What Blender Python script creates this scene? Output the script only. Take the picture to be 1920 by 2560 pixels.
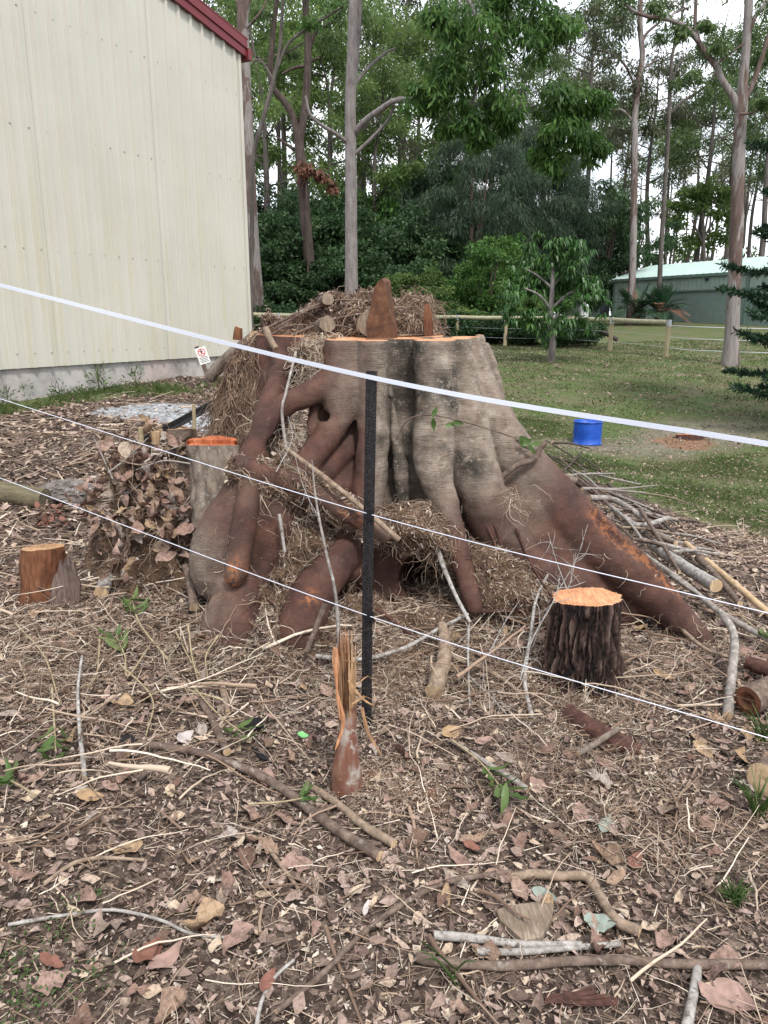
import bpy, math, random
import numpy as np
from mathutils import Vector, Matrix, Euler

for _o in list(bpy.data.objects):
    bpy.data.objects.remove(_o)
rng = np.random.default_rng(11)
random.seed(11)
scene = bpy.context.scene
COL = scene.collection
R = math.radians

# ------------------------------------------------------------------ camera
CAM_H, PITCH, FPX = 1.6, 14.0, 1920.0
cam_data = bpy.data.cameras.new('camera')
cam_data.sensor_fit = 'VERTICAL'
cam_data.sensor_height = 36.0
cam_data.lens = 36.0 * FPX / 2560.0
cam_data.clip_start = 0.05
cam_data.clip_end = 2000
cam = bpy.data.objects.new('camera', cam_data)
cam.location = (0, 0, CAM_H)
cam.rotation_euler = (R(90 - PITCH), 0, 0)
COL.objects.link(cam)
scene.camera = cam

# ------------------------------------------------------------------ sky and sun
SUN_EL, SUN_AZ = 54.0, 158.0          # degrees; azimuth clockwise from +Y: behind the camera, a little to the right
world = bpy.data.worlds.new('World')
scene.world = world
world.use_nodes = True
wn = world.node_tree
wn.nodes.clear()
w_out = wn.nodes.new('ShaderNodeOutputWorld')
w_bg = wn.nodes.new('ShaderNodeBackground')
w_sky = wn.nodes.new('ShaderNodeTexSky')
w_sky.sky_type = 'NISHITA'
w_sky.sun_disc = False
w_sky.sun_elevation = R(SUN_EL)
w_sky.sun_rotation = R(SUN_AZ)
w_tc = wn.nodes.new('ShaderNodeTexCoord')
w_map = wn.nodes.new('ShaderNodeMapping')
w_map.inputs['Scale'].default_value = (1.0, 1.0, 2.2)
w_no = wn.nodes.new('ShaderNodeTexNoise')
w_no.inputs['Scale'].default_value = 3.2
w_no.inputs['Detail'].default_value = 7
w_no.inputs['Roughness'].default_value = 0.6
w_rp = wn.nodes.new('ShaderNodeValToRGB')
w_rp.color_ramp.elements[0].position = 0.30
w_rp.color_ramp.elements[0].color = (0.45, 0.45, 0.45, 1)
w_rp.color_ramp.elements[1].position = 0.56
w_rp.color_ramp.elements[1].color = (1, 1, 1, 1)
w_mix = wn.nodes.new('ShaderNodeMix')
w_mix.data_type = 'RGBA'
w_mix.inputs[7].default_value = (9.0, 9.2, 9.6, 1)     # white cloud cover
wn.links.new(w_tc.outputs['Generated'], w_map.inputs['Vector'])
wn.links.new(w_map.outputs['Vector'], w_no.inputs['Vector'])
wn.links.new(w_no.outputs['Fac'], w_rp.inputs['Fac'])
wn.links.new(w_rp.outputs['Color'], w_mix.inputs[0])
wn.links.new(w_sky.outputs['Color'], w_mix.inputs[6])
wn.links.new(w_mix.outputs[2], w_bg.inputs['Color'])
w_bg.inputs['Strength'].default_value = 0.082
wn.links.new(w_bg.outputs['Background'], w_out.inputs['Surface'])

sun_data = bpy.data.lights.new('sun', 'SUN')
sun_data.energy = 1.5
sun_data.angle = R(10)
sun_data.color = (1.0, 0.96, 0.9)
sun = bpy.data.objects.new('sun', sun_data)
_d = Vector((math.sin(R(SUN_AZ)) * math.cos(R(SUN_EL)), math.cos(R(SUN_AZ)) * math.cos(R(SUN_EL)), math.sin(R(SUN_EL))))
sun.rotation_euler = _d.to_track_quat('Z', 'Y').to_euler()
sun.location = _d * 60
COL.objects.link(sun)

vs = scene.view_settings
vs.view_transform = 'Standard'
vs.look = 'None'
vs.gamma = 1
vs.use_curve_mapping = False
vs.exposure = 1.32
scene.cycles.max_bounces = 6
scene.cycles.transparent_max_bounces = 4
scene.cycles.use_denoising = True

# ------------------------------------------------------------------ small maths
_c, _s = math.cos(R(PITCH)), math.sin(R(PITCH))


def ray(px, py):
    a, b = (px - 960) / FPX, (1280 - py) / FPX
    return np.array([a, _c + _s * b, -_s + _c * b])


def at(px, py, Y):
    """the point at distance Y in front of the camera that is seen at photo pixel (px, py)"""
    d = ray(px, py)
    return np.array([0, 0, CAM_H]) + d * (Y / d[1])


_perm = np.random.default_rng(5).permutation(256)
_perm = np.concatenate([_perm, _perm, _perm]).astype(np.int64)
_g3 = np.random.default_rng(6).normal(size=(256, 3))
_g3 /= np.linalg.norm(_g3, axis=1)[:, None]


def pnoise(x, y, z=0.0):
    x, y, z = np.broadcast_arrays(np.asarray(x, float), np.asarray(y, float), np.asarray(z, float))
    xi, yi, zi = np.floor(x).astype(np.int64), np.floor(y).astype(np.int64), np.floor(z).astype(np.int64)
    xf, yf, zf = x - xi, y - yi, z - zi
    u, v, w = [t * t * t * (t * (t * 6 - 15) + 10) for t in (xf, yf, zf)]
    out = 0
    for dx in (0, 1):
        for dy in (0, 1):
            for dz in (0, 1):
                h = _perm[_perm[_perm[(xi + dx) & 255] + ((yi + dy) & 255)] + ((zi + dz) & 255)]
                g = _g3[h]
                dot = g[..., 0] * (xf - dx) + g[..., 1] * (yf - dy) + g[..., 2] * (zf - dz)
                out = out + dot * (u if dx else 1 - u) * (v if dy else 1 - v) * (w if dz else 1 - w)
    return out * 1.4


def fbm(x, y, z=0.0, o=4):
    s, a = 0, 1.0
    for i in range(o):
        k = 2.03 ** i
        s = s + a * pnoise(np.asarray(x) * k + 7.1 * i, np.asarray(y) * k + 3.3 * i, np.asarray(z) * k + 1.7 * i)
        a *= 0.5
    return s


def sst(a, b, x):
    t = np.clip((x - a) / (b - a), 0, 1)
    return t * t * (3 - 2 * t)


def unit(v):
    return v / np.maximum(np.linalg.norm(v, axis=-1, keepdims=True), 1e-9)


# ------------------------------------------------------------------ mesh helpers
def build_mesh(name, V, F, mats, attrs=None, midx=None, smooth=True):
    """V (n,3); F one index array (m,k) or a list of them / of single faces"""
    V = np.asarray(V, np.float32)
    if isinstance(F, np.ndarray):
        F = [F]
    starts, loops, off = [], [], 0
    for f in F:
        f = np.asarray(f, np.int32)
        if f.ndim == 1:
            f = f[None]
        m, k = f.shape
        starts.append(off + np.arange(m, dtype=np.int32) * k)
        loops.append(f.ravel())
        off += m * k
    starts, loops = np.concatenate(starts), np.concatenate(loops)
    me = bpy.data.meshes.new(name)
    me.vertices.add(len(V))
    me.vertices.foreach_set('co', V.ravel())
    me.loops.add(len(loops))
    me.loops.foreach_set('vertex_index', loops)
    me.polygons.add(len(starts))
    me.polygons.foreach_set('loop_start', starts)
    tot = np.diff(np.append(starts, off))
    me.polygons.foreach_set('use_smooth', (tot <= 4) & bool(smooth))
    for m in (mats if isinstance(mats, (list, tuple)) else [mats]):
        me.materials.append(m)
    if midx is not None:
        me.polygons.foreach_set('material_index', np.asarray(midx, np.int32))
    for k, a in (attrs or {}).items():
        at_ = me.attributes.new(k, 'FLOAT', 'POINT')
        at_.data.foreach_set('value', np.asarray(a, np.float32).ravel())
    me.update(calc_edges=True)
    return me


def link(name, data, parent=None):
    o = bpy.data.objects.new(name, data)
    COL.objects.link(o)
    if parent is not None:
        o.parent = parent
        if parent.type == 'EMPTY':
            o.matrix_parent_inverse = Matrix.Translation(-parent.location)
    return o


def part(name, V, F, mats, parent=None, **kw):
    return link(name, build_mesh(name, V, F, mats, **kw), parent)


def tag(o, label=None, cat=None, group=None, kind=None):
    if label: o['label'] = label
    if cat: o['category'] = cat
    if group: o['group'] = group
    if kind: o['kind'] = kind
    return o


def thing(name, loc, label, cat, group=None):
    o = bpy.data.objects.new(name, None)
    o.empty_display_size = 0.1
    o.location = Vector([float(c) for c in loc])
    COL.objects.link(o)
    return tag(o, label, cat, group)


def copy_tree(o, parent=None):
    c = o.copy()
    COL.objects.link(c)
    if parent is not None:
        c.parent = parent
        c.matrix_parent_inverse = o.matrix_parent_inverse.copy()
    for ch in list(o.children):
        copy_tree(ch, c)
    return c


class MB:
    """collects several shapes that belong to one piece"""
    def __init__(self):
        self.V, self.F, self.m, self.n, self.A = [], [], [], 0, []

    def add(self, V, F, m=0, a=0.5):
        V = np.asarray(V, float)
        for f in (F if isinstance(F, list) else [F]):
            f = np.asarray(f, np.int32)
            if f.ndim == 1:
                f = f[None]
            self.F.append(f + self.n)
            self.m.append(np.full(len(f), m))
        self.V.append(V)
        self.A.append(np.broadcast_to(np.asarray(a, float), (len(V),)))
        self.n += len(V)
        return self

    def box(self, lo, hi, m=0, M=None):
        (x0, y0, z0), (x1, y1, z1) = lo, hi
        V = np.array([[x, y, z] for z in (z0, z1) for y in (y0, y1) for x in (x0, x1)], float)
        if M is not None:
            V = V @ np.asarray(M)[:3, :3].T + np.asarray(M)[:3, 3]
        F = np.array([[0, 2, 3, 1], [4, 5, 7, 6], [0, 1, 5, 4], [2, 6, 7, 3], [0, 4, 6, 2], [1, 3, 7, 5]])
        return self.add(V, F, m)

    def obj(self, name, mats, parent=None, smooth=False):
        return part(name, np.concatenate(self.V), self.F, mats, parent, midx=np.concatenate(self.m),
                    attrs={'rnd': np.concatenate(self.A)}, smooth=smooth)


def spline(P, Rr, m):
    """Catmull-Rom through the given points"""
    P = np.asarray(P, float)
    Rr = np.asarray(Rr, float)
    Q = np.column_stack([P, Rr])
    if len(Q) < 3:
        t = np.linspace(0, 1, m)[:, None]
        Q = Q[0] * (1 - t) + Q[-1] * t
        return Q[:, :3], Q[:, 3]
    E = np.vstack([2 * Q[0] - Q[1], Q, 2 * Q[-1] - Q[-2]])
    tt = np.linspace(0, len(Q) - 1 - 1e-6, m)
    i = tt.astype(int)
    t = (tt - i)[:, None]
    p0, p1, p2, p3 = E[i], E[i + 1], E[i + 2], E[i + 3]
    Q = 0.5 * (2 * p1 + (p2 - p0) * t + (2 * p0 - 5 * p1 + 4 * p2 - p3) * t ** 2 + (3 * p1 - p0 - 3 * p2 + p3) * t ** 3)
    return Q[:, :3], np.maximum(Q[:, 3], 0.0005)


def tubes(P, Rr, sides=3):
    """many tubes at once: P (N,K,3), Rr (N,K)"""
    N, K, _ = P.shape
    T = unit(np.gradient(P, axis=1))
    ax = np.argmin(np.abs(T).mean(1), axis=1)
    ref = np.eye(3)[ax][:, None, :]
    U = unit(np.cross(T, np.broadcast_to(ref, T.shape)))
    W = np.cross(T, U)
    ang = np.arange(sides) * 2 * math.pi / sides
    V = P[:, :, None] + Rr[:, :, None, None] * (np.cos(ang)[:, None] * U[:, :, None] + np.sin(ang)[:, None] * W[:, :, None])
    base = (np.arange(N) * K * sides)[:, None, None]
    k = np.arange(K - 1)[None, :, None] * sides
    s = np.arange(sides)[None, None, :]
    s2 = (s + 1) % sides
    F = np.stack([base + k + s, base + k + s2, base + k + sides + s2, base + k + sides + s], -1).reshape(-1, 4)
    return V.reshape(-1, 3), F


def tube(P, Rr, m=24, sides=10, rough=0.0, freq=9.0, caps=True, seed=0.0, ridge=0):
    """one tube along a spline, with uneven surface; returns V, side faces, [start cap, end cap]"""
    P, Rr = spline(P, Rr, m)
    V, F = tubes(P[None], Rr[None], sides)
    if rough or ridge:
        C = np.repeat(P, sides, 0)
        D = V - C
        n = fbm(V[:, 0] * freq + seed, V[:, 1] * freq, V[:, 2] * freq * 0.6, 3)
        k = 1 + rough * n
        if ridge:
            ang = np.tile(np.arange(sides) * 2 * math.pi / sides, m)
            zz = np.repeat(np.linspace(0, 1, m), sides)
            k = k + ridge * np.abs(pnoise(ang * 5.2 + seed, zz * 5.0 + pnoise(ang * 3, zz * 9) * 0.5))
        V = C + D * k[:, None]
    n0 = len(V)                     # the caps get corners of their own, so that cut ends stay crisp
    V = np.concatenate([V, V[:sides], V[(m - 1) * sides:]])
    cp = [n0 + np.arange(sides)[::-1], n0 + sides + np.arange(sides)]
    return V, F, cp
# ------------------------------------------------------------------ procedural materials
class G:
    def __init__(s, nt):
        s.nt = nt

    def n(s, typ, ins=None, **props):
        nd = s.nt.nodes.new(typ)
        for k, v in props.items():
            setattr(nd, k, v)
        for k, v in (ins or {}).items():
            if isinstance(v, bpy.types.NodeSocket):
                s.nt.links.new(v, nd.inputs[k])
            else:
                nd.inputs[k].default_value = v
        return nd

    def co(s, scale=None, kind='Object'):
        c = s.n('ShaderNodeTexCoord').outputs[kind]
        if scale is not None:
            if not isinstance(scale, (tuple, list)):
                scale = (scale,) * 3
            c = s.n('ShaderNodeMapping', {'Vector': c, 'Scale': scale}).outputs[0]
        return c

    def noise(s, scale=5, detail=4, rough=0.55, vec=None, dist=0.0):
        return s.n('ShaderNodeTexNoise', {'Vector': vec or s.co(), 'Scale': scale, 'Detail': detail, 'Roughness': rough,
                                          'Distortion': dist}).outputs['Fac']

    def voro(s, scale=5, vec=None, feature='F1', out='Distance', rnd=1.0):
        return s.n('ShaderNodeTexVoronoi', {'Vector': vec or s.co(), 'Scale': scale, 'Randomness': rnd}, feature=feature).outputs[out]

    def ramp(s, fac, stops, mode='LINEAR'):
        nd = s.n('ShaderNodeValToRGB', {'Fac': fac})
        cr = nd.color_ramp
        cr.interpolation = mode
        while len(cr.elements) < len(stops):
            cr.elements.new(0.5)
        for e, (p, c) in zip(cr.elements, stops):
            e.position = p
            e.color = tuple(c) + (1,) if not isinstance(c, (int, float)) else (c, c, c, 1)
        return nd.outputs['Color']

    def mix(s, fac, a, b, mode='MIX'):
        nd = s.n('ShaderNodeMix', data_type='RGBA', blend_type=mode)
        for i, v in ((0, fac), (6, a), (7, b)):
            if isinstance(v, bpy.types.NodeSocket):
                s.nt.links.new(v, nd.inputs[i])
            else:
                nd.inputs[i].default_value = v if i == 0 else tuple(v) + (1,)
        return nd.outputs[2]

    def math(s, op, a, b=0.0):
        return s.n('ShaderNodeMath', {0: a, 1: b}, operation=op, use_clamp=False).outputs[0]

    def attr(s, name):
        return s.n('ShaderNodeAttribute', attribute_name=name).outputs['Fac']

    def bump(s, h, strength=0.5, dist=0.01):
        return s.n('ShaderNodeBump', {'Height': h, 'Strength': strength, 'Distance': dist}).outputs[0]

    def objrnd(s):
        return s.n('ShaderNodeObjectInfo').outputs['Random']


def mk(name, fn, rough=0.85, spec=0.25):
    m = bpy.data.materials.new(name)
    m.use_nodes = True
    nt = m.node_tree
    nt.nodes.clear()
    g = G(nt)
    out = g.n('ShaderNodeOutputMaterial')
    p = g.n('ShaderNodeBsdfPrincipled', {'Roughness': rough, 'Specular IOR Level': spec})
    r = fn(g, p)
    nt.links.new(r if r is not None else p.outputs[0], out.inputs['Surface'])
    return m


def setp(g, p, **kw):
    for k, v in kw.items():
        k = {'col': 'Base Color', 'rough': 'Roughness', 'nrm': 'Normal', 'metal': 'Metallic'}.get(k, k)
        if isinstance(v, bpy.types.NodeSocket):
            g.nt.links.new(v, p.inputs[k])
        else:
            p.inputs[k].default_value = v if not isinstance(v, tuple) or len(v) == 4 else v + (1,)


LITTER = [(0.0, (.022, .016, .013)), (0.16, (.070, .048, .039)), (0.32, (.155, .110, .090)), (0.48, (.265, .190, .158)),
          (0.64, (.35, .265, .228)), (0.78, (.45, .355, .255)), (0.9, (.44, .385, .345)), (1.0, (.60, .52, .41))]


def _litter(g, p):
    c = g.ramp(g.attr('rnd'), LITTER)
    n = g.noise(90, 5, 0.7)
    c = g.mix(g.ramp(n, [(.44, 0), (.70, .7)]), c, (.08, .052, .040), 'MIX')
    setp(g, p, col=c, nrm=g.bump(n, .3, .002))


def _leafobj(g, p):
    o = g.objrnd()
    c = g.ramp(o, [(0, (.17, .10, .072)), (.2, (.30, .185, .145)), (.45, (.40, .27, .225)), (.6, (.34, .23, .165)), (.75, (.46, .32, .19)),
                   (.88, (.43, .375, .335)), (1, (.23, .15, .11))])
    co = g.n('ShaderNodeVectorMath', {0: g.co(), 1: g.n('ShaderNodeCombineXYZ', {0: g.math('MULTIPLY', o, 37.0)}).outputs[0]}, operation='ADD').outputs[0]
    n = g.noise(4.5, 7, 0.72, co)
    c = g.mix(g.ramp(n, [(.44, 0), (.66, .8)]), c, (.085, .052, .038))
    c = g.mix(g.ramp(g.noise(14, 5, .7, co), [(.56, 0), (.66, .5)]), c, (.42, .36, .30))
    setp(g, p, col=c, nrm=g.bump(n, .6, .05))


def _twig(g, p):
    c = g.ramp(g.attr('rnd'), [(0, (.05, .032, .024)), (.3, (.15, .098, .07)), (.55, (.28, .195, .14)), (.8, (.45, .36, .275)), (1, (.66, .58, .48))])
    setp(g, p, col=c, nrm=g.bump(g.noise(220, 2), .3, .001))


def _soil(g, p):
    n = g.noise(9, 8, .7)
    f = g.noise(130, 4, .7)
    c = g.ramp(n, [(.3, (.035, .021, .015)), (.5, (.085, .052, .035)), (.7, (.17, .105, .068))])
    c = g.mix(g.ramp(f, [(.5, 0), (.66, .8)]), c, (.30, .20, .12))
    h = g.math('ADD', g.noise(40, 6, .7), g.math('MULTIPLY', f, .5))
    setp(g, p, col=c, nrm=g.bump(h, .9, .02))


def _ground(g, p):
    co = g.co()
    fine = g.noise(55, 7, .75, co)
    big = g.noise(3.2, 5, .6, co)
    v = g.voro(48, co, out='Color')
    vb = g.n('ShaderNodeSeparateColor', {'Color': v}).outputs[0]
    mul = g.ramp(vb, [(.0, (.022, .015, .012)), (.3, (.060, .042, .033)), (.55, (.12, .086, .068)), (.8, (.20, .150, .122)), (1, (.28, .215, .165))])
    mul = g.mix(g.ramp(fine, [(.36, .85), (.6, 0)]), mul, (.018, .012, .009))
    mul = g.mix(g.ramp(big, [(.4, 0), (.7, .35)]), mul, (.09, .056, .04))
    gn = g.noise(28, 6, .7, co)
    gb = g.noise(1.1, 5, .62, co)
    gr = g.ramp(gn, [(.3, (.036, .056, .016)), (.5, (.072, .102, .030)), (.68, (.125, .155, .055))])
    gr = g.mix(g.ramp(gb, [(.44, 0), (.60, .85)]), gr, (.125, .108, .062))
    lawn = g.attr('lawn')
    lm = g.ramp(g.math('ADD', lawn, g.math('MULTIPLY', g.math('SUBTRACT', g.noise(7, 6, .7, co), .5), .9)), [(.42, 0), (.58, 1)])
    c = g.mix(lm, mul, gr)
    sn = g.noise(30, 6, .7, co)
    sand = g.ramp(sn, [(.35, (.11, .090, .068)), (.65, (.27, .235, .19))])
    c = g.mix(g.ramp(g.math('ADD', g.attr('sand'), g.math('MULTIPLY', g.math('SUBTRACT', g.noise(4, 6, .7, co), .5), .8)), [(.5, 0), (.95, .8)]), c, sand)
    gv = g.n('ShaderNodeSeparateColor', {'Color': g.voro(38, co, out='Color')}).outputs[0]
    grav = g.ramp(gv, [(0, (.12, .125, .135)), (.5, (.30, .315, .34)), (1, (.50, .52, .55))])
    c = g.mix(g.ramp(g.math('ADD', g.attr('gravel'), g.math('MULTIPLY', g.math('SUBTRACT', g.noise(5, 6, .7, co), .5), .9)), [(.42, 0), (.66, .9)]), c, grav)
    sd = g.ramp(g.noise(60, 5, .7, co), [(.3, (.12, .060, .036)), (.55, (.24, .125, .070)), (.75, (.36, .22, .12))])
    c = g.mix(g.ramp(g.math('ADD', g.attr('sawdust'), g.math('MULTIPLY', g.math('SUBTRACT', g.noise(5, 7, .8, co), .5), 2.2)), [(.45, 0), (.85, .9)]), c, sd)
    setp(g, p, col=c, nrm=g.bump(g.math('ADD', fine, vb), .8, .015), rough=.95)


def _stump(g, p):
    co = g.co()
    red_n = g.noise(7, 6, .6, co)
    grain = g.noise(1, 5, .7, g.co((16, 16, 150)))
    fine = g.noise(150, 3, .6, co)
    red = g.ramp(red_n, [(.3, (.036, .0175, .0145)), (.5, (.066, .031, .024)), (.68, (.104, .049, .035))])
    red = g.mix(g.ramp(g.noise(3.2, 4, .6, co), [(.50, 0), (.70, .5)]), red, (.105, .072, .054))
    grey = g.ramp(g.noise(11, 6, .65, co), [(.3, (.135, .104, .082)), (.5, (.245, .198, .158)), (.7, (.36, .31, .26))])
    grey = g.mix(g.ramp(g.noise(1, 5, .7, g.co((9, 9, 60))), [(.45, 0), (.75, .45)]), grey, (.125, .078, .052))
    lich = g.ramp(g.noise(42, 7, .8, co), [(.57, 0), (.66, .7)])
    grey = g.mix(lich, grey, (.42, .42, .385))
    red = g.mix(g.ramp(g.noise(55, 5, .75, co), [(.58, 0), (.68, .55)]), red, (.15, .10, .078))
    red = g.mix(g.ramp(g.noise(13, 6, .75, co), [(.60, 0), (.70, .6)]), red, (.032, .017, .014))
    c = g.mix(g.attr('grey'), red, grey)
    dk = g.math('MULTIPLY', g.attr('moss'), g.ramp(g.noise(26, 6, .75, co), [(.34, 0), (.48, 1)]))
    c = g.mix(dk, c, (.030, .027, .021))
    c = g.mix(g.math('MULTIPLY', g.attr('moss'), g.ramp(g.noise(60, 3, .7, co), [(.62, 0), (.68, .8)])), c, (.42, .43, .40))
    c = g.mix(g.math('MULTIPLY', g.ramp(grain, [(.34, .8), (.46, 0)]), g.math('ADD', g.math('MULTIPLY', g.attr('grey'), .6), .12)), c, (.034, .018, .013))
    c = g.mix(g.math('MULTIPLY', g.attr('torn'), g.ramp(g.noise(30, 4, .7, co), [(.46, 0), (.55, 1)])), c, (.30, .115, .045))
    gw = g.math('MULTIPLY', grain, g.math('ADD', g.math('MULTIPLY', g.attr('grey'), .6), .22))
    h = g.math('ADD', gw, g.math('ADD', g.math('MULTIPLY', fine, .3), g.math('MULTIPLY', g.noise(38, 6, .7, co), .45)))
    setp(g, p, col=c, nrm=g.bump(h, .9, .012), rough=.75)


def _cut(a, b, c3, ring=60.0, spec=.2):
    def f(g, p):
        co = g.co()
        n = g.noise(6, 5, .6, co)
        st = g.noise(1, 5, .65, g.co((120, 14, 14)))
        c = g.ramp(n, [(.3, a), (.5, b), (.7, c3)])
        c = g.mix(g.ramp(st, [(.42, .55), (.58, 0)]), c, tuple(x * .55 for x in a))
        setp(g, p, col=c, nrm=g.bump(g.math('ADD', st, g.noise(200, 3)), .5, .004), rough=.8)
    return f


def _bark(dark, mid, lite, sc=(30, 30, 7), lichen=None, bump=.8, bd=.012):
    def f(g, p):
        co = g.co(sc)
        n = g.noise(1, 7, .7, co)
        c = g.ramp(n, [(.3, dark), (.5, mid), (.7, lite)])
        if lichen:
            c = g.mix(g.ramp(g.noise(lichen[0], 6, .7), [(lichen[1], 0), (lichen[1] + .08, .9)]), c, lichen[2])
        setp(g, p, col=c, nrm=g.bump(n, bump, bd))
    return f


def _furrow(g, p):      # plated bark: dark cracks between reddish-brown plates
    n = g.noise(1, 8, .8, g.co((70, 70, 22)))
    c = g.ramp(g.math('ADD', g.attr('rnd'), g.math('MULTIPLY', g.math('SUBTRACT', n, .5), 1.3)), [(.15, (.006, .004, .004)), (.45, (.026, .015, .012)), (.75, (.062, .036, .029)), (1, (.11, .075, .064))])
    setp(g, p, col=c, nrm=g.bump(n, 1, .01))


def _gum(g, p):      # smooth gum bark shedding in patches
    n = g.noise(1, 6, .62, g.co((1.7, 1.7, .42)), .4)
    f = g.noise(1, 6, .65, g.co((14, 14, 2.0)))
    base = g.ramp(f, [(.3, (.062, .042, .036)), (.5, (.11, .076, .065)), (.7, (.155, .118, .104))])
    c = g.mix(g.ramp(n, [(.50, 0), (.54, 1)]), base, g.ramp(f, [(.3, (.15, .132, .125)), (.7, (.265, .24, .23))]))
    setp(g, p, col=c, nrm=g.bump(f, .5, .03))


def _foliage(cols, trans=.35, gloss=.5):
    def f(g, p):
        c = g.ramp(g.attr('rnd'), [(i / (len(cols) - 1), x) for i, x in enumerate(cols)])
        c = g.mix(g.math('MULTIPLY', g.objrnd(), .35), c, tuple(x * .6 for x in cols[0]))
        setp(g, p, col=c, rough=gloss)
        t = g.n('ShaderNodeBsdfTranslucent', {'Color': c})
        return g.n('ShaderNodeMixShader', {0: trans, 1: p.outputs[0], 2: t.outputs[0]}).outputs[0]
    return f


def flat(col, rough=.6, metal=0.0, var=.25, sc=14, bump=.15):
    def f(g, p):
        n = g.noise(sc, 5, .6)
        c = g.mix(g.ramp(n, [(.35, 0), (.7, var)]), col, tuple(x * .45 for x in col))
        setp(g, p, col=c, rough=rough, metal=metal, nrm=g.bump(n, bump, .004))
    return f


def _cream(g, p):
    co = g.co()
    z = g.n('ShaderNodeSeparateXYZ', {'Vector': co}).outputs[2]
    streak = g.noise(1, 6, .65, g.co((7, 7, .5)))
    c = g.ramp(g.noise(.9, 4, .6, co), [(.35, (.44, .425, .37)), (.65, (.475, .46, .405))])
    low = g.n('ShaderNodeMapRange', {0: z, 1: 4.6, 2: 1.0, 3: 0.0, 4: 1.0}).outputs[0]
    f = g.math('MULTIPLY', low, g.ramp(streak, [(.46, 0), (.82, 1)]))
    c = g.mix(g.math('MULTIPLY', f, .75), c, (.38, .35, .185))
    sp = g.ramp(g.noise(1, 6, .8, g.co((26, 26, 5))), [(.64, 0), (.72, .5)])
    c = g.mix(g.math('MULTIPLY', sp, low), c, (.32, .26, .14))
    setp(g, p, col=c, rough=.42)


def _concrete(g, p):
    co = g.co()
    n = g.noise(2.2, 7, .68, co)
    c = g.ramp(n, [(.3, (.20, .175, .16)), (.48, (.35, .33, .315)), (.7, (.45, .435, .42))])
    c = g.mix(g.ramp(g.noise(1.1, 5, .6, co), [(.45, 0), (.62, .6)]), c, (.42, .30, .25))
    c = g.mix(g.ramp(g.noise(1, 6, .7, g.co((5, 5, .8))), [(.56, 0), (.7, .5)]), c, (.17, .155, .14))
    setp(g, p, col=c, nrm=g.bump(g.noise(30, 6, .7, co), .4, .01))


def _greenwall(g, p):
    n = g.noise(1.4, 5, .6)
    setp(g, p, col=g.ramp(n, [(.3, (.22, .285, .25)), (.7, (.28, .35, .31))]), rough=.5)


def _roof(g, p):
    n = g.noise(1, 6, .7, g.co((1.2, 5, 5)))
    setp(g, p, col=g.ramp(n, [(.3, (.30, .42, .38)), (.6, (.44, .56, .52))]), rough=.5)


def _drum(g, p):
    n = g.noise(9, 5, .6)
    c = g.ramp(n, [(.35, (.004, .055, .34)), (.7, (.012, .085, .46))])
    z = g.n('ShaderNodeSeparateXYZ', {'Vector': g.co()}).outputs[2]
    setp(g, p, col=c, rough=.38)
    p.inputs['Specular IOR Level'].default_value = .5


def _dust(g, p):     # black coated steel splashed with specks of soil towards the ground
    co = g.co()
    s = g.ramp(g.noise(420, 2, .5, co), [(.60, 0), (.66, .7)])
    c = g.mix(s, (.006, .006, .008), (.20, .17, .15))
    setp(g, p, col=c, rough=.5)


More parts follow.
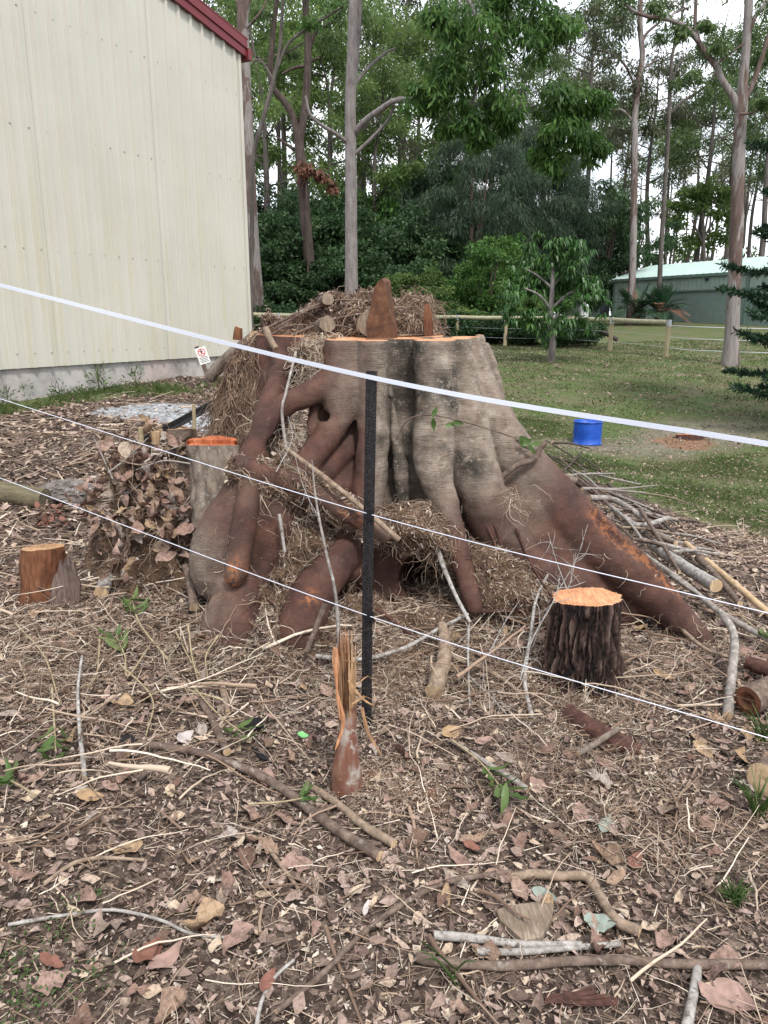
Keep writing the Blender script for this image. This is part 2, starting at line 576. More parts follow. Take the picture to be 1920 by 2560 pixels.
M = {}
for nm, fn, kw in [
    ('litter', _litter, {}), ('leaf_dead', _leafobj, {}), ('twig', _twig, {}), ('soil', _soil, {}), ('ground', _ground, {}), ('fig_bark', _stump, {}),
    ('cut_orange', _cut((.44, .19, .09), (.58, .29, .15), (.68, .42, .26)), {}),
    ('cut_red', _cut((.26, .06, .025), (.46, .145, .058), (.58, .27, .13)), {}),
    ('cut_tan', _cut((.24, .13, .07), (.37, .22, .115), (.46, .31, .18)), {}),
    ('cut_pale', _cut((.38, .26, .15), (.50, .36, .22), (.58, .45, .30)), {}),
    ('cut_old', _cut((.14, .105, .075), (.23, .175, .13), (.31, .25, .19)), {}),
    ('wood_rust', _cut((.075, .030, .017), (.15, .060, .030), (.25, .11, .055)), {}),
    ('bark_dark', _furrow, {}),
    ('bark_lichen', _bark((.06, .045, .035), (.16, .125, .10), (.26, .215, .175), (18, 18, 8), (34, .58, (.27, .27, .255)), 1, .015), {}),
    ('bark_brown', _bark((.05, .034, .027), (.115, .082, .065), (.20, .15, .12), (30, 30, 30), (18, .60, (.27, .24, .21)), .7, .005), {}),
    ('bark_tan', _bark((.10, .072, .05), (.22, .162, .118), (.33, .255, .19), (30, 30, 30), (24, .58, (.11, .08, .06)), .7, .005), {}),
    ('bark_white', _bark((.12, .10, .09), (.29, .27, .25), (.43, .415, .40), (34, 34, 34), (38, .54, (.10, .08, .068)), .8, .005), {}),
    ('wood_wedge', _bark((.040, .019, .012), (.095, .043, .024), (.17, .085, .046), (16, 16, 20), (7, .56, (.045, .026, .019)), .8, .008), {}),
    ('bark_sapling', _bark((.10, .035, .022), (.16, .075, .05), (.24, .19, .16), (26, 26, 5), (14, .54, (.30, .27, .24)), .7, .006), {}),
    ('bark_grey', _bark((.10, .085, .075), (.22, .195, .175), (.36, .335, .31), (30, 30, 30), (20, .60, (.46, .47, .45)), .6, .005), {}),
    ('bark_red', _bark((.028, .014, .012), (.066, .031, .024), (.115, .056, .042), (30, 30, 30), None, .6, .004), {}),
    ('trunk_grey', _bark((.10, .086, .082), (.175, .155, .15), (.25, .228, .222), (9, 9, 2.2), (2.2, .60, (.10, .08, .075)), .8, .03), {}),
    ('trunk_brown', _bark((.026, .019, .017), (.060, .044, .038), (.11, .082, .070), (10, 10, 2.0), None, .8, .04), {}),
    ('trunk_far', _bark((.040, .034, .031), (.082, .070, .063), (.14, .12, .108), (6, 6, 1.2), None, .5, .03), {}),
    ('trunk_gum', _gum, {}),
    ('fol_gum', _foliage([(.042, .074, .028), (.078, .130, .044), (.12, .185, .062), (.18, .245, .095)], .45), {}),
    ('fol_bright', _foliage([(.030, .075, .018), (.055, .130, .026), (.090, .185, .038), (.150, .255, .065)]), {}),
    ('fol_light', _foliage([(.058, .10, .028), (.105, .175, .048), (.16, .24, .07), (.235, .32, .11)], .5), {}),
    ('fol_dark', _foliage([(.016, .036, .014), (.030, .066, .024), (.052, .104, .038), (.09, .152, .064)], .35), {}),
    ('fol_blue', _foliage([(.026, .046, .028), (.044, .076, .044), (.066, .108, .060), (.095, .140, .080)], .35), {}),
    ('fol_olive', _foliage([(.048, .060, .034), (.084, .098, .052), (.125, .138, .074), (.18, .19, .11)], .4), {}),
    ('fol_pine', _foliage([(.010, .032, .016), (.018, .052, .024), (.030, .078, .034), (.055, .112, .052)], .25), {}),
    ('fol_mango', _foliage([(.026, .075, .020), (.050, .130, .032), (.090, .20, .046), (.18, .30, .07)], .35, .35), {}),
    ('fol_brown', _foliage([(.07, .028, .018), (.13, .055, .035), (.20, .09, .055), (.26, .13, .09)], .3), {}),
    ('leaf_green', _foliage([(.035, .065, .02), (.065, .115, .03), (.10, .165, .05), (.16, .21, .075)], .3, .4), {}),
    ('leaf_sage', flat((.25, .29, .25), .7, 0, .5, 40), {}), ('leaf_fresh', flat((.16, .40, .15), .5, 0, .2, 40), {}),
    ('leaf_pink', flat((.32, .21, .175), .75, 0, .7, 40), {}), ('leaf_silver', flat((.44, .39, .37), .7, 0, .5, 40), {}),
    ('leaf_tan', flat((.36, .24, .135), .75, 0, .7, 40), {}), ('leaf_rust', flat((.21, .095, .068), .7, 0, .7, 40), {}),
    ('cane', flat((.33, .265, .165), .6, 0, .7, 60), {}),
    ('grass', _foliage([(.040, .060, .018), (.072, .105, .030), (.118, .155, .050), (.22, .21, .11)], .3, .6), {}),
    ('cream', _cream, {}), ('concrete', _concrete, {}), ('maroon', flat((.150, .022, .028), .35, 0, .2, 6, .05), {}),
    ('screw', flat((.40, .38, .32), .4, .6, .2), {}),
    ('green_wall', _greenwall, {}), ('green_roof', _roof, {}), ('green_door', flat((.24, .31, .28), .5, 0, .25, 3), {}),
    ('green_trim', flat((.12, .18, .15), .5, 0, .2, 3), {}), ('grey_paint', flat((.12, .14, .16), .5), {}),
    ('black', _dust, {}), ('black_plastic', flat((.012, .012, .015), .35, 0, .3, 60), {}), ('tape', flat((.70, .74, .84), .5, 0, .08, 200), {}),
    ('wire', flat((.66, .68, .76), .35, .3, .2, 200), {}), ('steel', flat((.45, .47, .48), .35, .8, .3, 30), {}),
    ('timber', _bark((.20, .16, .095), (.34, .285, .175), (.44, .38, .25), (40, 40, 3), None, .4, .004), {}),
    ('timber_pole', _bark((.16, .15, .10), (.31, .29, .195), (.41, .39, .28), (12, 12, 12), None, .4, .006), {}),
    ('timber_old', _bark((.045, .032, .028), (.115, .08, .068), (.20, .15, .13), (60, 60, 4), None, .6, .004), {}),
    ('timber_log', _bark((.055, .045, .028), (.115, .097, .06), (.18, .155, .105), (6, 40, 40), None, .7, .006), {}),
    ('drum_blue', _drum, {}), ('white_paint', flat((.74, .74, .72), .5, 0, .12), {}), ('red_paint', flat((.62, .03, .04), .5, 0, .1), {}),
    ('black_print', flat((.02, .02, .025), .6, 0, .1), {}),
    ('rock', _bark((.05, .042, .038), (.15, .13, .12), (.27, .245, .235), (16, 16, 16), (40, .60, (.58, .57, .56)), 1, .02), {}),
    ('white_tank', flat((.62, .64, .66), .5, 0, .2, 2), {}),
]:
    M[nm] = mk(nm, fn, **kw)
# ------------------------------------------------------------------ the ground: one sheet, fine near the camera, to the horizon
CTRL = np.array([
    (0, 0, 0), (0, 2.8, 0), (-2.2, 2.5, .16), (2.2, 2.5, -.14), (0, 5, .02), (-2.5, 5.5, .30), (2.5, 5, -.16), (-1.5, 8.5, .42), (3, 8.5, -.35),
    (-4.5, 9.1, .66), (-2.24, 13.2, .68), (-8, 4, .7), (-9, -3, .7), (3.7, 14, -.60), (5.6, 14.5, -.60), (10, 9, -.85), (12, 1, -.7), (6, -2, -.4),
    (0, 14, .0), (5.2, 23, .12), (10.6, 28, .33), (5.6, 35, .53), (-6, 36, .67), (17, 30, .5), (17, 58, 1.67), (30, 58, 1.67), (0, 58, 1.2),
    (-20, 58, 1.3), (60, 90, 2.2), (-60, 90, 1.6), (0, 120, 2.0), (300, 300, 2.5), (-300, 300, 2.5), (-300, -200, 1), (300, -200, 0), (80, 0, -.5), (-80, 0, 1.2)], float)


def _tps(r):
    return np.where(r > 1e-9, r * r * np.log(np.maximum(r, 1e-9)), 0)


def _fit():
    n = len(CTRL)
    xy = CTRL[:, :2]
    K = _tps(np.linalg.norm(xy[:, None] - xy[None], axis=2)) + np.eye(n) * 0.02
    A = np.zeros((n + 3, n + 3))
    A[:n, :n] = K
    A[:n, n] = 1
    A[:n, n + 1:] = xy
    A[n, :n] = 1
    A[n + 1:, :n] = xy.T
    b = np.zeros(n + 3)
    b[:n] = CTRL[:, 2]
    return np.linalg.solve(A, b)


_W = _fit()


def terrain(x, y):
    x, y = np.asarray(x, float), np.asarray(y, float)
    z = _W[-3] + _W[-2] * x + _W[-1] * y
    for (cx, cy, _), w in zip(CTRL, _W):
        z = z + w * _tps(np.hypot(x - cx, y - cy))
    # litter heaped round the stump, and uneven ground
    z = z + .17 * np.exp(-((x - .25) ** 2 / .9 + (y - 3.95) ** 2 / .28)) + .10 * np.exp(-((x + 1.5) ** 2 / .5 + (y - 4.2) ** 2 / .8))
    z = z + .12 * np.exp(-((x + .48) ** 2 / .05 + (y - 3.55) ** 2 / .03)) + .09 * np.exp(-((x + .75) ** 2 / .03 + (y - 3.45) ** 2 / .02)) + .07 * np.exp(-((x + .1) ** 2 / .10 + (y - 3.5) ** 2 / .03))
    near = np.exp(-(np.maximum(np.hypot(x, y - 3) - 4, 0) / 5) ** 2)
    z = z + near * (.035 * fbm(x * 1.3, y * 1.3, .5, 3) + .010 * fbm(x * 9, y * 9, .2, 3)) + .03 * fbm(x * .35, y * .35, 2.2, 3)
    return z


def _axis(lo, hi, f0, f1, step, grow=1.09):
    a = list(np.arange(f0, f1, step))
    d = step
    while a[-1] < hi:
        d *= grow
        a.append(a[-1] + d)
    d = step
    while a[0] > lo:
        d *= grow
        a.insert(0, a[0] - d)
    return np.array(a)


GX = _axis(-420, 420, -3.0, 3.2, .045, 1.06)
GY = _axis(-60, 600, 1.1, 5.6, .045, 1.04)
_X, _Y = np.meshgrid(GX, GY, indexing='ij')
GZ = terrain(_X, _Y)


def H(x, y):
    """height of the ground sheet"""
    x, y = np.asarray(x, float), np.asarray(y, float)
    i = np.clip(np.searchsorted(GX, x) - 1, 0, len(GX) - 2)
    j = np.clip(np.searchsorted(GY, y) - 1, 0, len(GY) - 2)
    u = np.clip((x - GX[i]) / (GX[i + 1] - GX[i]), 0, 1)
    v = np.clip((y - GY[j]) / (GY[j + 1] - GY[j]), 0, 1)
    return (GZ[i, j] * (1 - u) * (1 - v) + GZ[i + 1, j] * u * (1 - v) + GZ[i, j + 1] * (1 - u) * v + GZ[i + 1, j + 1] * u * v)


def hit(px, py, h=0.0):
    """where the sight line of photo pixel (px, py) meets the ground raised by h"""
    d = ray(px, py)
    t = np.concatenate([np.linspace(.6, 8, 900), np.geomspace(8, 400, 1500)])
    P = np.array([0, 0, CAM_H]) + t[:, None] * d
    f = P[:, 2] - H(P[:, 0], P[:, 1]) - h
    k = np.argmax(f < 0)
    if f[k] >= 0:
        return P[-1]
    a = f[k - 1] / (f[k - 1] - f[k]) if k else 0
    return P[k - 1] * (1 - a) + P[k] * a if k else P[0]


def hit2(px, py, h=0.0):
    return hit(px, py, h)[:2]


def poly_mask(poly, x, y, soft):
    """soft inside mask of a polygon"""
    poly = np.asarray(poly, float)
    ins = np.zeros(x.shape, bool)
    dist = np.full(x.shape, 1e9)
    for (x0, y0), (x1, y1) in zip(poly, np.roll(poly, -1, 0)):
        c = (y0 > y) != (y1 > y)
        xi = (x1 - x0) * (y - y0) / ((y1 - y0) if y1 != y0 else 1e-9) + x0
        ins ^= c & (x < xi)
        dx, dy = x1 - x0, y1 - y0
        t = np.clip(((x - x0) * dx + (y - y0) * dy) / (dx * dx + dy * dy + 1e-12), 0, 1)
        dist = np.minimum(dist, np.hypot(x - x0 - t * dx, y - y0 - t * dy))
    return sst(-soft, soft, np.where(ins, dist, -dist))


LAWN = [hit2(1050, 1100), hit2(1250, 1140), hit2(1400, 1180), hit2(1560, 1225), hit2(1700, 1290), hit2(1920, 1350), (5, 4.2), (12, 2), (80, -10), (380, 20),
        (380, 500), (-300, 500), (-300, 120), (-30, 40), (-3, 30), (-.8, 14)]
LAWN2 = [hit2(-200, 940), hit2(0, 990), hit2(130, 985), hit2(260, 972), hit2(480, 965), hit2(475, 985), hit2(220, 1005), hit2(0, 1040), hit2(-200, 1080)]
GRAVEL = [hit2(200, 1035), hit2(260, 1018), hit2(360, 1008), hit2(500, 1010), hit2(560, 1060), hit2(520, 1085), hit2(440, 1060), hit2(330, 1052)]
SAND = [hit2(1330, 1095), hit2(1500, 1100), hit2(1560, 1075), hit2(1600, 1050), hit2(1760, 1045), hit2(1920, 1050), hit2(2050, 1075), hit2(1920, 1120), hit2(1700, 1150), hit2(1500, 1140), hit2(1380, 1125)]
SAWD = [hit2(1610, 1098), hit2(1680, 1088), hit2(1760, 1090), hit2(1800, 1110), hit2(1760, 1130), hit2(1690, 1125)]


def disc(px, py, r, x, y):
    c = hit2(px, py)
    return np.exp(-(((x - c[0]) ** 2 + (y - c[1]) ** 2) / r ** 2))


def lawn_mask(x, y):
    return np.maximum(poly_mask(LAWN, x, y, .35), .85 * poly_mask(LAWN2, x, y, .25))


_lawn = lawn_mask(_X, _Y)
_sd = poly_mask(SAWD, _X, _Y, .25)
for a in [(960, 1960, .16), (1010, 2010, .14), (1060, 1960, .13), (700, 1500, .10), (1010, 1650, .2), (1120, 1500, .12), (640, 1520, .12), (1420, 1790, .2), (1320, 1720, .15), (900, 1720, .2), (820, 1600, .16)]:
    _sd = np.maximum(_sd, .75 * disc(*a, _X, _Y))
_nx, _ny = _X.shape
_i = (np.arange(_nx - 1)[:, None] * _ny + np.arange(_ny - 1)[None]).ravel()
ground = part('ground', np.column_stack([_X.ravel(), _Y.ravel(), GZ.ravel()]), np.column_stack([_i, _i + _ny, _i + _ny + 1, _i + 1]), M['ground'],
              attrs={'lawn': _lawn, 'gravel': poly_mask(GRAVEL, _X, _Y, .15), 'sand': poly_mask(SAND, _X, _Y, 1.3), 'sawdust': np.clip(_sd, 0, 1)})
tag(ground, 'brown leaf mulch giving way to a sloping green lawn', kind='structure')
# ------------------------------------------------------------------ the big fig stump, grown as one signed-distance body
class Field:
    def __init__(s, lo, hi, vox):
        s.lo, s.vox = np.array(lo, float), vox
        s.n = np.ceil((np.array(hi) - s.lo) / vox).astype(int) + 1
        s.D = np.full(s.n, 1.0, np.float32)
        s.ax = [s.lo[k] + np.arange(s.n[k]) * vox for k in range(3)]

    def cone(s, a, b, ra, rb, k=.04, sub=False):
        pad = max(ra, rb) + k + .06
        lo, hi = np.minimum(a, b) - pad, np.maximum(a, b) + pad
        i0 = np.clip(((lo - s.lo) / s.vox).astype(int), 0, s.n)
        i1 = np.clip(((hi - s.lo) / s.vox).astype(int) + 2, 0, s.n)
        if np.any(i1 <= i0):
            return
        X, Y, Z = np.meshgrid(*[s.ax[q][i0[q]:i1[q]] for q in range(3)], indexing='ij')
        ab = b - a
        t = np.clip(((X - a[0]) * ab[0] + (Y - a[1]) * ab[1] + (Z - a[2]) * ab[2]) / (ab @ ab + 1e-12), 0, 1)
        d = np.sqrt((X - a[0] - t * ab[0]) ** 2 + (Y - a[1] - t * ab[1]) ** 2 + (Z - a[2] - t * ab[2]) ** 2) - (ra + (rb - ra) * t)
        sl = tuple(slice(i0[q], i1[q]) for q in range(3))
        o = s.D[sl]
        if sub:
            d = -d
            h = np.maximum(k - np.abs(o - d), 0) / k
            s.D[sl] = np.maximum(o, d) + h * h * k / 4
        else:
            h = np.maximum(k - np.abs(o - d), 0) / k
            s.D[sl] = np.minimum(o, d) - h * h * k / 4

    def chain(s, pts, k=.04, sub=False, m=None):
        P = np.array([at(*p[:3]) for p in pts])
        Rr = np.array([p[3] for p in pts])
        P, Rr = spline(P, Rr, m or (len(pts) * 3))
        for i in range(len(P) - 1):
            s.cone(P[i], P[i + 1], Rr[i], Rr[i + 1], k, sub)
        return P, Rr

    def rough(s, amp, f, o=3, fz=None):
        X, Y, Z = np.meshgrid(*s.ax, indexing='ij')
        band = np.abs(s.D) < .08
        s.D[band] += (amp * fbm(X[band] * f, Y[band] * f, Z[band] * (fz or f), o)).astype(np.float32)

    def sample(s, P):
        q = (P - s.lo) / s.vox
        i = np.clip(np.floor(q).astype(int), 0, s.n - 2)
        f = np.clip(q - i, 0, 1)
        out = 0
        for dx in (0, 1):
            for dy in (0, 1):
                for dz in (0, 1):
                    w = (f[:, 0] if dx else 1 - f[:, 0]) * (f[:, 1] if dy else 1 - f[:, 1]) * (f[:, 2] if dz else 1 - f[:, 2])
                    out = out + w * s.D[i[:, 0] + dx, i[:, 1] + dy, i[:, 2] + dz]
        inside = np.all((q >= 0) & (q <= s.n - 1), axis=1)
        return np.where(inside, out, 1.0)

    def grad(s, P, e=None):
        e = e or s.vox
        return unit(np.column_stack([s.sample(P + np.eye(3)[k] * e) - s.sample(P - np.eye(3)[k] * e) for k in range(3)]))

    def mesh(s):
        """naive surface nets"""
        D = s.D
        S = D < 0
        nx, ny, nz = np.array(D.shape) - 1
        cnt = np.zeros((nx, ny, nz), np.int8)
        for dx in (0, 1):
            for dy in (0, 1):
                for dz in (0, 1):
                    cnt += S[dx:nx + dx, dy:ny + dy, dz:nz + dz]
        act = (cnt > 0) & (cnt < 8)
        idx = np.full(act.shape, -1, np.int64)
        C = np.argwhere(act)
        idx[tuple(C.T)] = np.arange(len(C))
        acc = np.zeros((len(C), 3))
        num = np.zeros(len(C))
        cor = [(a, b, c) for a in (0, 1) for b in (0, 1) for c in (0, 1)]
        for a in cor:
            for q in range(3):
                if a[q]:
                    continue
                b = list(a)
                b[q] = 1
                va = D[C[:, 0] + a[0], C[:, 1] + a[1], C[:, 2] + a[2]]
                vb = D[C[:, 0] + b[0], C[:, 1] + b[1], C[:, 2] + b[2]]
                x = (va < 0) != (vb < 0)
                t = np.where(x, va / np.where(x, va - vb, 1), 0)
                p = np.tile(np.array(a, float), (len(C), 1))
                p[:, q] = t
                acc[x] += p[x]
                num[x] += 1
        V = s.lo + (C + acc / num[:, None]) * s.vox
        F = []
        for q in range(3):
            u, w = (q + 1) % 3, (q + 2) % 3
            A = [slice(None)] * 3
            B = [slice(None)] * 3
            A[q] = slice(0, -1)
            B[q] = slice(1, None)
            x = S[tuple(A)] != S[tuple(B)]
            E = np.argwhere(x)
            ok = (E[:, u] > 0) & (E[:, w] > 0) & (E[:, u] < D.shape[u] - 1) & (E[:, w] < D.shape[w] - 1)
            E = E[ok]
            fl = S[tuple(E.T)]
            def cell(du, dw):
                c = E.copy()
                c[:, u] -= du
                c[:, w] -= dw
                return idx[tuple(c.T)]
            Q = np.column_stack([cell(1, 1), cell(0, 1), cell(0, 0), cell(1, 0)])
            Q[~fl] = Q[~fl][:, ::-1]
            F.append(Q)
        return V, np.concatenate(F)


def near_curve(P, pts):
    """distance of the points P to a polyline"""
    d = np.full(len(P), 9.0)
    for a, b in zip(pts[:-1], pts[1:]):
        ab = b - a
        t = np.clip(((P - a) @ ab) / (ab @ ab), 0, 1)
        d = np.minimum(d, np.linalg.norm(P - a - t[:, None] * ab, axis=1))
    return d


ZCUT = 1.512
SF = Field((-1.22, 3.05, -.35), (2.05, 5.25, 1.62), .0142)
TOP = 780
CH = {}
# core and buttresses, given as (photo x, photo y, distance, radius)
CH['core'] = SF.chain([(945, TOP, 4.58, .36), (952, 1000, 4.58, .38), (965, 1200, 4.54, .43), (970, 1400, 4.45, .55)], .06)
CH['slab'] = SF.chain([(1000, 880, 4.5, .22), (880, 890, 4.5, .2), (770, 900, 4.56, .17)], .08)
CH['slab2'] = SF.chain([(880, TOP, 4.46, .17), (860, 900, 4.46, .18)], .06)
CH['slab3'] = SF.chain([(745, TOP, 4.62, .135), (745, 960, 4.6, .14)], .06)
CH['L2'] = SF.chain([(702, TOP, 4.72, .11), (690, 900, 4.70, .13), (672, 1000, 4.62, .13), (655, 1090, 4.5, .12), (640, 1160, 4.4, .1)], .03)
CH['A'] = SF.chain([(936, TOP, 4.06, .075), (933, 1000, 4.03, .08), (928, 1150, 3.98, .085), (915, 1250, 3.94, .095), (900, 1340, 3.88, .10), (880, 1420, 3.8, .08)], .012)
CH['vine'] = SF.chain([(972, 960, 4.10, .02), (985, 1060, 4.06, .028), (1000, 1170, 4.02, .033), (1012, 1300, 3.98, .04)], .015)
CH['pan'] = SF.chain([(1012, TOP, 4.26, .085), (1012, 1000, 4.24, .085), (1020, 1200, 4.18, .10), (1030, 1330, 4.12, .12)], .02)
CH['B'] = SF.chain([(1088, TOP, 4.10, .11), (1088, 980, 4.07, .112), (1085, 1100, 4.0, .105), (1093, 1200, 3.93, .09), (1122, 1290, 3.86, .068), (1145, 1380, 3.78, .055), (1165, 1440, 3.72, .05), (1188, 1520, 3.62, .045)], .012)
CH['B2'] = SF.chain([(1128, TOP, 4.26, .09), (1145, 980, 4.22, .12), (1166, 1100, 4.15, .135), (1195, 1210, 4.06, .14), (1240, 1310, 4.0, .13), (1310, 1390, 3.95, .105), (1390, 1455, 3.9, .085), (1440, 1510, 3.85, .06)], .014)
CH['C'] = SF.chain([(1158, TOP, 4.42, .08), (1172, 900, 4.40, .10), (1206, 1010, 4.36, .125), (1256, 1110, 4.3, .145), (1320, 1195, 4.24, .16), (1390, 1272, 4.16, .16), (1475, 1348, 4.08, .15), (1570, 1430, 4.0, .132), (1655, 1510, 3.94, .108), (1722, 1572, 3.9, .078), (1768, 1610, 3.88, .04)], .014)
CH['C2'] = SF.chain([(1290, 1240, 4.2, .14), (1350, 1350, 4.15, .16), (1450, 1450, 4.1, .15), (1560, 1540, 4.05, .12)], .05)
CH['R'] = SF.chain([(1192, TOP, 4.66, .032), (1212, 930, 4.66, .04), (1238, 1010, 4.66, .04), (1260, 1090, 4.66, .035)], .015)
CH['R2'] = SF.chain([(1216, 868, 4.8, .022), (1240, 960, 4.8, .034), (1262, 1060, 4.8, .03)], .015)
CH['D'] = SF.chain([(862, TOP, 4.17, .10), (864, 930, 4.12, .108), (854, 1000, 4.06, .092), (842, 1050, 4.02, .072), (815, 1095, 3.96, .068), (782, 1140, 3.9, .070), (750, 1185, 3.84, .07)], .018)
CH['E'] = SF.chain([(850, 950, 4.10, .085), (795, 975, 4.05, .068), (735, 1000, 4.0, .060), (685, 1038, 3.95, .058), (655, 1085, 3.9, .060), (633, 1140, 3.85, .07), (617, 1195, 3.8, .085)], .018)
CH['F2'] = SF.chain([(796, 985, 4.10, .036), (786, 1045, 4.06, .038), (788, 1100, 4.0, .045)], .012)
CH['F3'] = SF.chain([(888, 950, 4.32, .06), (893, 1040, 4.22, .06), (878, 1100, 4.12, .068), (842, 1150, 4.02, .066), (800, 1190, 3.93, .06)], .02)
CH['F4'] = SF.chain([(900, 1120, 4.2, .05), (880, 1180, 4.05, .06), (840, 1225, 3.95, .055)], .02)
CH['Hh'] = SF.chain([(704, 880, 4.5, .052), (696, 950, 4.36, .06), (676, 1010, 4.15, .062), (660, 1070, 3.98, .06)], .02)
CH['G'] = SF.chain([(617, 1190, 3.8, .085), (602, 1270, 3.76, .115), (572, 1350, 3.74, .16), (562, 1410, 3.74, .165), (585, 1470, 3.68, .11)], .04)
CH['Gr'] = SF.chain([(622, 1190, 3.72, .055), (615, 1280, 3.60, .060), (603, 1360, 3.54, .056), (590, 1435, 3.49, .05), (582, 1455, 3.49, .03)], .02)
CH['Gf'] = SF.chain([(655, 1215, 3.78, .10), (672, 1310, 3.76, .125), (660, 1410, 3.74, .12), (625, 1470, 3.68, .10)], .035)
CH['foot'] = SF.chain([(605, 1470, 3.62, .09), (598, 1500, 3.56, .10), (580, 1550, 3.51, .135), (580, 1610, 3.46, .15), (595, 1700, 3.40, .14)], .03)
CH['foot2'] = SF.chain([(900, 1320, 3.9, .08), (858, 1390, 3.74, .085), (800, 1460, 3.6, .095), (765, 1525, 3.52, .105), (748, 1600, 3.44, .10)], .025)
CH['sash'] = SF.chain([(600, 1165, 3.72, .055), (720, 1205, 3.70, .058), (850, 1275, 3.69, .05), (960, 1335, 3.66, .042)], .02)
CH['under'] = SF.chain([(950, 1560, 4.2, .3), (1100, 1560, 4.2, .3)], .05)
# hollows between the roots
for hl in ([(1040, 1420, 3.6, .11), (1062, 1445, 4.0, .13), (1070, 1450, 4.4, .12)], [(900, 1040, 4.08, .02), (897, 930, 4.09, .018), (899, 830, 4.08, .012)],
           [(815, 1042, 3.98, .012), (818, 1050, 4.2, .03)], [(730, 1085, 3.85, .07), (730, 1085, 4.45, .11)], [(812, 1040, 3.9, .018), (812, 1045, 4.3, .05)], [(690, 1120, 3.8, .05), (700, 1110, 4.4, .10)], [(770, 930, 4.1, .03), (760, 920, 4.5, .08)], [(700, 1160, 3.9, .04), (720, 1150, 4.25, .08)],
           [(960, 1180, 4.02, .012), (972, 1000, 4.07, .012)]):
    SF.chain(hl, .02, True, 6)
SF.rough(.014, 3.2, 3)
SF.rough(.005, 16, 2, 10)
SF.rough(.0025, 8, 2, 30)
# the long torn strip along the top of the right-hand root
TORN, _ = spline([at(1490, 1285, 4.0), at(1540, 1345, 3.96), at(1600, 1385, 3.93), at(1690, 1470, 3.88)], [.03, .035, .03, .02], 10)
for a, b in zip(TORN[:-1], TORN[1:]):
    SF.cone(a, b, .030, .030, .01, True)
# the saw cut
_z = SF.ax[2]
_x = SF.ax[0]


def cut_at(y):
    return ZCUT - .014 + .028 * (y - 3.95)


cutz = cut_at(SF.ax[1])[None, :, None]
SF.D = np.maximum(SF.D, (_z[None, None, :] - cutz)).astype(np.float32)
Vs, Fs = SF.mesh()
_nr = np.abs(Vs[:, 2] - cut_at(Vs[:, 1])) < .009
Vs[_nr, 2] = cut_at(Vs[_nr, 1])
_topf = np.all(_nr[Fs], axis=1)
X_, Z_ = Vs[:, 0], Vs[:, 2]
_nz = fbm(Vs[:, 0] * 3, Vs[:, 1] * 3, Vs[:, 2] * 3, 3)
# grey upper bark on the right half of the stump, red-brown inner bark lower down and on the left
grey = sst(-.12, -.02, X_ + .05 * _nz) * sst(.50, .95, Z_ + .12 * _nz + .05) * (1 - sst(.55, 1.0, X_ - .55 * (Z_ - .6) * 0 - .1 * _nz))
grey = np.maximum(grey, .45 * sst(.9, 1.25, Z_ + .1 * _nz) * sst(-.35, -.15, X_))
grey = np.maximum(grey, .75 * np.exp(-((X_ + .92) ** 2 / .02 + (Z_ - .42) ** 2 / .05)))
moss = np.zeros(len(Vs))
for (px, py, Y, r) in [(1015, 880, 4.1, .10), (1005, 940, 4.1, .09), (1015, 1010, 4.1, .07), (1110, 955, 3.97, .06), (1060, 990, 4.02, .07), (1140, 930, 4.05, .05), (1175, 1160, 3.98, .075), (1150, 1145, 4.0, .05), (1020, 1100, 4.05, .06), (1005, 1230, 4.0, .08), (1045, 870, 4.05, .06), (1150, 855, 4.1, .06), (1010, 860, 4.1, .12), (1005, 1000, 4.1, .10), (1120, 980, 3.97, .07), (1130, 1010, 4.0, .05), (1190, 1175, 3.98, .06), (1050, 1030, 4.0, .05), (950, 1100, 3.95, .04), (990, 1150, 4.05, .08), (1010, 1280, 4.0, .08), (1215, 1090, 4.2, .05)]:
    q_ = at(px, py, Y)
    moss = np.maximum(moss, np.exp(-(((Vs[:, 0] - q_[0]) ** 2 + (Vs[:, 2] - q_[2]) ** 2 + .25 * (Vs[:, 1] - q_[1]) ** 2) / r ** 2) * .8))
torn = np.exp(-(near_curve(Vs, TORN) / .045) ** 2)
for (px, py, Y, r) in [(572, 1450, 3.46, .05), (590, 1425, 3.46, .05), (775, 1495, 3.45, .04), (1065, 1010, 4.0, .03), (880, 1275, 3.62, .06), (920, 1300, 3.62, .05)]:
    torn = np.maximum(torn, np.exp(-(np.linalg.norm(Vs - at(px, py, Y), axis=1) / r) ** 2))
fig = thing('fig_stump', (0, 4.4, float(H(0, 4.4))), 'huge sawn fig tree stump with flared reddish roots and flat orange cut', 'tree stump')
stump_body = part('buttressed_base', Vs, Fs[~_topf], M['fig_bark'], fig, attrs={'grey': grey, 'moss': moss, 'torn': torn})
_u, _inv = np.unique(Fs[_topf], return_inverse=True)
part('cut_face', Vs[_u], _inv.reshape(-1, 4), M['cut_orange'], fig)


def push_out(P, off, fields):
    for f in fields:
        d = f.sample(P)
        b = d < off
        if b.any():
            P[b] += f.grad(P[b]) * (off - d[b])[:, None]
    return P


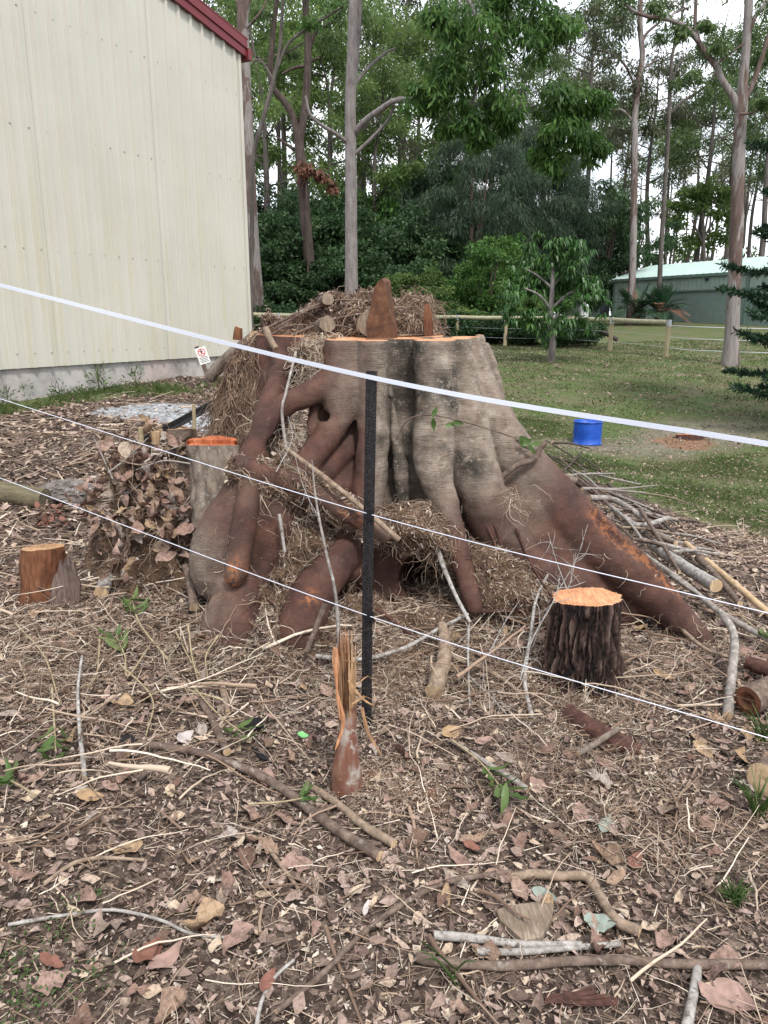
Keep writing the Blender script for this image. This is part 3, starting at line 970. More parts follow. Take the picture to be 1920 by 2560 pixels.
def walk(S, Dr, K, step, wob, grav, fields=(), off=.004, ground_off=.004, pull=0.0):
    """root threads grown as random walks that stay outside the stump and above the ground"""
    P = [S.copy()]
    p, d = S.copy(), unit(Dr)
    N = len(S)
    stp = step * (0.6 + .8 * rng.random(N))[:, None]
    for _ in range(K - 1):
        d = unit(d + wob * rng.normal(size=(N, 3)) + np.array([0, 0, -grav]))
        p = p + d * stp
        for f in fields:
            s_ = f.sample(p)
            b = (s_ < off)
            if b.any():
                g = f.grad(p[b])
                p[b] += g * (off - s_[b])[:, None]
                d[b] = unit(d[b] - g * np.minimum((d[b] * g).sum(1), 0)[:, None])
            if pull:
                b = (s_ > off) & (s_ < .2)
                if b.any():
                    p[b] -= f.grad(p[b]) * np.minimum(pull * (s_[b] - off), .01)[:, None]
        if ground_off is not None:
            p[:, 2] = np.maximum(p[:, 2], H(p[:, 0], p[:, 1]) + ground_off)
        P.append(p.copy())
    return np.stack(P, 1)


def threads(name, S, Dr, K, step, wob, grav, r, parent, fields=(), tone=(.3, .9), off=.004, pull=0.0, ground_off=.004, mat='twig'):
    P = walk(S, Dr, K, step, wob, grav, fields, off, ground_off, pull)
    N = len(S)
    rr = r * np.exp(rng.normal(size=N) * .45)
    Rr = rr[:, None] * np.linspace(1, .35, K)[None]
    V, F = tubes(P, Rr, 3)
    a = np.repeat(np.clip(rng.uniform(tone[0], tone[1], N), 0, 1), K * 3)
    o = part(name, V, F, M[mat], parent, attrs={'rnd': a})
    o['kind'] = 'stuff'
    return o


def surf_pts(V, mask, n):
    i = np.flatnonzero(mask)
    return V[rng.choice(i, n)]


def ell(P, c, r):
    return (((P - c) / r) ** 2).sum(1)


# soil and fibre held between the roots: hanging curtain on the left, shelf in front, heap on the cut
MF = Field((-1.3, 3.0, -.3), (.95, 5.2, 1.62), .016)
MF.chain([(655, 862, 4.75, .06), (632, 910, 4.72, .09), (618, 980, 4.65, .11), (608, 1060, 4.55, .12), (600, 1160, 4.45, .12)], .05)
MF.chain([(615, 900, 4.85, .05), (592, 980, 4.75, .07), (583, 1080, 4.65, .08)], .05)
MF.chain([(605, 1178, 3.72, .05), (700, 1195, 3.72, .058), (820, 1255, 3.73, .058), (950, 1325, 3.74, .055)], .04)
MF.chain([(960, 1315, 3.82, .08), (1040, 1330, 3.80, .09), (1110, 1350, 3.80, .07)], .05)
MF.chain([(1180, 1390, 3.9, .10), (1250, 1470, 3.8, .12), (1350, 1530, 3.8, .12)], .05)
MF.chain([(715, 1300, 3.85, .10), (760, 1370, 3.8, .12), (720, 1450, 3.7, .10), (690, 1560, 3.6, .10)], .06)
MF.chain([(890, 1540, 3.66, .09), (990, 1590, 3.62, .10), (1130, 1590, 3.66, .09)], .05)
MF.chain([(770, 900, 4.30, .045), (800, 890, 4.28, .05), (825, 900, 4.24, .04)], .03)
MF.chain([(770, 940, 4.25, .06), (810, 935, 4.22, .05)], .03)
for q_ in ([(1040, 1420, 3.5, .11), (1062, 1440, 4.2, .12)],):
    MF.chain(q_, .03, True, 6)
MF.rough(.06, 7, 4)
MF.rough(.02, 24, 3)
Vm, Fm = MF.mesh()
part('soil_between_roots', Vm, Fm, M['soil'], fig)['kind'] = 'stuff'

both = (SF, MF)
sx = Vm[:, 0]
cur = (Vm[:, 0] < -.68) & (Vm[:, 2] > .75) & (Vm[:, 1] > 4.2)
S = surf_pts(Vm, cur, 2300)
threads('root_curtain', S, np.column_stack([rng.normal(size=(2300, 2)) * .5 + np.array([0, -.35]), -np.ones(2300)]), 10, .036, .30, .35, .0020, fig, both, (.08, .66), .012, .15)
sel = (Vm[:, 1] < 3.95) & (Vm[:, 2] > .15) & (np.linalg.norm((Vm - at(1042, 1425, 3.68))[:, [0, 2]], axis=1) > .15)
S = surf_pts(Vm, sel, 2600)
threads('root_mat', S, rng.normal(size=(2600, 3)) * .8 + np.array([.9, -.3, -.3]), 7, .023, .38, .14, .0015, fig, both, (.08, .8), .006, .35)
sel = (Vm[:, 1] > 4.05) & (Vm[:, 0] > -.6) & (Vm[:, 2] > .9)
S = surf_pts(Vm, sel, 700)
threads('root_tangle', S, rng.normal(size=(700, 3)) + np.array([0, -.6, .5]), 9, .022, .5, .05, .0022, fig, both, (.4, 1.0), .008, .1)
# loose threads clinging to the bark and hanging in the hollows
low = (Vs[:, 2] < .75) & (Vs[:, 1] < 4.3)
S = surf_pts(Vs, low, 420)
threads('clinging_rootlet', S, rng.normal(size=(420, 3)) + np.array([0, -.4, -.3]), 8, .016, .6, .1, .0011, fig, both, (.55, 1.0), .003, .3)
hollow = [at(x, y, Y) for x, y, Y in [(735, 1100, 4.05), (700, 1120, 4.0), (760, 1060, 4.1), (1090, 1380, 3.82), (700, 1300, 3.78), (660, 1060, 4.2), (1280, 1240, 3.98)]]
S = np.concatenate([c + rng.normal(size=(60 if c[0] < .4 else 26, 3)) * .05 for c in hollow])
threads('hanging_rootlet', S, rng.normal(size=(len(S), 3)) * .6 + np.array([0, -.3, -.8]), 10, .020, .45, .15, .0015, fig, both, (.35, 1.0), .003)

# woody aerial roots running down the right-hand flank
for pts, r in [([(1200, 1290, 3.92), (1225, 1330, 3.87), (1245, 1380, 3.84), (1275, 1440, 3.80), (1330, 1500, 3.7)], .010),
               ([(1206, 1275, 3.92), (1240, 1320, 3.87), (1265, 1390, 3.83), (1320, 1450, 3.76), (1400, 1540, 3.65)], .011),
               ([(1290, 1320, 3.86), (1310, 1370, 3.84), (1345, 1440, 3.76), (1400, 1520, 3.66)], .008),
               ([(940, 1520, 3.55), (1000, 1565, 3.5), (1080, 1625, 3.42)], .011), ([(1195, 1410, 3.75), (1245, 1455, 3.7), (1310, 1510, 3.62)], .008)]:
    P = np.array([at(*q) for q in pts])
    V, F, cp = tube(P, np.linspace(r, r * .6, len(P)), 20, 8, .15, 20)
    part('woody_root', V, [F] + cp, M['bark_red'], fig)
# ------------------------------------------------------------------ leaf litter
def leaf_shape(L=.09, W=.04, curl=.3, fold=.2, twist=0., nl=6, jag=0., seed=0, tip=1.0):
    """a dry leaf lying along x: nl cross-sections of three points"""
    r = np.random.default_rng(seed)
    t = np.linspace(0, 1, nl)
    w = W * .5 * np.sin(np.pi * np.clip(t, .02, .985) ** (.75 * tip)) ** .8
    ph = r.uniform(0, 6)
    x = L * (t - .5)
    zc = curl * L * ((t - .5) ** 2 * 1.6 - .15 + .08 * np.sin(9 * t + ph))
    V = []
    for i in range(nl):
        for s in (-1, 0, 1):
            ww = w[i] * (1 + jag * r.normal()) * s
            a = twist * (t[i] - .5)
            y, z = ww, abs(s) * fold * w[i] * (1 + .5 * r.normal())
            V.append((x[i] + jag * .1 * L * r.normal() * abs(s), y * math.cos(a) - z * math.sin(a), zc[i] + y * math.sin(a) + z * math.cos(a)))
    F = []
    for i in range(nl - 1):
        for s in (0, 1):
            q = i * 3 + s
            F.append((q, q + 3, q + 4, q + 1))
    return np.array(V), np.array(F)


def rot_batch(yaw, pitch, roll):
    cy, sy, cp, sp, cr, sr = np.cos(yaw), np.sin(yaw), np.cos(pitch), np.sin(pitch), np.cos(roll), np.sin(roll)
    Z = np.zeros_like(cy)
    O = np.ones_like(cy)
    Rz = np.stack([np.stack([cy, -sy, Z], -1), np.stack([sy, cy, Z], -1), np.stack([Z, Z, O], -1)], -2)
    Ry = np.stack([np.stack([cp, Z, sp], -1), np.stack([Z, O, Z], -1), np.stack([-sp, Z, cp], -1)], -2)
    Rx = np.stack([np.stack([O, Z, Z], -1), np.stack([Z, cr, -sr], -1), np.stack([Z, sr, cr], -1)], -2)
    return Rz @ Ry @ Rx


def scatter(Vp, Fp, pos, Rm, sc):
    """copies of one small shape joined into one mesh; sc (N,) or (N,3)"""
    N, n = len(pos), len(Vp)
    sc = np.asarray(sc, float)
    if sc.ndim == 1:
        sc = sc[:, None] * np.ones(3)
    V = np.einsum('nij,npj->npi', Rm, Vp[None] * sc[:, None, :]) + pos[:, None]
    F = (Fp[None] + (np.arange(N) * n)[:, None, None]).reshape(-1, Fp.shape[1])
    return V.reshape(-1, 3), F


def in_view(x, y, margin=.8):
    return np.abs(x) < .56 * y + margin


def rand_ground(n, x0, x1, y0, y1, dens=None, view=True):
    """random spots on the mulch"""
    out = []
    tot = 0
    while tot < n:
        x, y = rng.uniform(x0, x1, n * 2), rng.uniform(y0, y1, n * 2)
        k = np.ones(len(x), bool)
        if view:
            k &= in_view(x, y)
        if dens is not None:
            k &= rng.random(len(x)) < dens(x, y)
        out.append(np.column_stack([x[k], y[k]]))
        tot += k.sum()
        if len(out) > 60:
            break
    return np.concatenate(out)[:n]


def mulch(x, y):
    """1 on mulch, 0 on lawn or gravel or under the stump"""
    m = 1 - lawn_mask(x, y) * .97
    q = np.column_stack([x, y, H(x, y) + .03])
    return m * (SF.sample(q) > .01) * (1 - .8 * poly_mask(GRAVEL, x, y, .2))


def joined(name, parts_, mat, tones):
    V, F, A, off = [], [], [], 0
    for (v, f), t in zip(parts_, tones):
        V.append(v)
        F.append(f + off)
        A.append(t)
        off += len(v)
    o = part(name, np.concatenate(V), [np.concatenate([f for f in F if f.shape[1] == k]) for k in sorted({f.shape[1] for f in F})], M[mat], ground, attrs={'rnd': np.concatenate(A)}, smooth=False)
    o['kind'] = 'stuff'
    return o


def scrap(seed, w=.6):
    """a torn four-cornered scrap, bent"""
    r = np.random.default_rng(seed)
    a = np.linspace(0, 2 * math.pi, 4, endpoint=False) + r.normal(.6, .35, 4)
    q = np.column_stack([np.cos(a) * .6, np.sin(a) * .6 * w, r.normal(0, .09, 4)]) * r.uniform(.65, 1.2, (4, 1))
    return q, np.array([[0, 1, 2], [0, 2, 3]])


# fine chips: bent scraps of leaf and bark
def chips(name, n, x0, x1, y0, y1, lmin, lmax, lift, tilt):
    P2 = rand_ground(n, x0, x1, y0, y1, mulch)
    n = len(P2)
    sl = lambda s, w: (scrap(s, w)[0] * np.array([1.7, 1, 1]), scrap(s, w)[1])
    shapes = [scrap(s, .35 + .09 * s) for s in range(7)] + [sl(9, .16), sl(10, .10), sl(11, .12), sl(12, .08), sl(13, .2)]
    idx = rng.integers(0, len(shapes), n)
    ps, ts = [], []
    patch = .5 + .5 * fbm(P2[:, 0] * 1.7, P2[:, 1] * 1.7, 4.0, 3)
    tone = np.clip(rng.beta(1.45, 1.6, n) + .25 * (patch - .5), 0, 1)
    L = lmin * (lmax / lmin) ** (rng.random(n) ** 1.6)
    z = H(P2[:, 0], P2[:, 1]) + .002 + lift * rng.random(n)
    for k, (vp, fp) in enumerate(shapes):
        m = idx == k
        c = m.sum()
        Rm = rot_batch(rng.uniform(0, 6.3, c), rng.normal(0, tilt, c), rng.normal(0, tilt, c))
        ps.append(scatter(vp, fp, np.column_stack([P2[m], z[m]]), Rm, L[m]))
        ts.append(np.repeat(tone[m], len(vp)))
    return joined(name, ps, 'litter', ts)


chips('leaf_mulch', 112000, -3.4, 3.4, 1.15, 4.6, .006, .030, .012, .40)
chips('far_leaf_mulch', 26000, -7.5, 1.2, 4.4, 12.5, .025, .075, .02, .35)
chips('side_leaf_mulch', 9000, .4, 5.5, 3.8, 8.0, .02, .07, .02, .35)

def ground_cover(name, n, blobs):
    d = zone(*blobs)
    P2 = rand_ground(n, -2.4, 2.4, 1.3, 3.6, d)
    n = len(P2)
    vp, fp = scrap(2, .6)
    Rm = rot_batch(rng.uniform(0, 6.3, n), rng.normal(0, .5, n), rng.normal(0, .5, n))
    V, F = scatter(vp, fp, np.column_stack([P2, H(P2[:, 0], P2[:, 1]) + .012 + .014 * rng.random(n)]), Rm, rng.uniform(.006, .014, n))
    o = part(name, V, F, M['leaf_green'], ground, attrs={'rnd': np.repeat(rng.uniform(.0, .6, n), len(vp))}, smooth=False)
    o['kind'] = 'stuff'


# whole dead leaves: the small and far ones joined, the large near ones each a piece of its own
def leaf_layer(name, n, x0, x1, y0, y1, lmin, lmax):
    P2 = rand_ground(n, x0, x1, y0, y1, mulch)
    n = len(P2)
    ps, ts = [], []
    idx = rng.integers(0, 6, n)
    tone = np.clip(.2 + .62 * rng.random(n), 0, 1)
    L = rng.uniform(lmin, lmax, n)
    z = H(P2[:, 0], P2[:, 1]) + .006 + .014 * rng.random(n)
    for k in range(6):
        vp, fp = leaf_shape(1, [.35, .5, .42, .3, .55, .45][k], [.3, .6, -.3, .5, .2, 1.0][k], [.2, .5, .3, .6, .4, .8][k], [.5, -.8, 0, 1.2, .3, -.3][k], 5, .12, k + 20)
        m = idx == k
        c = m.sum()
        Rm = rot_batch(rng.uniform(0, 6.3, c), rng.normal(0, .25, c), rng.normal(0, .35, c))
        ps.append(scatter(vp, fp, np.column_stack([P2[m], z[m]]), Rm, L[m]))
        ts.append(np.repeat(tone[m], len(vp)))
    return joined(name, ps, 'litter', ts)


leaf_layer('small_dead_leaves', 2800, -3.2, 3.2, 1.15, 4.4, .03, .065)
leaf_layer('far_dead_leaves', 2600, -7, 1, 4.4, 12, .06, .12)
leaf_layer('side_dead_leaves', 900, .6, 5, 3.9, 7.5, .05, .10)

# dry twigs and threads over the litter
def twig_layer(name, n, x0, x1, y0, y1, K, step, r, wob, dens, tone=(.15, .95), lift=.012, sides=3):
    P2 = rand_ground(n, x0, x1, y0, y1, dens)
    n = len(P2)
    S = np.column_stack([P2, H(P2[:, 0], P2[:, 1]) + lift * rng.random(n)])
    a = rng.uniform(0, 6.3, n)
    D = np.column_stack([np.cos(a), np.sin(a), rng.normal(0, .12, n)])
    P = walk(S, D, K, step, wob, .02, (SF,), .004, .005)
    rr = r * np.exp(rng.normal(size=n) * .5)
    V, F = tubes(P, rr[:, None] * np.linspace(1, .4, K)[None], sides)
    o = part(name, V, F, M['twig'], ground, attrs={'rnd': np.repeat(rng.uniform(tone[0], tone[1], n), K * sides)})
    o['kind'] = 'stuff'
    return o


def zone(*blobs):
    B = [(hit2(px, py), r) for px, py, r in blobs]
    return lambda x, y: np.clip(sum(np.exp(-((x - c[0]) ** 2 + (y - c[1]) ** 2) / r ** 2) for c, r in B), 0, 1) * (SF.sample(np.column_stack([x, y, H(x, y) + .03])) > .0)


twig_layer('fine_twigs', 11500, -3, 3, 1.2, 4.6, 4, .022, .0011, .14, mulch, (.2, 1.0), .02)
twig_layer('long_twigs', 900, -3, 3, 1.2, 4.8, 8, .035, .0021, .12, mulch, (.2, 1.0), .03, 4)
twig_layer('loose_sticks', 110, -3, 3, 1.2, 4.6, 8, .040, .0036, .08, mulch, (.1, .7), .03, 6)
twig_layer('far_twigs', 2200, -7, 1, 4.4, 11, 6, .06, .0045, .10, mulch)
twig_layer('side_twigs', 900, .5, 5, 3.9, 7.5, 6, .06, .004, .10, mulch)
# pale matted rootlets: left of the picture, in front of the roots, lower right
twig_layer('matted_rootlets', 6200, -2.6, 2.4, 1.9, 4.1, 7, .020, .0013, .40,
           zone((60, 1620, .32), (180, 1700, .28), (330, 1560, .25), (500, 1640, .22), (1000, 1700, .35), (1150, 1560, .3), (1300, 1640, .3), (1560, 1650, .32), (1480, 1760, .2), (1450, 1930, .22), (1560, 2000, .2), (1660, 2080, .22), (1500, 2080, .14), (760, 1640, .2), (1680, 1450, .3), (300, 1900, .12)), (.05, 1.0), .05)
twig_layer('sawdust_and_bark_threads', 2600, -2.4, 2.4, 2.2, 4.2, 4, .010, .0013, .3,
           zone((960, 1640, .3), (1120, 1640, .3), (1420, 1800, .2), (1000, 1960, .2), (700, 1540, .14), (860, 1620, .2), (1250, 1700, .3)), (.5, 1.0), .02)

twig_layer('brushwood', 330, -2.8, 2.4, 1.8, 4.3, 9, .045, .0030, .09,
           zone((80, 1560, .4), (250, 1560, .4), (430, 1660, .35), (150, 1760, .4), (380, 1800, .4), (1050, 1600, .3), (1250, 1600, .35), (1350, 1700, .3), (1600, 1600, .35), (1750, 1750, .3), (1650, 1400, .4), (1850, 1480, .4)), (.15, 1.0), .10, 5)


def flecks(name, n, blobs):
    d = zone(*blobs)
    P2 = rand_ground(n, -2.4, 2.4, 1.6, 4.3, d)
    n = len(P2)
    vp, fp = scrap(3, .5)
    Rm = rot_batch(rng.uniform(0, 6.3, n), rng.normal(0, .4, n), rng.normal(0, .4, n))
    V, F = scatter(vp, fp, np.column_stack([P2, H(P2[:, 0], P2[:, 1]) + .008 + .012 * rng.random(n)]), Rm, rng.uniform(.003, .011, n))
    return joined(name, [(V, F)], 'litter', [np.repeat(rng.uniform(.72, .84, n), len(vp))])


flecks('sawdust', 9000, [(960, 1960, .14), (1010, 2010, .10), (1060, 1960, .11), (690, 1520, .08), (1010, 1650, .16), (1120, 1500, .12), (640, 1520, .08), (1420, 1790, .12), (1320, 1720, .12), (900, 1720, .16), (820, 1600, .12), (930, 1780, .12), (1150, 1400, .1)])

ground_cover('creeping_weed', 900, [(150, 2340, .05), (170, 2320, .04), (40, 2440, .06), (250, 2440, .04), (130, 2480, .05), (60, 2530, .06), (245, 2240, .03), (180, 2280, .04), (330, 2230, .02), (10, 2390, .05), (950, 2080, .02)])

LEAF_PROTO = [build_mesh('fallen_leaf', *leaf_shape(1, w, c, f, tw, 7, j, 40 + i, tp), M['leaf_dead']) for i, (w, c, f, tw, j, tp) in enumerate([
    (.42, .35, .25, .3, .05, 1), (.5, .25, .45, -.6, .08, 1.1), (.38, .8, .5, .9, .08, .9), (.55, -.4, .5, .3, .14, 1), (.33, 1.1, .9, 1.2, .1, 1), (.6, .5, .7, -1.0, .17, 1.2), (.46, .2, .3, .4, .06, 1), (.5, .7, 1.1, .6, .12, .8)])]
P2 = rand_ground(270, -2.6, 2.6, 1.35, 4.0, lambda x, y: mulch(x, y) * in_view(x, y, .15))
for (x, y) in P2:
    o = link('fallen_leaf', LEAF_PROTO[rng.integers(0, 8)], ground)
    o.location = (x, y, float(H(x, y)) + .012 + .012 * rng.random())
    o.rotation_euler = (rng.normal(0, .25), rng.normal(0, .22), rng.uniform(0, 6.3))
    s = rng.uniform(.045, .12)
    o.scale = (s, s * rng.uniform(.8, 1.1), s)

# lawn blades, thinning out with distance, and the leaves that lie on the lawn
def blades(name, n, x0, x1, y0, y1, h, w, dens, tone=(.1, .9)):
    P2 = rand_ground(n, x0, x1, y0, y1, dens)
    n = len(P2)
    z = H(P2[:, 0], P2[:, 1])
    a = rng.uniform(0, 6.3, n)
    hh = h * rng.uniform(.45, 1.25, n)
    lean = rng.normal(0, .6, (n, 2)) * hh[:, None]
    ww = w * rng.uniform(.6, 1.3, n)
    dx, dy = np.cos(a) * ww, np.sin(a) * ww
    B = np.column_stack([P2, z])
    V = np.stack([B + np.column_stack([dx, dy, 0 * z]), B - np.column_stack([dx, dy, 0 * z]),
                  B + np.column_stack([lean * .4 - .5 * np.column_stack([dx, dy]), hh * .6]), B + np.column_stack([lean, hh])], 1)
    F = np.array([[0, 1, 2], [2, 3, 0]])
    F = (F[None] + (np.arange(n) * 4)[:, None, None]).reshape(-1, 3)
    patch = .5 + .5 * fbm(P2[:, 0] * .9, P2[:, 1] * .9, 1.0, 3)
    o = part(name, V.reshape(-1, 3), F, M['grass'], ground, attrs={'rnd': np.repeat(np.clip(rng.uniform(tone[0], tone[1], n) * .8 + .3 * (patch - .4), 0, 1), 4)}, smooth=False)
    o['kind'] = 'stuff'
    return o


def lawn_d(x, y):
    n = fbm(x * .8, y * .8, 7.0, 4)
    return np.clip(lawn_mask(x, y) ** 2 * (.55 + .8 * n) - .8 * poly_mask(SAND, x, y, .5) - .15, .03 * lawn_mask(x, y), 1) * in_view(x, y, .8)


blades('lawn_grass', 54000, .3, 9, 4.5, 16, .035, .004, lawn_d)
blades('far_lawn_grass', 42000, -1, 24, 15, 36, .05, .012, lambda x, y: lawn_d(x, y))
blades('wall_grass', 3200, -7, -1.5, 6.5, 13.4, .08, .005, lambda x, y: poly_mask(LAWN2, x, y, .2) * (fbm(x * 2, y * 2, 3.0, 3) > -.2), (.2, .8))


def lawn_leaves(n, x0, x1, y0, y1, L):
    P2 = rand_ground(n, x0, x1, y0, y1, lambda x, y: lawn_mask(x, y))
    n = len(P2)
    vp, fp = scrap(5, .4)
    Rm = rot_batch(rng.uniform(0, 6.3, n), rng.normal(0, .3, n), rng.normal(0, .4, n))
    V, F = scatter(vp, fp, np.column_stack([P2, H(P2[:, 0], P2[:, 1]) + .02]), Rm, L * rng.uniform(.5, 1.3, n))
    return (V, F), np.repeat(rng.uniform(.2, .75, n), len(vp))


_a, _ta = lawn_leaves(4600, .5, 9, 4.5, 15, .05)
_b, _tb = lawn_leaves(6500, -1, 24, 14, 36, .09)
joined('lawn_dead_leaves', [_a, _b], 'litter', [_ta, _tb])
# ------------------------------------------------------------------ cut stumps, logs, branches and small things
def stick(name, label, cat, pts, r0, r1, mat, group=None, cap='cut_pale', sides=8, rough=.12, h=.0, Y=None, m=None, parent=None):
    """pts: (px, py) on the ground raised by h, (px, py, h), or with Y=True (px, py, distance)"""
    P = np.array([at(*p) if Y else hit(p[0], p[1], (p[2] if len(p) > 2 else h + .010) + (r0 + r1) * .48) for p in pts])
    mm = m or max(8, len(P) * 6)
    V, F, cp = tube(P, np.linspace(r0, r1, len(P)), mm, sides, rough, 14, seed=rng.uniform(0, 50))
    o = part(name, V, [F, cp[0], cp[1]], [M[mat], M[cap]], parent, midx=np.concatenate([np.zeros(len(F)), [1, 1]]))
    # sharp cut ends
    if label:
        tag(o, label, cat, group)
    return o


def cut_stump(name, label, base, axis, r0, r1, mat, cutmat, group=None, sides=56, m=16, rough=.10, ridge=0., squash=(1, 1), top_tilt=(0, 0), seed=0., flare=.0, cut_noise=.008, lobes=.08):
    """a sawn trunk: bark_sleeve and cut_face"""
    base, axis = np.asarray(base, float), np.asarray(axis, float)
    t = np.linspace(0, 1, m)
    ang = np.arange(sides) * 2 * math.pi / sides
    lob = 1 + lobes * (np.sin(ang * 2 + seed) + .6 * np.sin(ang * 3 + seed * 2.1) + .35 * np.sin(ang * 5 + seed))
    V, HT = [], []
    for i, tt in enumerate(t):
        c = base + axis * tt
        rr = (r0 + (r1 - r0) * tt + flare * (1 - tt) ** 3) * lob
        x, y = np.cos(ang) * rr * squash[0], np.sin(ang) * rr * squash[1]
        n = fbm(np.cos(ang) * 2.2 + seed, np.sin(ang) * 2.2, tt * 2.0, 3)
        k = 1 + rough * n
        rd = np.zeros(sides)
        if ridge:
            wob = .35 * pnoise(np.cos(ang) * 3 + seed, np.sin(ang) * 3, tt * 5.0)
            rd = np.abs(pnoise(np.cos(ang) * 7.5 + wob, np.sin(ang) * 7.5 + wob, tt * 3.2 + seed)) * 1.5 + .6 * np.abs(pnoise(np.cos(ang) * 17, np.sin(ang) * 17, tt * 13 + seed))
            rd = np.clip(rd, 0, 1)
            k = k + ridge * (rd - .4) * (1 - .6 * sst(.9, 1, tt))
        HT.append(rd)
        zt = (top_tilt[0] * x + top_tilt[1] * y) * tt
        V.append(np.column_stack([c[0] + x * k, c[1] + y * k, c[2] + zt]))
    V = np.concatenate(V)
    i = np.arange(m - 1)[:, None] * sides
    s = np.arange(sides)[None]
    F = np.stack([i + s, i + (s + 1) % sides, i + sides + (s + 1) % sides, i + sides + s], -1).reshape(-1, 4)
    root = thing(name, base, label, 'stump', group)
    part('bark_sleeve', V, F, M[mat], root, attrs={'rnd': np.concatenate(HT)}, smooth=not ridge > .2)
    ring = V[-sides:]
    c = ring.mean(0)
    W, FF = [ring + np.array([0, 0, .0])], []
    rings = [1, .82, .6, .38, .18]
    for k in rings[1:]:
        q = c + (ring - c) * k
        q[:, 2] += cut_noise * fbm(q[:, 0] * 22, q[:, 1] * 22, seed, 3)
        W.append(q)
    W.append(c[None])
    for a in range(len(rings) - 1):
        FF.append(np.stack([a * sides + s[0], a * sides + (s[0] + 1) % sides, (a + 1) * sides + (s[0] + 1) % sides, (a + 1) * sides + s[0]], -1))
    b = (len(rings) - 1) * sides
    FF.append(np.stack([b + s[0], b + (s[0] + 1) % sides, np.full(sides, b + sides)], -1))
    part('cut_face', np.concatenate(W), FF, M[cutmat], root, smooth=False)
    return root


def up(px0, py0, px1, py1, Y0, Y1=None):
    a = at(px0, py0, Y0)
    return a, at(px1, py1, Y1 or Y0) - a


# dark-barked stump on the right, in front of the right-hand root
b_ = hit(1450, 1735)
b_, ax_ = up(1448, 1745, 1468, 1492, b_[1] + .10)
dk = cut_stump('cut_tree_stump', 'dark rough barked stump with pale orange top in front of right root', b_, ax_, .15, .148, 'bark_dark', 'cut_orange', None, 220, 70, .10, .205, (1, .85), (.05, .0), 2.0, .045, .004, .05)
# grey lichen stump with the bright orange wet cut, left of the fig
b_, ax_ = up(560, 1300, 530, 1112, 4.02, 4.12)
lf = cut_stump('cut_tree_stump', 'lichen grey stump with wet bright orange cut left of the fig', b_, ax_, .15, .138, 'bark_lichen', 'cut_red', None, 80, 24, .16, .10, (1, .9), (0, -.13), 4.0, .03, .012, .07)
# the broken rim standing up behind its cut
c_ = b_ + ax_
t_ = np.linspace(-.1, math.pi + .1, 22)
ro = [c_ + np.array([math.cos(q) * .136, math.sin(q) * .122, .020 + .004 * math.sin(5 * q) * rng.random() + .010 * math.sin(q)]) for q in t_]
ri = [c_ + np.array([math.cos(q) * .128, .018 + .02 * math.sin(7 * q) * .5 + .010 * rng.normal(), .020 + .006 * rng.random()]) for q in t_]
lo_ = [p * np.array([1, 1, 0]) + np.array([0, 0, c_[2] - .05]) for p in ro], [p * np.array([1, 1, 0]) + np.array([0, -.004, c_[2] - .05]) for p in ri]
V = np.array(ro + ri + lo_[0] + lo_[1])
s_i = np.arange(21)
F = [np.stack([s_i, s_i + 1, 22 + s_i + 1, 22 + s_i], -1), np.stack([22 + s_i, 22 + s_i + 1, 66 + s_i + 1, 66 + s_i], -1), np.stack([s_i + 1, s_i, 44 + s_i, 44 + s_i + 1], -1)]
part('raised_rim', V, F, M['cut_red'], lf, smooth=False)
b_, ax_ = up(452, 1190, 452, 1072, 4.55)
cut_stump('cut_tree_stump', 'smaller tan topped stump behind the wet orange stump', b_ - np.array([0, 0, .25]), ax_ + np.array([0, 0, .25]), .085, .08, 'bark_brown', 'cut_tan', None, 48, 12, .14, .08, (1, .9), (.05, -.1), 1.0)
b_, ax_ = up(352, 1200, 352, 1118, 4.4)
cut_stump('cut_tree_stump', 'narrow brown stub with a yellow peg on it in dead leaves', b_ - np.array([0, 0, .2]), ax_ + np.array([0, 0, .2]), .055, .05, 'bark_brown', 'cut_tan', None, 32, 10, .15, .1, (1, 1), (0, 0), 6.0)
# short old stump at the left edge and the dark splinter leaning on it
b_ = hit(105, 1500)
b_, ax_ = up(108, 1505, 108, 1368, b_[1] + .05)
cut_stump('cut_tree_stump', 'short rusty brown stump at the left with dark slab beside it', b_, ax_, .102, .098, 'wood_rust', 'cut_tan', None, 64, 16, .16, .07, (1, .9), (.05, -.08), 7.0, .022, .010, .07)
o = MB()
_b = hit(165, 1510)
_T = Matrix.Translation(Vector(_b)) @ Euler((R(-6), R(6), R(12))).to_matrix().to_4x4()
_pz = [(-.075, -.06), (-.07, .10), (-.055, .155), (-.04, .17), (-.03, .235), (-.015, .20), (-.005, .245), (.01, .25), (.02, .215), (.035, .225), (.05, .15), (.065, .12), (.072, -.06)]
_M = np.asarray(_T)
_q = np.array([(x, -.018 - .02 * math.cos(x * 22) + .004 * rng.normal(), z) for x, z in _pz] + [(x, .022 - .02 * math.cos(x * 22), z - .004) for x, z in _pz])
_q = _q @ _M[:3, :3].T + _M[:3, 3]
_n = len(_pz)
o.add(_q, [np.arange(_n), (_n + np.arange(_n))[::-1]] + [np.array([i_ + 1, i_, _n + i_, _n + i_ + 1]) for i_ in range(_n - 1)])
tag(o.obj('wood_slab', [M['timber_old']]), 'dark weathered wood slab leaning beside short rusty stump', 'wood slab')

# small orange stump out on the lawn
_b = hit(1724, 1096)
cut_stump('cut_tree_stump', 'low flat orange stump in sawdust on the lawn', _b - np.array([0, 0, .05]), np.array([0, 0, .13]), .26, .24, 'bark_red', 'cut_red', None, 40, 6, .12, .05, (1, .7), (.04, -.10), 3.0)

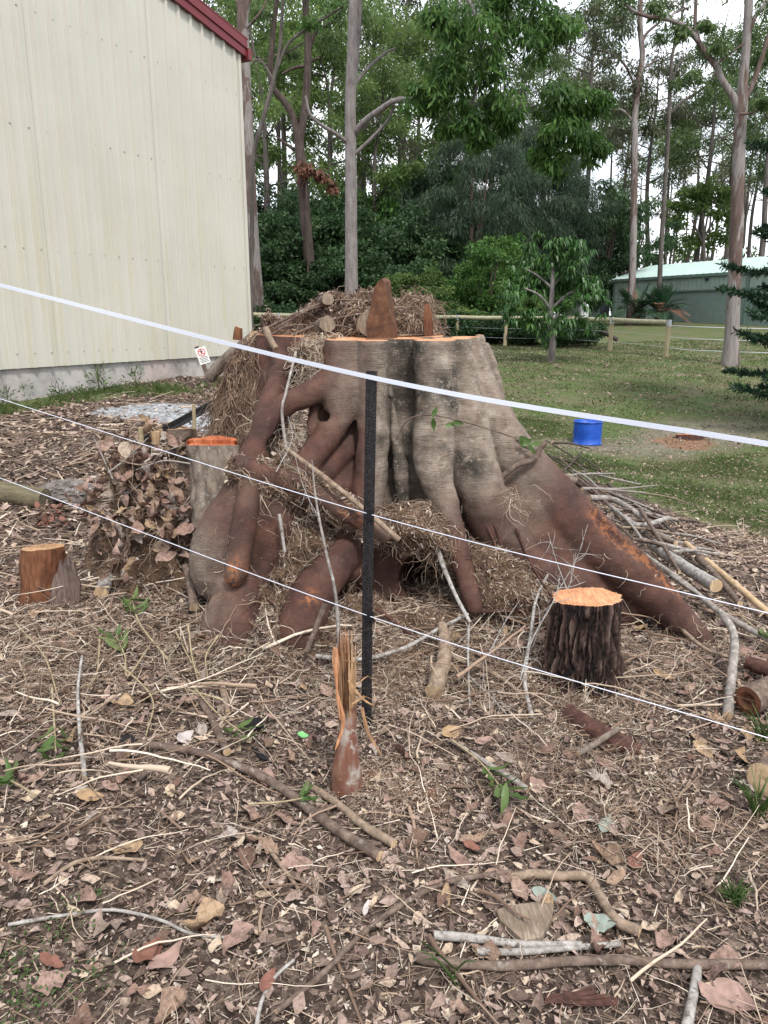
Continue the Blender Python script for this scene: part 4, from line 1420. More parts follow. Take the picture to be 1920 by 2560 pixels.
def blade(P, w, a, end=.15):
    """a flat ragged splinter of wood"""
    Q, _ = spline(P, [1] * len(P), 7)
    T = unit(np.gradient(Q, axis=0))
    s = unit(np.cross(T, np.array([math.sin(a), math.cos(a), .2])))
    n = np.cross(T, s)
    ww = w * np.array([1, 1, .95, .9, .7, .5, end])[:, None] * (1 + .2 * rng.normal(size=(7, 1)))
    V = np.stack([Q + s * ww, Q + n * ww * .35, Q - s * ww, Q - n * ww * .35], 1).reshape(-1, 3)
    k = np.arange(6)[:, None] * 4
    j = np.arange(4)[None]
    F = np.stack([k + j, k + (j + 1) % 4, k + 4 + (j + 1) % 4, k + 4 + j], -1).reshape(-1, 4)
    return V, [F, np.array([3, 2, 1, 0]), np.array([24, 25, 26, 27])]


# splintered snapped sapling in front of the post
sp = thing('snapped_sapling', hit(865, 1990), 'splintered orange snapped sapling trunk in front of black post', 'broken trunk')
_y = float(hit(865, 1990)[1]) + .05
V, F, cp = tube([at(868, 2010, _y), at(866, 1930, _y), at(868, 1850, _y), at(872, 1760, _y + .03)], [.056, .052, .034, .026], 34, 28, .12, 18, ridge=.12)
part('stem', V, [F] + cp, M['bark_sapling'], sp)
for k in range(54):
    a, rr = rng.uniform(0, 6.3), .026 * rng.random() ** .5
    y0 = 1905 - rng.uniform(0, 120)
    b0 = at(868, y0, _y + .01) + np.array([math.cos(a) * rr, math.sin(a) * rr * .8, 0])
    topy = 1572 + rng.uniform(0, 40) if k < 30 else rng.uniform(1600, 1780)
    if k in (3, 9, 12):
        topy -= 10
    t0 = at(862 + rng.normal(0, 5) - 4 * (k > 20), topy, _y + .03) + np.array([math.cos(a) * rr * .8, math.sin(a) * rr, 0])
    V, F = blade([b0, (b0 + t0) / 2 + rng.normal(0, .003, 3), t0], rng.uniform(.002, .008), a)
    part('wood_splinter', V, F, M[['cut_orange', 'wood_rust', 'cut_tan', 'wood_rust', 'bark_sapling', 'cut_tan'][k % 6]], sp, smooth=False)
for pts, w in [([(845, 1740), (858, 1810), (838, 1875)], .008), ([(838, 1620), (842, 1720), (850, 1800)], .010), ([(905, 1770), (920, 1830), (955, 1890)], .007),
               ([(870, 1700), (905, 1745), (935, 1765)], .005), ([(880, 1760), (910, 1742), (932, 1750)], .005), ([(885, 1720), (920, 1690), (938, 1715)], .004), ([(860, 1650), (900, 1660)], .003)]:
    P = np.array([at(x, y, _y - .03) for x, y in pts])
    V, F = blade(P, w, rng.uniform(0, 3), .25)
    part('bark_strip', V, F, M['cut_orange' if w > .0075 else 'cut_tan'], sp, smooth=False)

# ---- the heap on top of the cut
HF = Field((-.75, 4.1, 1.45), (.62, 5.15, 2.02), .014)
for c in ([(700, 838, 4.7, .05), (770, 815, 4.75, .07), (840, 790, 4.75, .10), (930, 785, 4.75, .09), (1000, 800, 4.75, .09), (1050, 808, 4.72, .08)],
          [(860, 815, 4.6, .08), (940, 828, 4.5, .06), (1020, 822, 4.6, .07)], [(640, 838, 4.85, .06), (720, 830, 4.8, .07)]):
    HF.chain(c, .06)
HF.rough(.07, 8, 4)
HF.rough(.014, 26, 2)
Vh, Fh = HF.mesh()
heap = thing('root_heap', (0, 4.6, ZCUT), 'heap of soil and tangled fibrous roots on top of the stump', 'root heap')
part('soil_clod', Vh, Fh, M['soil'], heap)
k_ = (Vh[:, 2] > ZCUT + .02)
S = surf_pts(Vh, k_, 800)
threads('fibrous_root', S, rng.normal(size=(800, 3)) + np.array([0, -.5, .0]), 9, .020, .40, .22, .0020, heap, (HF, SF), (.05, .66), .006, .2, None)
S = surf_pts(Vh, k_ & (Vh[:, 0] > .12), 700)
threads('fine_root', S, rng.normal(size=(700, 3)) * .6 + np.array([.5, -.8, -.2]), 11, .020, .35, .2, .002, heap, (HF, SF), (.1, .75), .01, .1, None)
for pts, r in [([(650, 830, 4.6), (740, 785, 4.6), (830, 752, 4.62), (930, 752, 4.62)], .010), ([(730, 838, 4.5), (820, 802, 4.48), (900, 785, 4.48)], .010), ([(690, 820, 4.6), (760, 780, 4.6), (820, 760, 4.6)], .008),
               ([(760, 845, 4.4), (830, 815, 4.42), (880, 820, 4.42)], .008), ([(930, 755, 4.6), (960, 745, 4.62), (1000, 750, 4.6)], .006), ([(680, 836, 4.55), (720, 815, 4.52), (770, 812, 4.5)], .007)]:
    P = np.array([at(*q) for q in pts])
    V, F, cp = tube(P, np.linspace(r, r * .5, len(P)), 18, 7, .2, 20)
    part('woody_root', V, [F] + cp, M['bark_brown'], heap)
def chip_skin(name, V_, mask, n, lmin, lmax, tone, parent):
    P = surf_pts(V_, mask, n) + rng.normal(0, .006, (n, 3))
    vp, fp = scrap(4, .25)
    Rm = rot_batch(rng.uniform(0, 6.3, n), rng.normal(0, .7, n), rng.normal(0, .7, n))
    V, F = scatter(vp, fp, P, Rm, rng.uniform(lmin, lmax, n))
    o = part(name, V, F, M['litter'], parent, attrs={'rnd': np.repeat(rng.uniform(tone[0], tone[1], n), len(vp))}, smooth=False)
    o['kind'] = 'stuff'


chip_skin('bark_chips', Vh, k_, 5200, .012, .055, (.1, .85), heap)
S = surf_pts(Vh, k_, 90)
threads('thick_root', S, rng.normal(size=(90, 3)) * np.array([1, .5, .5]), 8, .030, .22, .45, .0050, heap, (HF, SF), (.05, .6), .010, .4, None)
chip_skin('bark_chips', Vm, (Vm[:, 1] < 4.0) & (Vm[:, 2] > .1), 8500, .010, .042, (.15, 1.0), fig)
chip_skin('bark_chips', Vm, (Vm[:, 1] >= 4.0), 1600, .015, .05, (.2, .9), fig)
# the pointed wedge of wood standing on the cut
wpts = [(916, 805), (926, 772), (930, 745), (937, 716), (946, 704), (953, 697), (962, 706), (966, 740), (972, 770), (978, 806), (981, 846), (950, 852), (918, 850)]
wf = np.array([at(x, y, 4.22) for x, y in wpts])
wb = np.array([at(x + 14, y - 3, 4.34) for x, y in wpts])
n_ = len(wpts)
V = np.concatenate([wf, wb])
F = [np.arange(n_)[::-1], n_ + np.arange(n_)] + [np.array([i, (i + 1) % n_, n_ + (i + 1) % n_, n_ + i]) for i in range(n_)]
tag(part('wood_wedge', V, F, M['wood_wedge'], smooth=False), 'pointed rust brown wedge of wood standing on the sawn stump', 'wood wedge')
wp = [(1062, 760), (1074, 762), (1082, 800), (1084, 838), (1062, 840), (1058, 800)]
V = np.concatenate([[at(x, y, 4.3) for x, y in wp], [at(x, y, 4.36) for x, y in wp]])
F = [np.arange(6)[::-1], 6 + np.arange(6)] + [np.array([i, (i + 1) % 6, 6 + (i + 1) % 6, 6 + i]) for i in range(6)]
tag(part('bark_slab', V, F, M['wood_rust'], smooth=False), 'small upright slab of red bark at right end of root heap', 'bark slab')
for (x, y, Y, r, ln, lb) in [(925, 808, 4.26, .072, .22, 'thick sawn root end beside the pointed wood wedge'), (818, 810, 4.28, .042, .16, 'sawn root end low in the heap on the stump'), (820, 748, 4.55, .034, .14, 'sawn root end near the top of the root heap'), (785, 742, 4.7, .03, .1, None), (735, 820, 4.35, .03, .1, None)]:
    if lb is None:
        continue
    a = at(x, y, Y)
    d = unit(np.array([(-.35 if x > 900 else .3), -1, .12]))
    V, F, cp = tube([a - d * ln, a - d * ln * .5, a], [r * 1.1, r * 1.05, r], 12, 22, .12, 20)
    e = link('sawn_root', build_mesh('sawn_root', V, [F, cp[0], cp[1]], [M['bark_brown'], M['cut_old']], midx=np.concatenate([np.zeros(len(F)), [0, 1]])))
    tag(e, lb, 'root', 'sawn root ends in the heap')
stick('branch', 'short pale stick standing against the left of the stump cut', 'branch', [(664, 820, 4.36), (676, 850, 4.33), (690, 872, 4.30)], .020, .017, 'bark_tan', None, Y=True)
stick('branch', 'thick grey branch leaning from the stump down to the sign', 'branch', [(522, 945, 5.0), (560, 905, 4.95), (605, 870, 4.85), (640, 845, 4.75)], .040, .045, 'bark_lichen', None, Y=True, sides=14)
stick('bark_stub', 'short dark stub of bark beside the top of the stump', 'bark', [(594, 850, 4.85), (596, 825, 4.85), (598, 818, 4.85)], .03, .022, 'wood_rust', None, Y=True)

# ---- named sticks and branches on the ground (photo pixels)
ST = [
    ('long smooth curved grey brown branch crossing the lower left mulch', [(318, 1885), (345, 1862), (420, 1868), (520, 1888), (620, 1925), (700, 1968), (770, 2020), (850, 2080), (950, 2140)], .013, .018, 'bark_brown'),
    ('pale broken stick with torn bark beside the long curved branch', [(785, 1970), (850, 2015), (910, 2065), (985, 2110)], .012, .015, 'bark_tan'),
    ('bent light brown branch above the wood slab', [(1275, 2195), (1330, 2185), (1400, 2190), (1465, 2192), (1500, 2240), (1540, 2300), (1600, 2330)], .014, .016, 'bark_tan'),
    ('thin dark curved branch rising left of the bent light branch', [(690, 2530), (800, 2440), (900, 2340), (1000, 2265), (1120, 2205), (1280, 2180)], .007, .009, 'bark_brown'),
    ('long dark grey branch along the bottom right', [(1045, 2395), (1100, 2405), (1250, 2415), (1400, 2405), (1550, 2400), (1700, 2410), (1925, 2412)], .013, .012, 'bark_brown'),
    ('upper of two white barked sticks below the wood slab', [(1085, 2338), (1180, 2345), (1300, 2360), (1452, 2362)], .012, .009, 'bark_white'),
    ('lower of two white barked sticks below the wood slab', [(1190, 2378), (1290, 2380), (1400, 2372), (1550, 2360)], .010, .008, 'bark_white'),
    ('white barked stick running out of the bottom right corner', [(1745, 2410), (1735, 2480), (1715, 2570)], .012, .013, 'bark_white'),
    ('grey forked branch standing in the litter at the right', [(1806, 1535, .20), (1835, 1590, .14), (1830, 1680, .06), (1818, 1790, 0)], .020, .023, 'bark_grey'),
    ('long orange brown stick pointing down from the right root', [(1640, 1515, .06), (1700, 1570, .05), (1760, 1620, .03), (1820, 1642, .01)], .014, .008, 'bark_tan'),
    ('thin red brown stick ending at the dark barked stump', [(1190, 1528, .10), (1260, 1527, .10), (1380, 1522, .10)], .011, .012, 'bark_red'),
    ('pale stick lying across behind the black post', [(790, 1640, .05), (900, 1648, .06), (1010, 1620, .07), (1100, 1570, .09), (1170, 1535, .10)], .011, .008, 'bark_white'),
    ('forked white stick leaning down from the stump hollow', [(1093, 1368, .34), (1110, 1420, .26), (1140, 1490, .18), (1175, 1556, .12)], .013, .009, 'bark_white'),
    ('hooked pale branch curling round below the forked white stick', [(1150, 1540, .06), (1122, 1580, .05), (1122, 1630, .04), (1160, 1655, .03), (1220, 1675, .03), (1285, 1720, .02), (1320, 1752, .01)], .011, .010, 'bark_tan'),
    ('white twiggy stem standing just left of dark barked stump', [(1372, 1430, .26), (1340, 1500, .2), (1328, 1580, .12), (1312, 1700, .05), (1333, 1800, 0)], .007, .010, 'bark_white'),
    ('thin white stick hanging below the forked white stick', [(1172, 1560, .1), (1170, 1640, .06), (1174, 1765, .01)], .007, .004, 'bark_white'),
    ('short lichen grey stick on the buried root at right', [(1445, 1885, .04), (1490, 1858, .05), (1545, 1822, .06)], .011, .013, 'bark_lichen'),
    ('grey green stick among drooping green leaves right of centre', [(1125, 1850), (1190, 1890), (1260, 1935), (1320, 1975)], .009, .011, 'bark_grey'),
    ('white forked twig standing upright in the left mulch', [(205, 1640, .12), (195, 1720, .06), (198, 1810, .04), (212, 1945, 0)], .005, .009, 'bark_white'),
    ('thin twig forming the right arm of the white forked twig', [(199, 1805, .04), (240, 1775, .06), (290, 1740, .07)], .005, .004, 'bark_tan'),
    ('dark bark curl standing against the left root', [(462, 1412, .16), (475, 1450, .1), (485, 1520, .02)], .020, .026, 'bark_brown'),
    ('white barked cut log left of the big roots', [(285, 1412, .0), (268, 1448, .0), (252, 1482, .0)], .036, .038, 'bark_white'),
    ('brown smooth stick under the green canes at left', [(500, 1748), (530, 1800), (568, 1880)], .013, .016, 'bark_brown'),
    ('short dark brown stub beside the smooth brown stick', [(555, 1715), (570, 1780)], .016, .012, 'bark_tan'),
    ('tan gnawed root knob in the litter near centre', [(1105, 1560, .08), (1110, 1640, .05), (1080, 1730, .01)], .024, .042, 'bark_tan'),
    ('pale twig curve along the lower left mulch', [(20, 2312), (150, 2290), (280, 2275), (400, 2300), (480, 2335), (580, 2345)], .005, .004, 'bark_white'),
    ('tan stick at the left below the green canes', [(110, 2210), (180, 2160), (250, 2145), (360, 2150)], .007, .005, 'bark_tan'),
    ('thin stick below the long curved branch', [(590, 2085), (650, 2100), (700, 2160), (745, 2220)], .007, .006, 'bark_tan'),
    ('pale thin twig rising from the bottom centre', [(640, 2570), (655, 2500), (690, 2440), (735, 2400)], .005, .004, 'bark_white'),
    ('thin pale stick angled above the lower right rootlets', [(1690, 2000), (1720, 1960), (1745, 1910)], .006, .004, 'bark_tan'),
    ('small stick with lichen left of the lower right rootlets', [(1385, 2125), (1450, 2105), (1520, 2098)], .006, .004, 'bark_brown'),
    ('long thin twig arching across right side litter', [(1620, 1770), (1660, 1690), (1730, 1640), (1800, 1580)], .004, .003, 'bark_tan'),
]
for lb, pts, r0, r1, mt in ST:
    stick('branch', lb, 'branch', pts, r0, r1, mt, None, rough=.4 if 'knob' in lb else .16)

# twiggy side shoots
def shoots(base_pts, n, ln, r, label, mat='bark_white'):
    root = thing('dry_twig', base_pts[0], label, 'twig')
    P, _ = spline(base_pts, [r] * len(base_pts), 12)
    V, F = tubes(P[None], np.linspace(r, r * .4, 12)[None], 5)
    part('stem', V, F, M[mat], root)
    for k in range(n):
        i = rng.integers(2, 10)
        d = unit(P[i + 1] - P[i] + rng.normal(0, .7, 3) * np.array([1, .5, 1]))
        q = np.array([P[i], P[i] + d * ln * .5 + rng.normal(0, .01, 3), P[i] + d * ln * rng.uniform(.7, 1.3)])
        Q, Rr = spline(q, [r * .5, r * .4, r * .25], 7)
        V, F = tubes(Q[None], Rr[None], 4)
        part('side_shoot', V, F, M[mat], root)
    return root


shoots([at(1350, 1560, 3.4), at(1400, 1470, 3.5), at(1440, 1400, 3.55), at(1470, 1310, 3.6)], 8, .13, .0035, 'bare white twig spraying up in front of the right root')
shoots([at(1400, 1540, 3.4), at(1430, 1440, 3.5), at(1440, 1380, 3.55)], 6, .12, .003, 'second bare white twig behind the dark barked stump')
shoots([hit(1172, 1690, .04), hit(1230, 1745, .03), hit(1270, 1790, .02)], 5, .10, .0045, 'bare white twig fanning over the litter right of the tan knob')
shoots([at(1420, 1480, 3.45), at(1390, 1400, 3.55), at(1370, 1330, 3.6)], 6, .12, .0028, 'bare white twig crossing the second root behind the cord')
shoots([at(1220, 1640, 3.2), at(1260, 1560, 3.3), at(1300, 1500, 3.35)], 6, .11, .003, 'bare pale twig right of the hooked pale branch')
shoots([at(800, 1300, 3.5), at(760, 1220, 3.6), at(735, 1130, 3.7)], 7, .12, .0026, 'wiry twig in front of the left hollow')
shoots([at(690, 1180, 3.6), at(730, 1100, 3.75), at(720, 1040, 3.85)], 6, .12, .0026, 'curled pale rootlet spray at the left hollow')
shoots([at(1300, 1700, 3.0), at(1330, 1600, 3.1), at(1385, 1500, 3.15), at(1400, 1440, 3.2)], 8, .14, .0045, 'branching white twig left of dark barked stump')

# heap of cut branches behind the right-hand root
grp = 'cut branches heaped behind the right root'
HP = [
    ('thick pale grey curved branch on top of the branch heap', [(1475, 1245, .10), (1530, 1248, .12), (1580, 1275, .12), (1610, 1300, .1)], .030, .024, 'bark_grey'),
    ('white elbow shaped branch in the branch heap', [(1560, 1292, .10), (1590, 1312, .10), (1630, 1308, .10), (1670, 1295, .10)], .022, .022, 'bark_white'),
    ('white barked broken log in the branch heap', [(1630, 1360, .08), (1700, 1410, .08), (1790, 1465, .07)], .040, .042, 'bark_white'),
    ('long pale split plank pointing out right of the branch heap', [(1715, 1358, .07), (1800, 1430, .07), (1860, 1480, .06), (1935, 1545, .05)], .022, .022, 'cut_pale'),
    ('dark brown split branch under the pale plank', [(1745, 1395, .08), (1790, 1440, .06), (1850, 1510, .05)], .026, .018, 'bark_brown'),
    ('long grey branch running down the right of the branch heap', [(1600, 1380, .10), (1700, 1450, .08), (1800, 1530, .06), (1925, 1600, .05)], .018, .018, 'bark_grey'),
    ('thick grey log end behind the right root', [(1362, 1180, .08), (1410, 1195, .08), (1455, 1210, .06)], .05, .045, 'bark_lichen'),
    ('upright grey stub in the branch heap', [(1512, 1298, .14), (1515, 1340, .06)], .014, .012, 'bark_grey'),
    ('forked dark branch in the branch heap', [(1475, 1255, .16), (1485, 1290, .13), (1510, 1320, .10)], .013, .015, 'bark_grey'),
    ('thin tan cut stick lying across the branch heap', [(1555, 1318, .12), (1620, 1322, .12), (1690, 1335, .1)], .010, .008, 'bark_tan'),
    ('long thin olive stick over the top of the branch heap', [(1490, 1228, .10), (1580, 1230, .10), (1660, 1240, .09), (1720, 1258, .08)], .008, .006, 'bark_tan'),
    ('lichen spotted grey branch below the white elbow branch', [(1610, 1312, .08), (1650, 1340, .08), (1690, 1358, .08)], .022, .020, 'bark_lichen'),
]
for lb, pts, r0, r1, mt in HP:
    stick('branch', lb, 'branch', pts, r0, r1, mt, grp, sides=10)
for k in range(46):
    x, y = rng.uniform(1390, 1720), 0
    y = 1170 + (x - 1420) * .72 + rng.normal(0, 34)
    ln = rng.uniform(70, 190)
    a = rng.normal(.45, .32)
    x -= ln * .35
    y -= ln * .15
    hh = rng.uniform(.03, .17)
    _c3 = k % 3
    stick('branch', ['thin pale grey stick in the branch heap behind the right root', 'thin brown stick in the branch heap behind the right root', 'thin dark stick in the branch heap behind the right root'][_c3], 'branch', [(x, y, hh), (x + ln * .5 * math.cos(a), y + ln * .5 * math.sin(a) + rng.normal(0, 8), hh), (x + ln * math.cos(a), y + ln * math.sin(a), hh * .7)],
          rng.uniform(.008, .020), rng.uniform(.006, .013), ['bark_grey', 'bark_brown', 'trunk_brown'][_c3], grp)

# ---- logs, rock, slab
def end_log(px, py, Y, r, ln, d, mat, cap, label):
    a = at(px, py, Y)
    d = unit(np.array(d, float))
    V, F, cp = tube([a, a + d * ln * .5, a + d * ln], [r, r * 1.03, r * 1.05], 14, 30, .08, 9)
    root = thing('log', a, label, 'log')
    part('bark_sleeve', V, F, M[mat], root)
    ring = V[:30]
    c = ring.mean(0)
    W = np.concatenate([ring - d * .001, c + (ring - c) * .66 - d * .004, c + (ring - c) * .3 + d * .012 * (1 if cap == 'wood_rust' else -.3), [c]])
    s = np.arange(30)
    FF = [np.stack([k * 30 + (s + 1) % 30, k * 30 + s, (k + 1) * 30 + s, (k + 1) * 30 + (s + 1) % 30], -1) for k in (0, 1)] + [np.stack([60 + (s + 1) % 30, 60 + s, np.full(30, 90)], -1)]
    part('cut_end', W, FF, M[cap], root, smooth=False)
    return root


_q = hit(1865, 1795)
end_log(1868, 1752, float(_q[1]) + .02, .062, .35, (.85, .55, 0), 'bark_brown', 'wood_rust', 'reddish hollow log end at the right edge')
_q = hit(1905, 1995)
end_log(1910, 1950, float(_q[1]) + .02, .062, .3, (.75, .6, -.1), 'bark_brown', 'cut_pale', 'pale freshly sawn log end at the right edge')
stick('log', 'red barked log at right edge above the hollow log end', 'log', [(1868, 1655, .03), (1960, 1690, .03)], .035, .04, 'bark_red')
stick('log', 'buried red brown root log in front of dark barked stump', 'log', [(1420, 1790, -.05), (1500, 1835, -.025), (1600, 1880, -.035)], .050, .036, 'bark_red', sides=18)
# round treated pole at the left edge
P = np.array([hit(-160, 1215, .06), hit(0, 1232, .06), hit(112, 1250, .05)])
V, F, cp = tube(P, [.085, .085, .083], 16, 24, .03, 8)
tag(part('timber_pole', V, [F] + cp, M['timber_log']), 'old round timber pole lying at the left edge by grey rock', 'pole')
# grey rock
c = hit(168, 1255) + np.array([0, .06, .05])
u, v = np.meshgrid(np.linspace(0, 2 * math.pi, 56, endpoint=False), np.linspace(.02, math.pi - .02, 30), indexing='ij')
D = np.stack([np.cos(u) * np.sin(v), np.sin(u) * np.sin(v), np.cos(v)], -1)
k = 1 + .28 * fbm(D[..., 0] * 2.1, D[..., 1] * 2.1, D[..., 2] * 2.1, 5) + .06 * fbm(D[..., 0] * 9, D[..., 1] * 9, D[..., 2] * 9, 3)
V = (D * k[..., None] * np.array([.225, .13, .105])).reshape(-1, 3) + c
i = np.arange(56)[:, None] * 30
j = np.arange(29)[None]
i2 = ((np.arange(56) + 1) % 56)[:, None] * 30
F = np.stack([i + j, i2 + j, i2 + j + 1, i + j + 1], -1).reshape(-1, 4)
tag(part('rock', V, F[:, ::-1], M['rock'], smooth=False), 'rough grey rock flecked with white beside the round pole', 'rock')
# wedge-shaped slice of weathered wood
wp = [(1240, 2272), (1300, 2262), (1345, 2254), (1385, 2262), (1380, 2290), (1355, 2345), (1310, 2348), (1275, 2325), (1252, 2300)]
T = np.array([hit(x, y, .034) + np.array([0, 0, .006 * rng.normal()]) for x, y in wp])
Bm = T - np.array([0, 0, .018])
n_ = len(wp)
F = [np.arange(n_)[::-1], n_ + np.arange(n_)] + [np.array([q, (q + 1) % n_, n_ + (q + 1) % n_, n_ + q]) for q in range(n_)]
tag(part('wood_slice', np.concatenate([T, Bm]), F, M['cut_old'], smooth=False), 'grey wedge shaped slice of weathered wood above the white sticks', 'wood slice')
# black plastic scraps
for pts, lb in [([(292, 1838), (330, 1835), (345, 1855), (305, 1868)], 'black burnt scrap under the start of the long branch'), ([(610, 1800), (650, 1792), (660, 1815), (620, 1822)], 'black plastic scrap above the long branch near green leaves'), ([(628, 1865), (660, 1885), (680, 1905), (650, 1895)], 'dark flat scrap beside the long branch')]:
    T = np.array([hit(x, y, .025) for x, y in pts])
    n_ = len(T)
    F = [np.arange(n_)[::-1], n_ + np.arange(n_)] + [np.array([q, (q + 1) % n_, n_ + (q + 1) % n_, n_ + q]) for q in range(n_)]
    tag(part('black_scrap', np.concatenate([T, T - np.array([0, 0, .008])]), F, M['black_plastic'], smooth=False), lb, 'scrap')
# splintered red bark strips at the bottom
br = thing('bark_strips', hit(1440, 2480), 'bundle of torn red bark strips at the bottom centre right', 'bark strips')
for k in range(16):
    a0, a1 = hit(1350 + rng.uniform(0, 60), 2500 + rng.normal(0, 8), .01), hit(1460 + rng.uniform(0, 90), 2465 + rng.uniform(0, 55), .02 + .02 * rng.random())
    V, F = tubes(np.linspace(a0, a1, 4)[None], np.full((1, 4), rng.uniform(.003, .007)), 4)
    part('strip', V, F, M['bark_red'], br, smooth=False)

# ---- distinct single leaves
def one_leaf(px, py, L, mat, label, yaw, w=.5, curl=.2, fold=.2, tilt=(0, 0), h=.02, seed=1, jag=.04):
    me = build_mesh('fallen_leaf', *leaf_shape(L, L * w, curl, fold, .3, 9, jag, seed), M[mat])
    o = link('fallen_leaf', me)
    o.location = hit(px, py, h)
    o.rotation_euler = (tilt[0], tilt[1], yaw)
    return tag(o, label, 'leaf')


LV = [
    (1362, 2238, .075, 'leaf_sage', 'pale sage green leaf lying just above the wood slice', -.5, .5), (1500, 2308, .085, 'leaf_sage', 'sage green broad leaf right of the wood slice', -.3, .65),
    (1515, 2060, .085, 'leaf_sage', 'curled sage green leaf beside the lower right rootlets', 1.0, .5), (757, 1838, .045, 'leaf_fresh', 'small bright green leaf scrap left of snapped sapling', .1, .7),
    (462, 1842, .085, 'leaf_silver', 'pale silvery oval leaf lying above the long curved branch', 1.1, .55), (370, 2385, .10, 'leaf_rust', 'large rust brown leaf at the lower left', 1.2, .6),
    (415, 2395, .10, 'leaf_pink', 'large pinkish leaf beside the rust brown leaf lower left', .9, .5), (1450, 2030, .11, 'leaf_pink', 'large upright pinkish leaf above the curled sage leaf', 1.4, .55),
    (130, 2405, .075, 'leaf_rust', 'reddish leaf at the lower left edge of the mulch', -.4, .5), (225, 1990, .09, 'leaf_tan', 'large tan orange curled leaf in the left mulch', .5, .6),
    (670, 2450, .085, 'leaf_rust', 'narrow rust leaf at the bottom centre', 1.3, .35), (1790, 2500, .10, 'leaf_pink', 'pinkish leaf pair near the bottom right corner', -1.0, .55),
    (1840, 2490, .11, 'leaf_pink', 'broad pinkish leaf in the bottom right corner', -.9, .6), (1345, 1960, .085, 'leaf_pink', 'folded pinkish leaf below the buried root log', -.8, .6),
    (1855, 1890, .12, 'leaf_tan', 'large torn tan leaf left of the pale sawn log end', 1.2, .5), (1210, 1850, .075, 'leaf_pink', 'curled pinkish leaf left of the buried root log', .2, .5),
    (1130, 1830, .10, 'leaf_tan', 'tan curled leaf left of the fanning white twig', .6, .6), (1395, 1570, .10, 'leaf_tan', 'pale tan rolled leaf just left of dark barked stump', 1.0, .5),
    (1660, 1690, .12, 'leaf_tan', 'long twisted tan leaf right of dark barked stump', -1.0, .4), (1590, 2150, .075, 'leaf_rust', 'small rust leaf in the lower right rootlets', .9, .6),
    (915, 2270, .06, 'leaf_silver', 'slim pale leaf pointing up in the lower centre mulch', 1.4, .25), (1180, 2115, .06, 'leaf_rust', 'small red brown leaf in the centre of lower mulch', -.7, .6),
]
for k, (x, y, L, mt, lb, yaw, w) in enumerate(LV):
    one_leaf(x, y, L, mt, lb, yaw, w, rng.uniform(.1, .5), rng.uniform(.1, .4), (rng.normal(0, .2) + .25, rng.normal(0, .15)), .022, 60 + k, .07)

# rust-coloured dead sprig by the pole
sg = thing('dead_sprig', hit(120, 1315), 'sprig of rusty red dead leaves beside the grey rock', 'dead leaves')
for k in range(22):
    me = build_mesh('leaf', *leaf_shape(.07, .035, .6, .6, .8, 6, .1, 90 + k), M['leaf_rust'])
    o = link('leaf', me, sg)
    o.location = hit(rng.uniform(85, 165), rng.uniform(1262, 1320), rng.uniform(.02, .12))
    o.rotation_euler = (rng.normal(.5, .6), rng.normal(0, .6), rng.uniform(0, 6.3))

# heap of dried curled leaves on brush beside the orange-cut stump
hp = thing('dead_leaf_brush', hit(380, 1330), 'heap of dry brown curled leaves on brushwood left of the stumps', 'dead brush')
DL = [build_mesh('dead_leaf', *leaf_shape(1, w, c, f, tw, 7, .1, 130 + i), M['leaf_dead']) for i, (w, c, f, tw) in enumerate([(.5, .9, .8, 1.), (.6, .5, .6, -1.), (.45, 1.2, .9, .5), (.7, .3, .5, .8), (.55, -.8, .8, -.6)])]
BL = [(300, 1130, 4.35), (345, 1170, 4.3), (330, 1220, 4.2), (400, 1190, 4.2), (410, 1250, 4.1), (450, 1290, 4.0), (350, 1290, 4.0), (300, 1300, 4.0), (250, 1330, 3.9), (440, 1230, 4.15), (400, 1330, 3.9), (280, 1180, 4.3), (490, 1330, 3.95), (300, 1400, 3.75), (230, 1250, 4.1), (420, 1130, 4.45), (370, 1100, 4.5)]
for k in range(285):
    x, y, Y = BL[rng.integers(0, len(BL))]
    p = at(x + rng.normal(0, 26), y + rng.normal(0, 26), Y + rng.normal(0, .06))
    p[2] = max(p[2], float(H(p[0], p[1])) + .015)
    o = link('dead_leaf', DL[rng.integers(0, 5)], hp)
    o.location = p
    o.rotation_euler = (rng.normal(.4, .8), rng.normal(0, .8), rng.uniform(0, 6.3))
    s = rng.uniform(.06, .115)
    o.scale = (s, s, s)
for k in range(26):
    a = at(rng.uniform(230, 480), rng.uniform(1140, 1400), rng.uniform(3.9, 4.3))
    a[2] = max(a[2], float(H(a[0], a[1])) + .01)
    d = unit(np.array([rng.normal(), rng.normal() * .4, rng.normal() * .5 + .2]))
    q = np.array([a - d * .12, a + rng.normal(0, .015, 3), a + d * .16])
    P, Rr = spline(q, [.005, .004, .002], 9)
    V, F = tubes(P[None], Rr[None], 5)
    part('twig', V, F, M['bark_tan' if k % 2 else 'bark_grey'], hp)
_S = np.array([at(*BL[rng.integers(0, len(BL))]) for _ in range(150)])
tg = threads('fine_twig', _S, rng.normal(size=(150, 3)), 8, .03, .2, .02, .0018, hp, (), (.35, .9))
# mound of litter that carries the heap
LM = Field((-2.2, 3.3, -.2), (-.75, 5.1, 1.1), .03)
for x, y, Y in BL:
    p = at(x, y, Y)
    LM.cone(np.array([p[0], p[1] + .08, float(H(p[0], p[1])) - .1]), p + np.array([0, .12, -.20]), .15, .05, .08)
LM.rough(.04, 8, 3)
Vq, Fq = LM.mesh()
part('brush_mound', Vq, Fq, M['soil'], hp)['kind'] = 'stuff'
chip_skin('bark_chips', Vq, np.ones(len(Vq), bool), 3800, .02, .06, (.1, .9), hp)

